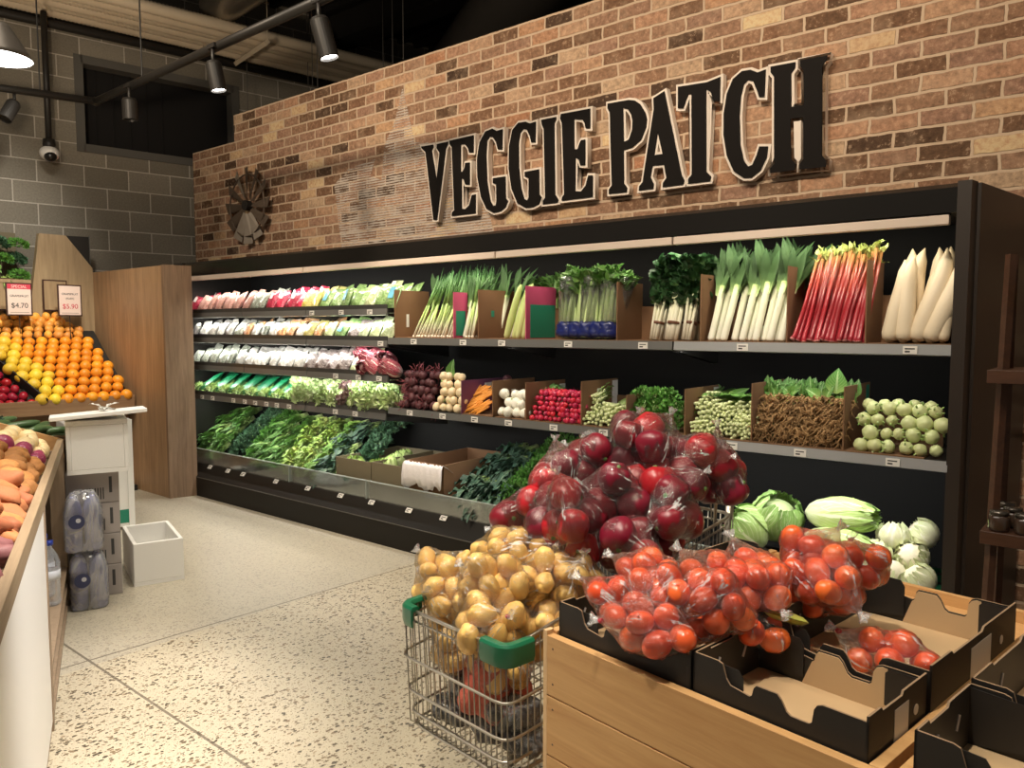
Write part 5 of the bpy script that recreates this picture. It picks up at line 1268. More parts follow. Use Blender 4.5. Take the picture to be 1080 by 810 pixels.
for (z, wn), R in zip(rows[:3], (R1, R2, R3)):
    run = None; g = 0
    for px, kd in R:
        if run != kd: g += 1; run = kd
        nrow = 3
        for j in range(nrow):
            Y = 3.635 + j * .10; h_ = {'top': 1.0, 'second': .82, 'third': .86}[wn] * (1.12 if kd == 'pale' and wn == 'top' else 1)
            o = item('salad_bag', pm[kd][j % 2], (shelf_x(px, 3.64) + rg.uniform(-.01, .01), Y, z + .006 + j * .022), lean(rg.uniform(-.35, .15), .5 + rg.uniform(-.1, .1), rg.uniform(.0, .25)), (rg.uniform(.7, .85) if px < 320 else rg.uniform(.85, 1.0), 1, h_),
                     f'{WORD[kd]} on the {wn} left shelf, block {g} from the left end', 'salad bag', f'{WORD[kd]}s, {wn} left shelf, block {g}')
            o['label'] = f'{WORD[kd]} on the {wn} left shelf, ' + ('far left' if px < 245 else 'left of centre' if px < 300 else 'centre' if px < 345 else 'right part')
            o['group'] = o['label']
            if kd in ('green',) and wn == 'top' and j == 0 and px in (341, 364, 411): put('label_sticker', lab_me, parent=o)
            elif kd in ('red', 'pale') and wn == 'top': put('label_sticker', lab_w, parent=o)
            elif wn == 'second' and px == 357 and j == 0: put('label_sticker', lab_me, parent=o)
# radicchio heads at the right end of the third shelf
G_radi = leafmat('radicchio_leaf', [(0, (.80, .70, .66)), (.35, (.46, .06, .10)), (1, (.26, .02, .05))], vein=(.82, .74, .70), veinw=.09, isl=.4)
radi = head_mesh(12, (.05, .05, .075), 11, G_radi, .04, .8, 'radicchio')
for k, (px, Y, z) in enumerate([(386, 3.65, 0), (396, 3.64, 0), (406, 3.65, 0), (413, 3.65, 0), (391, 3.72, .05), (401, 3.73, .05), (410, 3.72, .05), (385, 3.80, .07), (397, 3.80, .08)]):
    item('radicchio', radi, (shelf_x(px, Y), Y, 1.158 + .05 + z), (rg.uniform(.8, 1.6), rg.uniform(-.5, .5), rg.uniform(-1, 1)), 1, 'crimson radicchio head with white ribs at the right end of the third shelf', 'radicchio', 'radicchio heads')
# lowest left shelf: green sleeves then frilly lettuces
G_flat = plain('sleeve_green', (.005, .13, .05), .4, isl=.3, coat=.2)
sleeve = pillow(.12, .30, .05, 3).mesh('sleeve', G_flat); 
cr = fluff(90, (.05, .045, .05), 130, .035, .03, G_light, 'leaves', 3, .12)
for i, px in enumerate([206, 220, 234, 248, 262, 276, 290, 304]):
    for j in range(2):
        Y = 3.62 + j * .15
        t = thing('sleeved_celery', 'vegetable bunch in a flat green sleeve on the lowest left shelf', 'sleeved greens', (shelf_x(px, 3.62) + .03 * j, Y, .905 + j * .03), 0, 'green sleeves on the lowest left shelf', rot=lean(rg.uniform(-.5, -.2), .95, .2))
        put('sleeve', sleeve, parent=t); put('leaves', cr, (0, -.01, .03), parent=t, scale=.9)
G_frill = leafmat('frilly_lettuce', [(0, (.80, .82, .66)), (.5, (.56, .66, .36)), (1, (.34, .50, .18))], isl=.5, spec=.4)
fm = [fluff(95 + i, (.07, .06, .065), 170, .05, .045, G_frill, 'frilly_lettuce', 3, .14) for i in range(3)]
fm.append(fluff(99, (.07, .06, .065), 170, .05, .045, leafmat('dark_lettuce', [(0, (.6, .55, .5)), (.6, (.22, .12, .12)), (1, (.14, .08, .08))], isl=.6), 'frilly_lettuce', 3, .14))
for i, px in enumerate([318, 330, 342, 354, 366, 378, 390, 402, 413]):
    for j in range(3):
        Y = 3.645 + j * .11
        dk_ = px in (366,) and j < 2
        item('frilly_lettuce', fm[3] if dk_ else fm[(i + j) % 3], (shelf_x(px, Y), Y, .955 + j * .045), (rg.uniform(-.3, .3), rg.uniform(-.3, .3), rg.uniform(0, 6)), rg.uniform(.8, 1), ('dark purple' if dk_ else 'pale frilly green') + ' lettuce on the lowest shelf of the left bays', 'lettuce', ('dark' if dk_ else 'pale') + ' lettuces on the lowest left shelf')
# ------------------------------------------------------------------ wooden side panel and citrus stand
t = thing('timber_screen', 'tall timber veneer end panel between the citrus stand and the fridge', 'timber panel', (-7.2, 3.26, 0))
MB().box(-1.0, .60, 0, .05, 0, 2.03).build('broad_face', M_wood, t, bevel=.002)
b = MB(); b.add([(.60, 0, 0), (.60, .05, 0), (.66, .24, 0), (.70, .22, 0), (.64, -.004, 0)] + [(.60, 0, 2.035), (.60, .05, 2.035), (.66, .24, 2.035), (.70, .22, 2.035), (.64, -.004, 2.035)], [(0, 1, 2, 3, 4), (9, 8, 7, 6, 5), (0, 4, 9, 5), (4, 3, 8, 9), (3, 2, 7, 8), (2, 1, 6, 7), (1, 0, 5, 6)])
b.build('weathered_return', M_woodedge, t)

# stand: sloping bed facing +X, lip at x=-7.15 z=.88
stand = thing('fruit_stand', 'timber fruit stand with a sloping bed of apples and citrus', 'fruit stand', (-7.15, 2.2, 0))
M_lip = woodmat('stand_lip', (.19, .10, .05), (.36, .22, .12), 'Y', 1, .5)
MB().box(-.015, .02, -2.2, 1.04, .76, .885).build('front_lip', M_lip, stand, bevel=.002)
MB().prism([(-.95, .86 - .10), (-.95, 1.50), (-.80, 1.46), (-.015, .80), (-.015, .76)], 'Y', -2.2, 1.04).build('sloping_bed', M_blk2, stand)
MB().box(-.95, -.12, -2.2, 1.04, .02, .76).build('base_cabinet', M_lip, stand)
MB().box(-.95, .01, -2.2, 1.04, .0, .05).build('plinth', M_blk2, stand)
MB().box(-.12, .0, .55, 1.0, .05, .06).build('kick_shelf', M_white, stand)
# solid board and dark triangle stand in for a mirror reflection
bb = thing('reflection_board', 'solid timber board standing for a mirror reflection behind the citrus price cards', 'timber board', (-8.0, 1.0, 1.35))
M_bb = woodmat('back_board_veneer', (.26, .18, .10), (.46, .34, .20), 'Z', .9, .5)
MB().prism([(1.60, .0), (2.26, .0), (2.26, .72), (2.03, 1.015), (1.80, 1.015), (1.72, .45)], 'X', -.03, .03).build('board', M_bb, bb)
MB().prism([(2.02, 1.015), (2.24, 1.02), (2.24, .72)], 'X', -.02, .02).build('reflected_triangle', M_blk2, bb)
MB().tube([(.02, 2.02, 1.02), (.02, 2.245, .70), (.02, 2.245, 1.03)], .006, 5).build('pale_edge', M_grey, bb)
MB().prism([(-1.8, .0), (1.55, .0), (1.45, .45), (1.30, .30), (-1.8, .30)], 'X', -.02, .02).build('lower_board', M_bb, bb)
# mirrored greens at the far left, built as solid leaves on an added ledge
t = thing('mirrored_greens', 'greens mirrored at the far left above the price cards, built as solid leaves', 'mirrored greens', (-7.98, 2.34, 1.96))
r_ = random.Random(5)
MB().box(-.25, .06, -1.2, .36, -.06, -.03).build('ledge', M_bb, t)
MB().box(-.30, -.28, -1.2, .36, -.03, .42).build('backing', M_carton, t)
for k in range(14):
    put('leaves', kinds[('fine_herb', 'curly_kale', 'fine_herb', 'spinach')[k % 4]][0][k % 2][1], (-.05 - .06 * (k % 2), .30 - (k // 3) * .13, .02 + .14 * (k % 3)), (.6 if k % 4 == 3 else .2, 0, r_.uniform(1.2, 2.0)), .9, parent=t)
    
# price cards
M_cardw = plain('card_pinkwhite', (.80, .66, .60), .5); M_cardred = plain('card_red', (.62, .06, .10), .5); M_frame = plain('card_frame', (.05, .02, .015), .5)
def price_card(loc, label, rz, rows_, red=False, big=None, w=.215, h=.29, back=False):
    t = thing('price_card', label, 'price card', loc, rz)
    MB().box(-.004, .004, -w / 2, w / 2, 0, h).build('frame', M_frame, t)
    MB().box(.004, .006, -w / 2 + .012, w / 2 - .012, .012, h - .012).build('sheet', M_cardw if not back else M_bb, t)
    if red: 
        MB().box(.006, .007, -w / 2 + .012, w / 2 - .012, h - .055, h - .012).build('red_header', M_cardred, t)
        letters('header_text', 'SPECIAL', .036, M_cardw, t, (.0078, 0, h - .046), (math.pi / 2, 0, math.pi / 2))
    for s_, z, sz in rows_: letters('fruit_name', s_, sz, M_ink, t, (.0072, 0, z), (math.pi / 2, 0, math.pi / 2))
    if big: letters('price', big, .062, M_cardred if not red else M_ink, t, (.0072, 0, .07), (math.pi / 2, 0, math.pi / 2))
    if not back: MB().box(.006, .0068, -w / 2 + .03, w / 2 - .03, .028, .031).build('fine_print', M_ink, t)
    MB().tube([(-.01, 0, .02), (-.01, 0, -.30)], .004, 5).build('stem', M_blk2, t)
    return t
def pcard(px, y, X, **k): pass
price_card((-7.72, 2.53, 1.60), 'price card with red header above the yellow citrus, left one', .1, [('GRAPEFRUIT', .165, .027)], True, '$4.70')
price_card((-7.72, 2.945, 1.60), 'white price card with red price above the oranges, right one', .1, [('GRAPEFRUIT', .195, .026), ('(RUBY)', .155, .024)], False, '$5.90')
price_card((-7.93, 2.90, 1.65), 'faded price card half hidden behind the white card', .1, [], False, None, back=True, w=.22)
price_card((-7.93, 2.44, 1.65), 'faded price card half hidden behind the red headed card', .1, [], False, None, back=True, w=.26)
# fruit
def fruit(name, r, mat, sd, sq=.93, top=.0):
    mb = MB(); mb.ell((0, 0, 0), (r, r, r * sq), nu=18, nv=12, fn=lambda d: 1 - .10 * max(0, d.z - .86) * 5 * top)
    return mb.mesh(name, mat)
M_org = plain('orange_peel', (.88, .33, .02), .42, isl=.3, hue=.012, bmp=.4, bscale=180)
M_yel = plain('citrus_yellow', (.86, .60, .05), .42, isl=.25, hue=.02, bmp=.4, bscale=180)
M_man = plain('mandarin_peel', (.80, .36, .06), .45, isl=.35, hue=.02, bmp=.4, bscale=150)
M_app = plain('apple_red', (.36, .012, .03), .25, isl=.4, hue=.02, var=.3, vscale=20, coat=.3)
org = fruit('orange', .050, M_org, 1); yel = fruit('grapefruit', .054, M_yel, 2, .88); man = fruit('mandarin', .043, M_man, 3, .8)
app = MB().ell((0, 0, 0), (.040, .040, .036), nu=18, nv=12, fn=lambda d: 1 - .22 * max(0, abs(d.z) - .8) * 5 * .5).mesh('red_apple', M_app)
nav = MB().ell((0, 0, .0462), .0045, nu=8, nv=5).mesh('navel', plain('navel_green', (.22, .16, .04), .7))
stalk = MB().tube([(0, 0, .026), (.003, 0, .045)], .0018, 5).mesh('stalk', plain('stalk_brown', (.10, .05, .02), .8))
SL = V((-.785, 0, .66)).normalized(); NRM = V((.66, 0, .785)).normalized()
pitch_ = .088
nrow = 12
for k in range(nrow):
    f = k / (nrow - 1)
    y_right = 3.235 - .055 - .16 * max(0, f - .12)
    lim_y = 2.47 - .42 * f           # boundary apples | citrus
    mid_y = 2.72 - .33 * f           # boundary yellow | orange
    n = 0; y = y_right - (.048 if k % 2 else 0)
    while y > 1.95:
        s = k * pitch_ + .05
        if y > lim_y:
            kd = org if y > mid_y + rg.uniform(-.06, .06) else yel
            if k >= 9: kd = man if y > mid_y - .25 else yel
            r0 = {org: .05, yel: .052, man: .043}[kd]
            p = V((-7.15 - .02, y, .80)) + SL * s + NRM * (r0 + .012 + rg.uniform(0, .02) + (.02 if k > 8 else 0)) 
            p.z += .03 * math.sin(f * math.pi)
            nm = {org: 'orange', yel: 'grapefruit', man: 'mandarin'}[kd]
            lb = {org: 'round orange on the sloping stand in front of the timber panel', yel: 'yellow grapefruit on the sloping stand between apples and oranges', man: 'loose mandarin along the top of the citrus slope'}[kd]
            item(nm, kd, tuple(p), rot_r(rg), rg.uniform(.93, 1.06), lb, {org: 'orange', yel: 'grapefruit', man: 'mandarin'}[kd], lb, [('navel', nav)] if kd is org else ())
            y -= r0 * 1.98
        else:
            y -= .03; break
    y = lim_y - .06
    s2 = k
    while y > 1.95 and k < 11:
        for half in (0, 1):
            s = (k * pitch_ + .05) + half * .044
            p = V((-7.15 - .02, y - half * .035, .80)) + SL * s + NRM * (.035 + .012 * half + rg.uniform(0, .012))
            if half == 0: item('red_apple', app, tuple(p), rot_r(rg), rg.uniform(.95, 1.1), 'dark red apple at the left end of the sloping stand', 'apple', 'red apples on the stand', [('stalk', stalk)])
        y -= .078
MB2 = MB(); 
p0 = V((-7.16, 2.50, .83)); p1 = p0 + SL * .95 + V((0, -.42, 0))
MB2.add([tuple(p0), tuple(p0 + NRM * .09), tuple(p1 + NRM * .09), tuple(p1), tuple(p0 + V((0, .012, 0))), tuple(p0 + NRM * .09 + V((0, .012, 0))), tuple(p1 + NRM * .09 + V((0, .012, 0))), tuple(p1 + V((0, .012, 0)))], [(0, 1, 2, 3), (7, 6, 5, 4), (0, 4, 5, 1), (1, 5, 6, 2), (2, 6, 7, 3), (3, 7, 4, 0)])
tag(MB2.build('divider', M_blk2), 'slanting black divider between the apples and the yellow citrus', 'divider')
for j in range(3):
    for i in range(7):
        y = 2.98 - i * .085 - .04 * j
        if y < 2.3: continue
        item('mandarin', man, (-7.93 + .0 + .05 * j * 0 + rg.uniform(-.01, .01), y, 1.50 + j * .045 - .02 * (i > 4) + rg.uniform(0, .01)), rot_r(rg), 1.0, 'loose mandarin along the top of the citrus slope', 'mandarin', 'loose mandarin along the top of the citrus slope')

# ------------------------------------------------------------------ root vegetable bin, near left
SX = V((.922, -.386, 0)); NX = V((-.386, -.922, 0))        # along its side, and away from the aisle
P0 = V((-4.46, 1.64, 0))
vb = thing('vegetable_bin', 'wooden root vegetable bin with bright white side panel at the left edge', 'vegetable bin', tuple(P0), math.atan2(SX.y, SX.x))
# local x runs towards the camera, local -y away from the aisle
M_binw = woodmat('bin_timber', (.20, .135, .08), (.36, .26, .16), 'X', 1, .55)
MB().box(0, 3.3, -.028, .0, .845, .905).build('side_board', M_binw, vb, bevel=.002)
b = MB(); b.prism([(-.0, .80), (-.0, .90), (-1.0, 1.27), (-1.0, .8)], 'X', -.03, .0); b.build('far_board', woodmat('bin_far', (.50, .27, .11), (.68, .42, .20), 'Y', 1, .5), vb)
b = MB(); b.add([(0, -.03, .79), (3.3, -.03, .79), (3.3, -1, 1.15), (0, -1, 1.15), (0, -.03, .76), (3.3, -.03, .76), (3.3, -1, 1.12), (0, -1, 1.12)], [(0, 1, 2, 3), (7, 6, 5, 4), (0, 4, 5, 1), (2, 6, 7, 3), (0, 3, 7, 4), (1, 5, 6, 2)])
b.build('sloping_bed', M_binw, vb)
MB().box(1.50, 3.3, -.04, -.006, .04, .845).build('white_panel', plain('panel_white', (.86, .85, .84), .35), vb)
M_post = woodmat('post_grey', (.20, .14, .09), (.34, .25, .17), 'Z', 1, .6)
for x in (.0, 1.46): MB().box(x, x + .04, -.07, -.002, 0, .845).build('post', M_post, vb)
MB().box(1.50, 3.3, -.035, -.01, 0, .04).build('skirting', M_binw, vb)
MB().box(.04, 1.46, -.15, -.13, .02, .84).build('inner_panel', M_white, vb)
for z in (.02, .11, .20): MB().box(.04, 1.46, -.13, -.005, z, z + .018).build('inner_shelf', M_post, vb)
MB().box(1.45, 1.455, -.16, -.06, .02, .78).build('divider_board', M_pine, vb)
MB().box(.04, .9, -.12, -.03, .13, .195).build('drawer_box', M_binw, vb)
def on_bin(s, n, z): q = P0 + SX * s + NX * n; return (q.x, q.y, z)
# root vegetables
M_pot = plain('brown_potato', (.44, .19, .055), .75, isl=.4, var=.25, vscale=30, bmp=.7, bscale=90)
M_spot = plain('sweet_potato', (.42, .15, .055), .75, isl=.35, hue=.02, var=.2, vscale=25, bmp=.5)
M_son = plain('brown_onion', (.80, .62, .34), .35, isl=.25, var=.12, vscale=25)
M_ron = plain('red_onion', (.32, .05, .11), .3, isl=.3)
M_psp = plain('purple_sweet_potato', (.22, .08, .08), .65, isl=.4, var=.2, vscale=25)
def lump(name, r, mat, sd, n=(1, .8, .7), amp=.07):
    r_ = random.Random(sd); ph = [r_.uniform(0, 6) for _ in range(4)]
    return MB().ell((0, 0, 0), (r * n[0], r * n[1], r * n[2]), nu=18, nv=12, fn=lambda d: 1 + amp * math.sin(d.x * 4 + ph[0]) * math.sin(d.y * 4 + ph[1]) + amp * .6 * math.sin(d.z * 6 + d.x * 5 + ph[2])).mesh(name, mat)
pt = [lump('potato', .052, M_pot, i) for i in range(3)]
sp_ = [lump('sweet_potato', .085, M_spot, 10 + i, (1, .48, .46), .10) for i in range(3)]
so = MB().ell((0, 0, 0), (.040, .040, .037), nu=18, nv=12, fn=lambda d: 1 + .35 * max(0, d.z - .82) * 4).mesh('onion', M_son)
ro_ = MB().ell((0, 0, 0), (.042, .042, .038), nu=18, nv=12, fn=lambda d: 1 + .35 * max(0, d.z - .82) * 4).mesh('red_onion', M_ron)
pp = [lump('purple_sweet_potato', .075, M_psp, 30 + i, (1, .55, .5), .09) for i in range(2)]
tip = MB().tube([(0, 0, .036), (.002, 0, .055)], [.006, .002], 6).mesh('dry_tip', plain('dry_tip_tan', (.40, .28, .14), .9))
s = .06; 
while s < 3.1:
    for j in range(5):
        n_ = .098 + j * .085 + rg.uniform(-.012, .012)
        base = .80 + n_ * .37
        if s < .46: me, nm, rr_, lb = so, 'onion', .038, 'pale brown onion at the far end of the root vegetable bin'
        elif s < .60: me, nm, rr_, lb = (ro_, 'red_onion', .040, 'red onion between the pale onions and brown potatoes') if j < 2 else (so, 'onion', .038, 'pale brown onion at the far end of the root vegetable bin')
        elif s < 1.35: me, nm, rr_, lb = rg.choice(pt), 'potato', .040, 'rough brown potato in the left bin behind the sweet potatoes'
        elif s < 2.15: me, nm, rr_, lb = rg.choice(sp_), 'sweet_potato', .042, 'long orange sweet potato in the left bin'
        else: me, nm, rr_, lb = rg.choice(pp), 'purple_sweet_potato', .042, 'dusky purple sweet potato at the near end of the left bin'
        for lay in range(2):
            if lay and (j == 4 or s > 2.6): continue
            q = on_bin(s + rg.uniform(-.015, .015) + lay * .03, n_ + lay * .045, base + rr_ + lay * .055)
            ro = Euler((rg.uniform(-.4, .4), rg.uniform(-.4, .4), rg.uniform(0, 6.28))) if me not in (so, ro_) else rot_r(rg)
            item(nm, me, q, ro, rg.uniform(.9, 1.15), lb, nm.replace('_', ' '), lb, [('dry_tip', tip)] if me in (so, ro_) else ())
    s += .085 if s < 1.35 else .105
# zucchini and greens beyond the far board
M_zuc = plain('zucchini_skin', (.07, .13, .05), .35, isl=.4, var=.3, vscale=40)
zu = MB().tube([(-.09, 0, 0), (-.085, 0, 0), (-.04, 0, .004), (.05, 0, 0), (.085, 0, 0), (.105, 0, .002)], [.008, .018, .022, .022, .016, .007], 12).mesh('zucchini', M_zuc)
zc = thing('green_vegetable_tray', 'timber tray of zucchini and herbs behind the root vegetable bin', 'tray', on_bin(-.35, .1, .86), math.atan2(SX.y, SX.x))
MB().box(-.28, .28, -.9, .12, -.02, .0).build('tray_floor', M_binw, zc); MB().box(.24, .28, -.9, .12, 0, .05).build('tray_side', M_binw, zc)
MB().box(-.26, .24, -.88, .1, -.84, -.02).build('tray_base', M_post, zc)
for k in range(14):
    q = on_bin(-.22 - (k % 3) * .07, .02 + (k // 3) * .10, .885 + .03 * (k % 2) + (k // 3) * .02)
    item('zucchini', zu, q, (0, rg.uniform(-.1, .1), rg.uniform(1.4, 2.6)), rg.uniform(.9, 1.1), 'dark green zucchini behind the far board of the root vegetable bin', 'zucchini', 'zucchini behind the bin')
for k in range(4):
    t = thing('curly_kale', 'dark green leafy bunch behind the zucchini at the far left', 'greens', on_bin(-.25 - .1 * (k % 2), .42 + .1 * k, .98), 0, 'leafy bunches behind the zucchini', rot=(0, 0, k))
    put('stems', pstem, parent=t); put('leaves', kinds['curly_kale'][0][0][1], parent=t)
# water bottles on the side shelf
M_pet = filmmat('clear_bottle', (.93, .95, 1), .10, .3, .08, 20, .3); M_cap = plain('cap_blue', (.02, .05, .40), .4)
bot = MB().lathe([(.0, 0), (.036, 0), (.040, .01)] + [(.040 - .003 * (i % 2), .02 + i * .011) for i in range(12)] + [(.041, .16), (.041, .20), (.030, .235), (.013, .265), (.013, .28)], 20)
bot_me = bot.mesh('water_bottle', M_pet)
cap_me = MB().lathe([(.0, .30), (.017, .30), (.017, .28), (0, .279)], 16).mesh('cap', M_cap)
labb = MB().lathe([(.0415, .12), (.0418, .165)], 20).mesh('label_band', plain('band_pale', (.62, .66, .74), .4))
for k, (s, n_, w) in enumerate([(.66, .045, 'nearer'), (.52, .075, 'farther')]):
    item('water_bottle', bot_me, on_bin(s, n_, .219), None, 1, f'clear water bottle with blue cap on the bin side shelf, {w} of the two', 'water bottle', None, [('cap', cap_me), ('label_band', labb)])

# ------------------------------------------------------------------ cartons, water packs and polystyrene boxes
M_cart = plain('carton_mauve', (.40, .36, .34), .7, var=.06, vscale=6)
def mk_carton(loc, rz, w, d, h, label):
    t = thing('carton', label, 'carton', loc, rz)
    MB().box(-w / 2, w / 2, -d / 2, d / 2, 0, h).build('box_body', M_cart, t, bevel=.004)
    for k in range(7): MB().box(w / 2, w / 2 + .0015, -d / 2 + .10 + k * .013, -d / 2 + .106 + k * .013, .02, .085).build('barcode_bar', M_ink, t) if k < 7 else None
    MB().box(w / 2, w / 2 + .001, d / 2 - .05, d / 2 - .035, h - .12, h - .03).build('side_print', M_ink, t)
    return t
# the cartons' printed side faces the camera side (+X, slightly -Y)
for k, w in enumerate(('lowest', 'second from the floor', 'third from the floor', 'top one, under the foam box')):
    h = .185
    mk_carton((-4.60, 1.835, k * .176), -.38, .30, .26, .174, f'grey cardboard carton in the stack behind the water packs, {w}')
def foam_box(loc, rz, w, d, h, label, th=.022, lidded=False):
    t = thing('foam_box', label, 'polystyrene box', loc, rz)
    b = MB().box(-w / 2, w / 2, -d / 2, d / 2, 0, th)
    b.build('box_floor', M_foam, t)
    bm = MB()
    bm.box(-w / 2, w / 2, -d / 2, -d / 2 + th, th, h); bm.box(-w / 2, w / 2, d / 2 - th, d / 2, th, h)
    bm.box(-w / 2, -w / 2 + th, -d / 2 + th, d / 2 - th, th, h); bm.box(w / 2 - th, w / 2, -d / 2 + th, d / 2 - th, th, h)
    bm.build('wall', M_foam, t, bevel=.004)
    if lidded: MB().box(-w / 2, w / 2, -d / 2, d / 2, h, h + .025).build('lid', M_foam, t, bevel=.004)
    return t
foam_box((-4.66, 2.19, 0), -.30 + math.pi / 2, .27, .50, .25, 'open empty white polystyrene box standing alone on the floor')
foam_box((-4.56, 1.85, .705), -.36, .36, .30, .265, 'white polystyrene box on top of the carton stack', lidded=True)
t = thing('foam_box', 'tall white polystyrene box with a green label beside the citrus stand base', 'polystyrene box', (-6.0, 2.42, .02), -.2)
MB().box(-.16, .16, -.22, .22, 0, .80).build('box_body', M_foam, t, bevel=.006)
MB().box(.16, .163, -.08, .20, .03, .13).build('green_label', M_green, t)
MB().box(.16, .170, .18, .22, .0, .80).build('corner_edge', M_foam, t)
o = MB().box(-.13, .13, -.235, .235, 0, .022).build('foam_slab', M_foam, None, loc=(-4.47, 1.83, 1.012), rot=(.06, -.04, -.36), bevel=.004)
tag(o, 'loose white polystyrene slab lying crooked on the top foam box', 'slab')
mb = MB(); r_ = random.Random(2)
for i in range(5): mb.leaf((0, 0, 0), (r_.uniform(-1, 1), r_.uniform(-1, 1), .35), (0, 0, 1), .085, .045, .8, .05, 5, .2, 0, 'leaf', r_, 1)
o = mb.build('plastic_scrap', M_white, None, loc=(-4.45, 1.85, 1.042), smooth=True, rot=(0, 0, .5)); tag(o, 'small twist of white plastic on the foam lid', 'plastic scrap')
# shrink wrapped water packs
M_wrap = filmmat('shrink_wrap', (.88, .90, .98), .16, .8, .14, 9, .5)
M_bwat = plain('bottle_blue_clear', (.38, .40, .62), .2, coat=.4, var=.12, vscale=18)
bsm = MB().lathe([(.0, 0), (.042, 0), (.043, .01), (.041, .06), (.043, .12), (.043, .20), (.034, .245), (.013, .275), (.013, .292), (0, .292)], 16).mesh('bottle', M_bwat)
bcp = MB().lathe([(0, .305), (.016, .305), (.016, .285)], 12).mesh('bottle_cap', M_white)
M_logo = plain('wrap_print', (.045, .055, .14), .5); M_logow = plain('wrap_print_white', (.66, .68, .76), .5)
for k, w in ((0, 'lower pack on the floor'), (1, 'upper pack of the two')):
    t = thing('water_pack', 'shrink wrapped blue-grey pack of water bottles, ' + w, 'water pack', (-4.36 - .012 * k, 1.70 - .012 * k, k * .315), -.36)
    for ix in (-1, 1):
        for iy in (-1, 0, 1) if False else (-.5, .5):
            put('bottle', bsm, (ix * .044, iy * .09, .003), parent=t); 
    mb = MB(); prof = [(0, 0), (.94, 0), (1, .01), (1, .21), (.86, .262), (.6, .305), (0, .31)]
    n_ = 32; vs = []
    for (q, z) in prof:
        for j in range(n_):
            w_ = 2 * math.pi * j / n_; c_, s_ = math.cos(w_), math.sin(w_)
            e = 4.5; rr2 = (abs(c_) ** e + abs(s_) ** e) ** (-1 / e)
            vs.append((rr2 * c_ * .092 * q * (1 + .012 * math.sin(w_ * 9)), rr2 * s_ * .092 * q * (1 + .012 * math.sin(w_ * 7)), z + .006 * math.sin(w_ * 4 + .5) * (q < .9 and z > .2)))
    mb.add(vs, [(i * n_ + j, i * n_ + (j + 1) % n_, (i + 1) * n_ + (j + 1) % n_, (i + 1) * n_ + j) for i in range(len(prof) - 1) for j in range(n_)])
    mb.build('shrink_film', M_wrap, t, smooth=True)
    # printed badge on the face and lettering strip down the side
    MB().lathe([(.038, 0), (.038, .001), (0, .001)], 24).build('printed_badge', M_logo, t, loc=(.0945, -.03, .165), rot=(0, math.pi / 2, 0))
    MB().lathe([(.012, 0), (.012, .001), (0, .001)], 24).build('printed_badge', M_logow, t, loc=(.0958, -.022, .172), rot=(0, math.pi / 2, 0))
    for j in range(7): MB().box(-.012 + .004 * (j % 2), .03, .0935, .0945, .03 + j * .03, .048 + j * .03).build('printed_mark', M_logo, t)
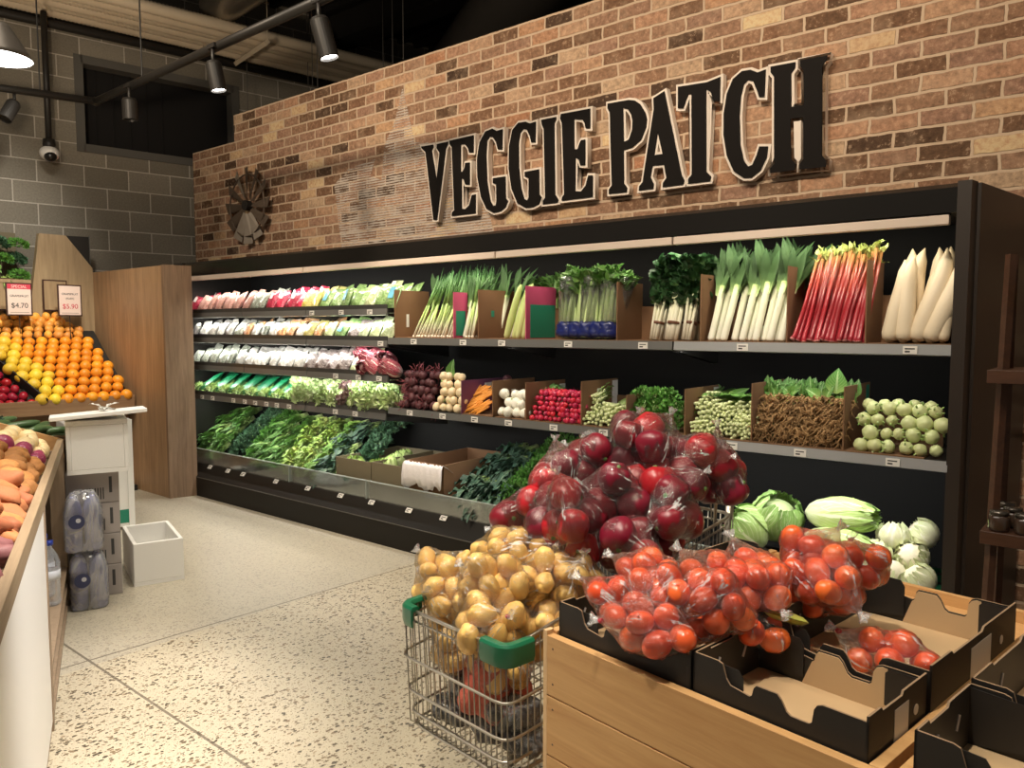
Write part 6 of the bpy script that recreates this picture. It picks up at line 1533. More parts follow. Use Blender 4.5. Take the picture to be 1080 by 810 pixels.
# ------------------------------------------------------------------ bagged produce
FILM = filmmat('bag_film', (1, 1, 1), .12, .22, .08, 42, 1.3, True)
FILMR = filmmat('bag_film_red', (1, .95, .95), .13, .26, .08, 38, 1.4, True)
FILMY = filmmat('bag_film_potato', (1, 1, .98), .14, .22, .10, 34, 1.2, True)
def settle(n, r, shape, seed, it=160):
    g = np.random.default_rng(seed); p = g.normal(size=(n, 3)) * r * 1.3; sh = np.array(shape)
    for _ in range(it):
        p -= p * .035 / sh * sh.min() / 1.0 * np.array([1, 1, 1])
        d = p[:, None] - p[None]; L = np.sqrt((d ** 2).sum(-1)) + np.eye(n) * 9
        ov = np.maximum(0, 2 * r * .97 - L); p += (d / L[..., None] * ov[..., None] * .5).sum(1)
    return p
def film(name, pts, rad, tail, mat, pull=.45, voxel=.0075, seed=0, infl=1.04, parent=None, loc=(0, 0, 0)):
    rad = np.atleast_1d(rad) * np.ones(len(pts))
    bm = bmesh.new(); ico = bmesh.new(); bmesh.ops.create_icosphere(ico, subdivisions=2, radius=1)
    dirs = np.array([v.co[:] for v in ico.verts]); ico.free()
    for p, r in zip(pts, rad):
        for d in dirs: bm.verts.new(tuple(np.array(p) + d * (r * infl + .0015)))
    if tail is not None:
        for k in range(6):
            a = k * 1.05; bm.verts.new(tuple(np.array(tail) + .006 * np.array([math.cos(a), math.sin(a), math.sin(a * 2)])))
    h = bmesh.ops.convex_hull(bm, input=bm.verts)
    bmesh.ops.delete(bm, geom=[v for v in bm.verts if not v.link_faces], context='VERTS')
    me = bpy.data.meshes.new('t'); bm.to_mesh(me); bm.free()
    o = bpy.data.objects.new('t', me); COL.objects.link(o)
    rm = o.modifiers.new('r', 'REMESH'); rm.mode = 'VOXEL'; rm.voxel_size = voxel
    m2 = to_mesh_object(o, name); bpy.data.objects.remove(o)
    n = len(m2.vertices); co = np.empty(n * 3); m2.vertices.foreach_get('co', co); co = co.reshape(-1, 3)
    P = np.array(pts); g = np.random.default_rng(seed)
    for _ in range(2):
        d = np.sqrt(((co[:, None] - P[None]) ** 2).sum(-1)) - rad[None] * infl
        j = d.argmin(1); dm = d[np.arange(n), j]
        mv = P[j] - co; mv /= np.linalg.norm(mv, axis=1)[:, None]
        if tail is not None:
            tdist = np.linalg.norm(co - np.array(tail), axis=1); w = np.clip(tdist / .06, .12, 1)
        else: w = 1
        co += mv * (np.maximum(0, dm - .0012) * pull * w)[:, None]
    # pleats
    nor = co - P.mean(0); ln = np.linalg.norm(nor, axis=1)[:, None]; nor /= ln
    ph = g.uniform(0, 6, 4)
    th = np.arctan2(nor[:, 1], nor[:, 0])
    co += nor * (.0014 * np.sin(th * 17 + ph[0] + co[:, 2] * 60) + .0012 * np.sin(th * 31 + ph[1] - co[:, 2] * 90))[:, None]
    ax = V(tail).normalized() if tail is not None else V((.3, -.2, 1)).normalized()
    e1 = ax.orthogonal().normalized(); e2 = ax.cross(e1); org_ = np.array(tail) * .95 if tail is not None else P.mean(0) + np.array(ax) * .09
    rel = co - org_; fa = np.arctan2(rel @ np.array(e2), rel @ np.array(e1)); rad_ = np.linalg.norm(rel, axis=1)
    pl_ = np.stack([np.cos(fa) * 2.2, np.sin(fa) * 2.2, rad_ * 4 + seed * 3.7], 1).astype(np.float32)
    at_ = m2.attributes.new('pleat', 'FLOAT_VECTOR', 'POINT'); at_.data.foreach_set('vector', pl_.ravel())
    m2.vertices.foreach_set('co', co.ravel())
    m2.polygons.foreach_set('use_smooth', [True] * len(m2.polygons))
    m2.materials.clear(); m2.materials.append(mat); m2.update()
    return m2
def neck(tail, d, L, W_, seed):
    """gathered film fanning out past the knot"""
    r_ = random.Random(seed); mb = MB(); d = V(d).normalized()
    s = d.orthogonal().normalized(); n = 14; vs = []
    for i in range(5):
        t = i / 4
        for j in range(n):
            a = 2 * math.pi * j / n; rr = .005 + W_ * t ** 1.3 * (1 + .35 * math.sin(a * 4 + seed) + .2 * r_.uniform(-1, 1))
            q = V(tail) + d * (L * t * (1 + .15 * r_.uniform(-1, 1))) + (s * math.cos(a) + d.cross(s) * math.sin(a) * .45) * rr
            vs.append(tuple(q))
    mb.add(vs, [(i * n + j, i * n + (j + 1) % n, (i + 1) * n + (j + 1) % n, (i + 1) * n + j) for i in range(4) for j in range(n)])
    return mb
def bag(loc, n, r, shape, seed, mes, nm, label_item, cat, label_bag, mat, tail=None, rot=0, tilt=(0, 0), parts=(), stretch=None, pull=.45, voxel=.0075, knot_m=None, iscale=(.92, 1.06), at=None):
    P = settle(n, r, shape, seed)
    P[:, 0] *= shape[0]; P[:, 1] *= shape[1]; P[:, 2] *= shape[2]
    # relax again after shaping
    if at is not None: P = np.array(at, dtype=float)
    for _ in range(60 if at is None else 0):
        d = P[:, None] - P[None]; L = np.sqrt((d ** 2).sum(-1)) + np.eye(n) * 9
        ov = np.maximum(0, 2 * r * .96 - L); P += (d / L[..., None] * ov[..., None] * .5).sum(1)
    M_ = (Matrix.Rotation(rot, 3, 'Z') @ Matrix.Rotation(tilt[0], 3, 'X') @ Matrix.Rotation(tilt[1], 3, 'Y'))
    P = np.array([list(M_ @ V(p)) for p in P])
    tl = None if tail is None else np.array(tail)
    me = film('plastic_bag', P, r * 1.02, tl, mat, pull, voxel, seed)
    b = put('plastic_bag', me, loc); tag(b, label_bag, 'plastic bag')
    if tail is not None:
        dn = V(tail).normalized()
        tail = max((v.co for v in me.vertices), key=lambda c: c.dot(dn) - .5 * (c - dn * c.dot(dn)).length)
        tail = tuple(V(tail) - dn * .006)
        neck(tail, dn, .024, .011, seed).build('gathered_neck', FILMK, b, smooth=True)
        if knot_m: MB().ell(tuple(V(tail) * .985), (.007, .007, .006)).build('tape_tie', knot_m, b, smooth=True)
    r_ = random.Random(seed)
    for p in P:
        item(nm, r_.choice(mes), tuple(V(loc) + V(p)), Euler((r_.uniform(0, 6.28), r_.uniform(0, 6.28), r_.uniform(0, 6.28))), r_.uniform(*iscale), label_item, cat, label_item, parts)
    return b
FILMK = filmmat('bag_neck_film', (1, 1, 1), .16, .35, .15, 60, 1)

# ------------------------------------------------------------------ wire trolley
M_wire = plain('trolley_wire', (.50, .47, .42), .28, 1); M_bump = plain('bumper_green', (.005, .14, .065), .35, coat=.3)
TA, TB, TC, TD = V((-1.612, 1.475, .70)), V((-1.192, 1.425, .70)), V((-1.075, 2.50, .86)), V((-1.60, 2.56, .86))
tr = thing('shopping_trolley', 'wire shopping trolley with green corner bumpers, heaped with potato and capsicum bags', 'shopping trolley', (-1.37, 2.0, 0))
O3 = V((-1.37, 2.0, 0))
def ring(z_front, z_back, inset, rr, name='basket_band', closed=True):
    cs = []
    for (p, sx, sy, zz) in ((TA, 1, 1, z_front), (TB, -1, 1, z_front), (TC, -1, -1, z_back), (TD, 1, -1, z_back)):
        cs.append(V((p.x + sx * inset, p.y + sy * inset, zz)) - O3)
    pts = []
    for i in range(4):
        a, b_, c_ = cs[i - 1], cs[i], cs[(i + 1) % 4]; k = .045
        d1 = (a - b_).normalized() * k; d2 = (c_ - b_).normalized() * k
        for t in (0, .33, .66, 1): pts.append(tuple((b_ + d1) * (1 - t) ** 2 + b_ * 2 * t * (1 - t) + (b_ + d2) * t * t))
    return MB().tube(pts, rr, 8, closed=True)
ring(.70, .86, 0, .0055).build('rim', M_wire, tr, smooth=True)
ring(.668, .83, .004, .0035).build('lower_rim', M_wire, tr, smooth=True)
for zf, zb, ins in ((.565, .64, -.012), (.465, .52, -.004), (.40, .43, .004), (.36, .38, .010)):
    ring(zf, zb, ins, .004).build('basket_band', M_wire, tr, smooth=True)
def wall_wires(P, Q, n, zbP, zbQ, ins, name):
    mb = MB()
    for i in range(n + 1):
        t = i / n; top = P.lerp(Q, t); zb = zbP + (zbQ - zbP) * t
        c = V((-1.37, 2.0, 0)); d = (V((c.x, c.y, 0)) - V((top.x, top.y, 0))).normalized() * ins
        pts = [top - O3, V((top.x, top.y, 0)) + d * .5 + V((0, 0, (top.z + zb) / 2)) - O3, V((top.x, top.y, 0)) + d + V((0, 0, zb)) - O3, V((top.x, top.y, 0)) + d * 3.0 + V((0, 0, zb - .014)) - O3]
        mb.tube([tuple(p) for p in pts], .0021, 5)
    mb.build(name, M_wire, tr, smooth=True)
wall_wires(TA, TB, 20, .36, .36, .014, 'front_wires'); wall_wires(TB, TC, 44, .36, .38, .014, 'side_wires'); wall_wires(TA, TD, 44, .36, .38, .014, 'side_wires'); wall_wires(TD, TC, 22, .38, .38, .014, 'rear_wires')
mb = MB()
for i in range(16):
    t = (i + .5) / 16; a = TA.lerp(TB, t); b_ = TD.lerp(TC, t)
    mb.tube([tuple(V((a.x, a.y, .35)) - O3), tuple(V((b_.x, b_.y, .37)) - O3)], .002, 5)
for i in range(8):
    t = (i + .5) / 8; a = TA.lerp(TD, t); b_ = TB.lerp(TC, t); mb.tube([tuple(V((a.x + .03, a.y, .348 + .02 * t)) - O3), tuple(V((b_.x - .03, b_.y, .348 + .02 * t)) - O3)], .0035, 6)
mb.build('basket_floor', M_wire, tr, smooth=True)
# green bumpers wrapped round the two front corners
for (p, dx, dy, w) in ((TA, V((.055, -.007, 0)), V((.004, .075, 0)), 'l'), (TB, V((-.082, .010, 0)), V((.010, .085, 0)), 'r')):
    c = p - O3; mb = MB(); out = []; inn = []; k = .03; a = c + dx; b_ = c + dy
    d1 = dx.normalized() * k; d2 = dy.normalized() * k; path = [a] + [(c + d1) * (1 - t) ** 2 + c * 2 * t * (1 - t) + (c + d2) * t * t for t in (0, .25, .5, .75, 1)] + [b_]
    ctr = c + dx + dy; vs = []
    nP = len(path)
    for i, q in enumerate(path):
        t = (path[min(i + 1, nP - 1)] - path[max(i - 1, 0)]).normalized(); nn = V((t.y, -t.x, 0)); nn = nn if nn.dot(q - ctr) > 0 else -nn
        for (o_, z_) in ((.014, -.045), (.018, -.03), (.018, .008), (.012, .016), (-.006, .016), (-.012, .006), (-.010, .001), (.010, .001), (.010, -.045)): vs.append(tuple(q + nn * o_ + V((0, 0, z_))))
    m_ = 9
    mb.add(vs, [(i * m_ + j, i * m_ + (j + 1) % m_, (i + 1) * m_ + (j + 1) % m_, (i + 1) * m_ + j) for i in range(nP - 1) for j in range(m_)] + [tuple(range(m_))[::-1], tuple(range((nP - 1) * m_, nP * m_))])
    mb.build('corner_bumper', M_bump, tr, smooth=False, bevel=.002)
# handle end: raised gate, child seat wires, handle
mb = MB()
for (x, y) in ((TC.x - .02, TC.y - .10), (TC.x - .005, TC.y)):
    mb.tube([tuple(V((x, y, .84)) - O3), tuple(V((x + .004, y, .98)) - O3)], .006, 7)
g0 = V((TC.x - .05, TC.y - .06, 0)); g1 = V((TD.x + .06, TD.y - .06, 0))
for k in range(9):
    t = k / 8; q = g0.lerp(g1, t); mb.tube([tuple(q + V((0, 0, .84)) - O3), tuple(q + V((0, -.02, .99)) - O3)], .0025, 5)
for z_ in (.88, .93, .99): mb.tube([tuple(g0 + V((0, -.01, z_)) - O3), tuple(g1 + V((0, -.01, z_)) - O3)], .0035, 6)
mb.build('child_seat_gate', M_wire, tr, smooth=True)
lp = V((TC.x - .12, TC.y - .20, 0)); ar = []
for i in range(13):
    a = math.pi * i / 12; ar.append(tuple(lp + V((-.035 * math.cos(a), 0, .99 + .035 * math.sin(a))) - O3))
MB().tube([tuple(lp + V((-.035, 0, .86)) - O3)] + ar + [tuple(lp + V((.035, 0, .84)) - O3)], .005, 8).build('seat_loop', M_wire, tr, smooth=True)
MB().tube([tuple(V((TC.x + .005, TC.y + .03, .96)) - O3), tuple(V((TD.x - .005, TD.y + .03, .96)) - O3)], .014, 12).build('handle', M_bump, tr, smooth=True)
# chassis and castors
mb = MB()
for sx, p, q in ((1, TA, TD), (-1, TB, TC)):
    mb.tube([tuple(V((p.x + sx * .13, p.y + .34, .34)) - O3), tuple(V((p.x + sx * .11, p.y + .34, .12)) - O3), tuple(V((q.x + sx * .06, q.y, .12)) - O3), tuple(V((q.x + sx * .02, q.y + .02, .94)) - O3)], .012, 8)
mb.build('chassis', M_wire, tr, smooth=True)
for (x, y) in ((TA.x + .12, TA.y + .36), (TB.x - .12, TB.y + .36), (TC.x - .06, TC.y), (TD.x + .06, TD.y)):
    MB().lathe([(.045, -.012), (.05, 0), (.045, .012)], 18).build('castor_wheel', M_blk2, tr, loc=tuple(V((x, y, .05)) - O3), rot=(0, math.pi / 2, 0))

# things low in the basket
M_mesh = plain('red_produce_net', (.66, .15, .10), .55, isl=.2, var=.4, vscale=60, bmp=1, bscale=120)
P = settle(10, .042, (1, 1, 1), 77); P[:, 1] *= 1.1
nb = put('net_bag', film('net_bag', P, .035, (.10, -.02, -.06), M_mesh, .6, .009, 5), (-1.36, 1.575, .525)); tag(nb, 'faded red net bag seen through the trolley wires under the potatoes', 'net bag')
M_blkbag = filmmat('grey_bag_film', (.55, .55, .57), .10, .35, .12, 30, 1.2)
M_darkveg = plain('dark_bagged_veg', (.05, .045, .05), .4, isl=.4)
dv = lump('purple_carrot', .03, M_darkveg, 5, (1, .8, .8))
bag((-1.48, 1.60, .475), 8, .028, (1.3, .9, .8), 31, [dv], 'dark_vegetable', 'dark vegetable in the grey bag at the bottom of the trolley', 'vegetable', 'greyish bag of dark vegetables at the trolley bottom, left side', M_blkbag)
bag((-1.28, 1.56, .455), 8, .027, (1.3, .9, .7), 32, [dv], 'dark_vegetable', 'dark vegetable in the bag low at the trolley front right', 'vegetable', 'greyish bag of dark vegetables at the trolley bottom, right side', M_blkbag)
for k in range(3):
    bag((-1.50 + k * .13, 1.57, .40), 9, .024, (1.2, .9, .6), 50 + k, [dv], 'dark_vegetable', 'dark vegetable in a bag on the trolley floor', 'vegetable', ['greyish bag flat on the trolley floor, front left', 'greyish bag flat on the trolley floor, front middle', 'greyish bag flat on the trolley floor, front right'][k], M_blkbag)
    bag((-1.45 + k * .16, 1.95 + .12 * (k % 2), .53), 7, .045, (1.2, 1, .9), 40 + k, [dv], 'dark_vegetable', 'dark vegetable in a bag deep in the trolley', 'vegetable', ['greyish bag deep inside the trolley, left', 'greyish bag deep inside the trolley, middle', 'greyish bag deep inside the trolley, right'][k], M_blkbag, voxel=.012)

# potatoes
M_ypot = plain('washed_potato', (.86, .56, .17), .42, isl=.2, var=.10, vscale=22, sss=0)
yp = [lump('washed_potato', .040, M_ypot, 50 + i, (1, .74, .70), .06) for i in range(4)]
PB = [((-1.452, 1.78, .815), 11, (1.25, .9, .8), 'topmost potato bag, right below the capsicum bags', (.13, .02, .05)),
      ((-1.640, 1.66, .745), 8, (.9, 1, .9), 'potato bag leaning over the left corner bumper', (-.07, -.02, .05)),
      ((-1.525, 1.60, .70), 10, (1, .9, .9), 'potato bag behind the left green bumper', (-.02, -.09, .05)),
      ((-1.395, 1.62, .765), 12, (1.25, .85, .85), 'big potato bag in the middle of the trolley front', (-.13, .0, .04)),
      ((-1.300, 1.74, .775), 9, (1, .9, .9), 'potato bag at the right, behind the middle one', (.10, .02, .07)),
      ((-1.330, 1.535, .70), 9, (1.2, .8, .8), 'potato bag resting on the front rim near the right bumper', (.09, -.04, .06)),
      ((-1.495, 1.60, .585), 10, (1.1, .9, .8), 'potato bag inside the basket behind the front wires, left', None),
      ((-1.325, 1.57, .60), 10, (1.1, .9, .8), 'potato bag inside the basket behind the front wires, right', None),
      ((-1.225, 1.80, .76), 7, (.9, .9, .9), 'small potato bag under the capsicums beside the tomatoes', (.03, -.03, .10)),
      ((-1.23, 1.68, .66), 8, (.9, 1, .9), 'potato bag between the trolley side and the tomato bin', None)]
for k, (loc, n, sh, w, tl) in enumerate(PB):
    bag(loc, n + 3, .0345, sh, 100 + k, yp, 'washed_potato', 'yellow potato inside the ' + w, 'potato', 'clear plastic ' + w, FILMY, tl, rot=.3 * k, pull=.36, knot_m=M_cardred if k in (5,) else None)

# capsicums
M_cap = plain('capsicum_skin', (.21, .006, .020), .36, isl=.35, hue=.012, coat=.1)
M_cap2 = plain('capsicum_skin_bright', (.42, .012, .02), .32, isl=.3, coat=.1)
def capsi(sd, m):
    r_ = random.Random(sd); a0 = r_.uniform(0, 6); lob = r_.choice([3, 4])
    def fn(d):
        a = math.atan2(d.y, d.x); q = math.sqrt(d.x ** 2 + d.y ** 2)
        return (1 + .07 * math.cos(a * lob + a0) * q) * (1 - .16 * max(0, abs(d.z) - .72) * 3) * (1 + .06 * d.z)
    return MB().ell((0, 0, 0), (.053, .053, .057), nu=24, nv=16, fn=fn).mesh('capsicum', m)
cp = [capsi(i, M_cap if i < 3 else M_cap2) for i in range(4)]
cst = MB().tube([(0, 0, .043), (.002, 0, .050), (.004, 0, .056)], [.015, .008, .006], 8).mesh('green_stem', plain('capsicum_stem', (.12, .22, .06), .6))
CB = [((-1.535, 1.93, .885), 5, (1.1, .9, 1), 'lowest capsicum bag at the left edge of the heap', (-.12, -.03, -.05)),
      ((-1.475, 2.02, 1.00), 4, (1, .9, 1), 'capsicum bag on the upper left slope of the heap', (-.02, .02, .13)),
      ((-1.405, 2.12, 1.055), 4, (1.1, .9, .9), 'capsicum bag second from the top on the left', (-.13, .03, .04)),
      ((-1.315, 2.20, 1.115), 4, (1.1, 1, .9), 'capsicum bag at the very top of the heap', (.02, .03, .10)),
      ((-1.215, 2.20, 1.10), 5, (1.1, 1, 1), 'capsicum bag at the top right of the heap', (.03, .05, .12)),
      ((-1.115, 2.25, 1.075), 4, (1, 1, .9), 'capsicum bag on the upper right slope', (.13, .02, .02)),
      ((-1.220, 1.99, .990), 4, (1.2, .9, .9), 'capsicum bag in the middle of the heap', (-.09, -.07, .04)),
      ((-1.075, 2.05, .955), 5, (1.1, .9, 1), 'large capsicum bag at the right, above the tomatoes', (.0, -.12, -.02)),
      ((-1.125, 1.90, .875), 4, (1.2, .9, .8), 'lowest capsicum bag on the right, touching the tomatoes', (.11, -.05, .0)),
      ((-1.285, 1.85, .925), 5, (1, .9, 1.1), 'capsicum bag with stems facing out above the potatoes', (-.03, -.04, .15)),
      ((-1.110, 2.12, 1.02), 3, (1.1, 1, .8), 'small capsicum bag tucked under the top right one', (.1, .0, .05)),
      ((-1.400, 1.90, .91), 4, (1, 1, 1), 'capsicum bag behind the leftmost one', None),
      ((-1.30, 2.14, .97), 6, (1.3, 1.1, .9), 'capsicum bag buried in the core of the heap', None),
      ((-1.35, 2.36, .95), 6, (1.3, 1.1, .9), 'capsicum bag at the far side of the heap', None),
      ((-1.20, 2.05, .84), 6, (1.3, 1.1, .8), 'capsicum bag at the bottom of the heap', None),
      ((-1.40, 2.22, .82), 6, (1.5, 1.2, .8), 'capsicum bag on the trolley floor side', None)]
for k, (loc, n, sh, w, tl) in enumerate(CB):
    bag(loc, n, .050, sh, 200 + k, cp if k not in (0, 9) else [cp[3], cp[1]], 'capsicum', 'dark red capsicum in the ' + w, 'capsicum', 'clear plastic ' + w, FILMR, tl, rot=.7 * k, parts=[('green_stem', cst)], pull=.16, voxel=.009)
# the bag hanging on the handle end
bag((-1.035, 2.31, 1.035), 4, .046, (1, 1, 1), 264, cp, 'capsicum', 'dark red capsicum in the single bag standing on the trolley handle end', 'capsicum', 'tall clear bag of capsicums alone at the trolley handle, right of the heap', FILMR, (-.02, 0, .15), parts=[('green_stem', cst)], pull=.10, voxel=.009, at=[(-.036, .005, -.055), (.040, -.01, -.050), (.0, -.02, .022), (.012, .045, .0)])
# clear bag ear seen against the kale
neck((0, 0, 0), (-.2, 0, 1), .07, .035, 9)
o = neck((0, 0, 0), (-.2, 0, 1), .07, .035, 9).build('bag_end', FILMK, None, loc=(-1.45, 2.2, 1.07), smooth=True); tag(o, 'loose clear bag end sticking up at the left of the capsicum heap', 'plastic bag')

# ------------------------------------------------------------------ timber bins and black trays
BO = V((-1.07, 1.416, 0)); BR = -math.radians(8.9)
BU = V((math.cos(BR), math.sin(BR), 0)); BV = V((-math.sin(BR), math.cos(BR), 0))
def bl(u, v, z=0): q = BO + BU * u + BV * v; return (q.x, q.y, z)
M_trayb = plain('tray_black', (.017, .014, .012), .55); M_traye = plain('tray_cut_edge', (.30, .20, .12), .8)
def timber_bin(u0, u1, label):
    t = thing('timber_bin', label, 'timber bin', bl(u0, 0), BR); w = u1 - u0
    for k in range(6):
        z1 = .78 - k * .146; z0 = max(0, z1 - .143)
        if z1 <= .02: break
        MB().box(.012, w, .0, .022, z0, z1).build('front_plank', M_pine, t, bevel=.0015)
        MB().box(0, .022, .024, 1.02, z0, z1 + (.006 if k == 0 else 0)).build('side_plank', M_pine, t, bevel=.0015)
        MB().box(w - .022, w, .024, 1.02, z0, z1).build('side_plank', M_pine, t, bevel=.0015)
    MB().box(0, .012, .0, .022, .0, .79).build('corner_post', M_pineedge, t)
    MB().box(.022, w - .022, .024, 1.0, .73, .75).build('top_board', M_pine, t)
    MB().box(0.0, w, 1.0, 1.02, .2, .78).build('back_plank', M_pine, t)
    # nail heads
    mb = MB()
    for k in range(5):
        for dz in (.03, .115): mb.box(.03, .034, -.0008, .0, .78 - k * .146 - dz, .784 - k * .146 - dz)
    mb.build('nail_heads', M_rust, t)
    return t
timber_bin(0, .772, 'pale pine bin carrying the tomato trays, front bin')
timber_bin(.792, 1.60, 'pale pine bin at the bottom right corner with black trays')
def tray(u0, v0, W_, D, H, label, z0=.752, sticker=False, tall=False):
    t = thing('produce_tray', label, 'tray', bl(u0, v0, z0), BR); th = .004
    MB().box(0, W_, 0, D, 0, .004).build('tray_floor', M_cardin, t)
    def prof(L, kind):
        f = lambda a: a * L
        if kind == 'front':
            return [(0, 0), (0, H), (f(.16), H), (f(.19), H * .97), (f(.215), H * .72), (f(.24), H * .62), (f(.36), H * .56), (f(.375), H * .60), (f(.385), H * .74), (f(.40), H * .80), (f(.52), H * .80), (f(.545), H * .72), (f(.575), H * .55), (f(.60), H * .50), (f(.70), H * .50), (f(.715), H * .54), (f(.725), H * .78), (f(.74), H * .86), (f(.77), H * .90), (L, H * .90), (L, 0)]
        return [(0, 0), (0, H), (f(.20), H), (f(.22), H * .93), (f(.55), H * .93), (f(.57), H), (L, H), (L, 0)]
    for y, sgn, nm in ((0, 1, 'front_wall'), (D - th, -1, 'back_wall')):
        pr_ = prof(W_, 'front')
        MB().prism(pr_, 'Y', y, y + th).build(nm, M_trayb, t)
        yi = y + th if sgn > 0 else y - .0022
        mid = [(W_ * .30, .004)] + [(a, b_ - .003) for a, b_ in pr_ if W_ * .30 < a < W_ * .80 and b_ > 0] + [(W_ * .80, H * .86), (W_ * .80, .004)]
        MB().prism(mid, 'Y', yi, yi + .0022).build('kraft_lining', M_cardin, t)
        MB().box(.0, W_, y - .0005, y + th + .0005, H * .2, H * .2 + .0001)
        for a0, a1 in ((th, W_ * .31), (W_ * .79, W_ - th)):
            MB().prism([(a0, .004), (a0, H * .96), (a1 - .01 * (a0 < W_ / 2), H * .93), (a1, H * .8), (a1, .02)] if a0 < W_ / 2 else [(a0, .02), (a0, H * .8), (a0 + .01, H * .88), (a1, H * .88), (a1, .004)], 'Y', yi + sgn * .0024, yi + sgn * .0024 + .002).build('corner_flap', M_trayb, t)
        # pale cut edge along the rim
        top = [(a, b_) for a, b_ in pr_ if b_ > 0]
        mbx = MB()
        for (a0, b0), (a1, b1) in zip(top, top[1:]):
            mbx.add([(a0, y, b0 + .0006), (a1, y, b1 + .0006), (a1, y + th, b1 + .0006), (a0, y + th, b0 + .0006)], [(0, 1, 2, 3)])
        mbx.build('cut_edge', M_traye, t)
    for x in (0, W_ - th):
        ps = prof(D, 'side')
        MB().prism(ps, 'X', x, x + th).build('side_wall', M_trayb, t)
        top = [(a, b_) for a, b_ in ps if b_ > 0]; mbx = MB()
        for (a0, b0), (a1, b1) in zip(top, top[1:]): mbx.add([(x, a0, b0 + .0006), (x, a1, b1 + .0006), (x + th, a1, b1 + .0006), (x + th, a0, b0 + .0006)], [(0, 1, 2, 3)])
        mbx.build('cut_edge', M_traye, t)
        # vent slots
        for f in (.3, .7): MB().tube([(x + th + .0006 if x == 0 else x - .0006, D * f, H * .45), (x + th + .0006 if x == 0 else x - .0006, D * f + .012, H * .68)], .003, 5).build('vent_slot', M_cart, t)
    if sticker:
        MB().box(W_, W_ + .001, D * .42, D * .66, H * .22, H * .78).build('sticker', M_tick, t)
        MB().box(W_, W_ + .001, D * .05, D * .40, H * .08, H * .20).build('sticker', M_tick, t)
        for k in range(6): MB().box(W_ + .001, W_ + .0015, D * .07 + k * .011, D * .07 + k * .011 + .006, H * .10, H * .18).build('sticker_print', M_ink, t)
        MB().lathe([(.010, 0), (.010, .001), (0, .001)], 14).build('round_mark', M_tick, t, loc=(W_ + .0002, D * .80, H * .5), rot=(0, math.pi / 2, 0))
    return t
tray(.026, .027, .37, .245, .105, 'black produce tray heaped with tomato bags at the left front')
tray(.402, .027, .345, .245, .105, 'empty black tray with kraft floor at the bin front', sticker=True)
tray(.026, .280, .37, .50, .118, 'black tray behind, buried under tomato bags')
tray(.402, .280, .350, .50, .118, 'black tray holding a single bag of tomatoes', sticker=True)
tray(.818, .027, .35, .245, .112, 'empty black tray at the bottom right corner, nearest the camera')
tray(.818, .280, .35, .50, .118, 'black tray at the right edge behind the nearest one')
# tomatoes
M_tom = plain('tomato_skin', (.88, .135, .03), .28, isl=.25, hue=.016, coat=.4, var=.15, vscale=14)
tm = [MB().ell((0, 0, 0), (.0265, .0265, .0335), nu=20, nv=14).mesh('tomato', M_tom), MB().ell((0, 0, 0), (.027, .027, .0285), nu=20, nv=14).mesh('tomato', M_tom)]
M_redtie = plain('red_tie', (.6, .02, .04), .5)
def px_(x, y, z): return (x, y, z)
TB_ = [((-.868, 1.560, .925), 8, (1.15, .85, .85), 'tomato bag at the back left of the pile', (-.10, -.01, .03)),
       ((-.915, 1.475, .882), 7, (1.1, .8, .8), 'tomato bag at the left corner of the front tray', (-.09, .0, .03)),
       ((-.815, 1.470, .905), 10, (1.2, .85, .85), 'big tomato bag in the middle of the front tray', (.02, -.10, .0)),
       ((-.785, 1.400, .872), 9, (1.3, .75, .7), 'lowest tomato bag at the front tray edge', (-.10, -.03, .0)),
       ((-.690, 1.505, .915), 12, (1.15, .9, .95), 'large tomato bag with red tie beside it at the tray end', (-.07, -.09, -.03)),
       ((-.735, 1.640, .915), 10, (1.3, .9, .8), 'tomato bag behind the large one, loose film on top', (-.10, .0, .06)),
       ((-.645, 1.640, .930), 10, (1.1, .9, .85), 'tomato bag to the right of the large one', (.08, -.07, -.02)),
       ((-.595, 1.815, .965), 8, (1.0, .9, .85), 'topmost tomato bag at the back of the pile', (.06, .02, .07)),
       ((-.540, 1.760, .940), 10, (1.2, .9, .8), 'tomato bag drooping over the empty tray', (.10, -.07, -.04)),
       ((-.530, 1.930, .925), 9, (1.3, .9, .8), 'tomato bag at the far right end of the pile', (.02, -.06, .08)),
       ((-.700, 1.745, .915), 9, (1.1, .9, .8), 'tomato bag between the topmost and the middle ones', (-.07, .04, .07)),
       ((-.700, 1.62, .85), 14, (1.6, 1.3, .6), 'tomato bag buried at the bottom of the pile', None),
       ((-.620, 1.88, .86), 14, (1.5, 1.3, .6), 'tomato bag buried at the back of the pile', None)]
for k, (loc, n, sh, w, tl) in enumerate(TB_):
    bag(loc, n, .0272, sh, 300 + k, tm, 'tomato', 'red tomato inside the ' + w, 'tomato', 'clear plastic ' + w, FILM, tl, rot=[.2, -.2, .1, -.15, .2, 0, -.3, .3, -.5, .1, .2, 0, 0][k], pull=.27, voxel=.006, knot_m=M_redtie if k in (3,) else None)
bag((bl(.635, .42)[0], bl(.635, .42)[1], .805), 9, .0272, (1.45, .85, .75), 350, tm, 'tomato', 'red tomato in the single bag lying in the otherwise empty tray', 'tomato', 'single clear bag of tomatoes lying in the otherwise empty tray', FILM, (-.13, .0, .03), rot=-.35, voxel=.006, knot_m=M_redtie)
M_olive = plain('olive_packet', (.40, .42, .08), .4)
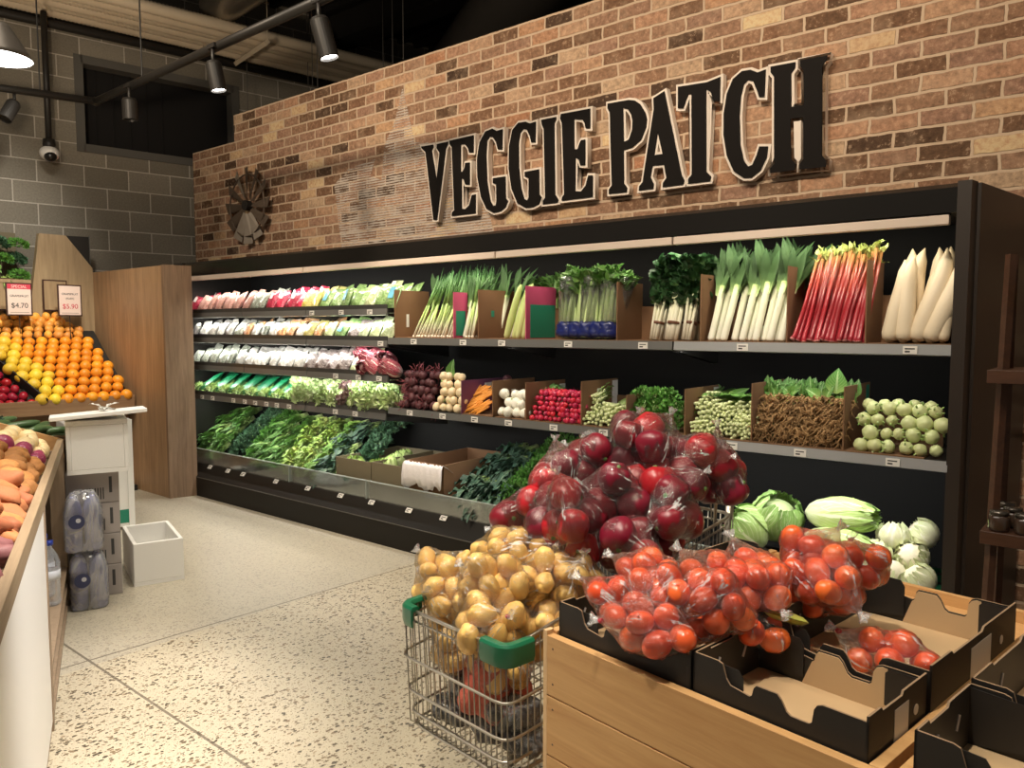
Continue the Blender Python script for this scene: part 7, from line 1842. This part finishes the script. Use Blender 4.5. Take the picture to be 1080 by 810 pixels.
o = pillow(.09, .06, .02, 4).build('snack_packet', M_olive, None, loc=(-.585, 1.665, .862), rot=(1.2, .1, .2), smooth=True); tag(o, 'small olive yellow packet peeking out under the tomato bags', 'packet')

# ------------------------------------------------------------------ dim jar stand at the right edge
M_walnut = woodmat('dark_walnut', (.045, .018, .009), (.10, .042, .02), 'X', 1, .5)
t = thing('jar_stand', 'dark timber stand with jars at the right edge beside the fridge end', 'display stand', (-.42, 3.05, 0))
for z in (1.355, .80): MB().box(0, .9, 0, .30, z - .045, z).build('stand_shelf', M_walnut, t, bevel=.002)
MB().box(0, .9, -.02, .30, .30, .34).build('stand_shelf', M_walnut, t)
for x in (.02, .80):
    MB().tube([(x, .0, 0), (x + .02, .12, 1.75)], .018, 4).build('slanted_leg', M_walnut, t); MB().tube([(x, .30, 0), (x + .02, .16, 1.75)], .018, 4).build('slanted_leg', M_walnut, t)
M_jar = plain('jar_glass', (.05, .03, .02), .08, coat=.8); M_jlid = plain('jar_lid', (.10, .085, .07), .25, .7)
jm = MB().lathe([(0, 0), (.030, 0), (.033, .008), (.033, .045), (.028, .056), (0, .056)], 20).mesh('jar', M_jar); jl = MB().lathe([(0, .070), (.029, .070), (.030, .056), (0, .055)], 20).mesh('jar_lid', M_jlid)
for j in range(3):
    for i in range(8):
        if j == 2 and i % 2: continue
        item('jar', jm, (-.42 + .05 + i * .075 + .03 * (j % 2), 3.09 + j * .085, .801 + (0)), None, 1, 'small dark preserve jar with metal lid on the lower shelf of the dim stand', 'jar', 'jars on the dim stand', [('jar_lid', jl)])
for i in range(2): item('jar', jm, (-.24 + i * .08, 3.12, .873), None, 1, 'dark preserve jar stacked on top of the others on the dim stand', 'jar', 'stacked jars on the dim stand', [('jar_lid', jl)])
pl = thing('potted_plant', 'dark leafy plant on the upper shelf at the right edge', 'plant', (-.25, 3.2, 1.356))
MB().lathe([(0, 0), (.05, 0), (.065, .10), (.055, .10), (0, .09)], 18).build('pot', M_blk2, pl, smooth=True)
put('leaves', kinds['dark_greens'][0][0][1], (0, 0, .12), (-1.4, 0, .4), .9, parent=pl)
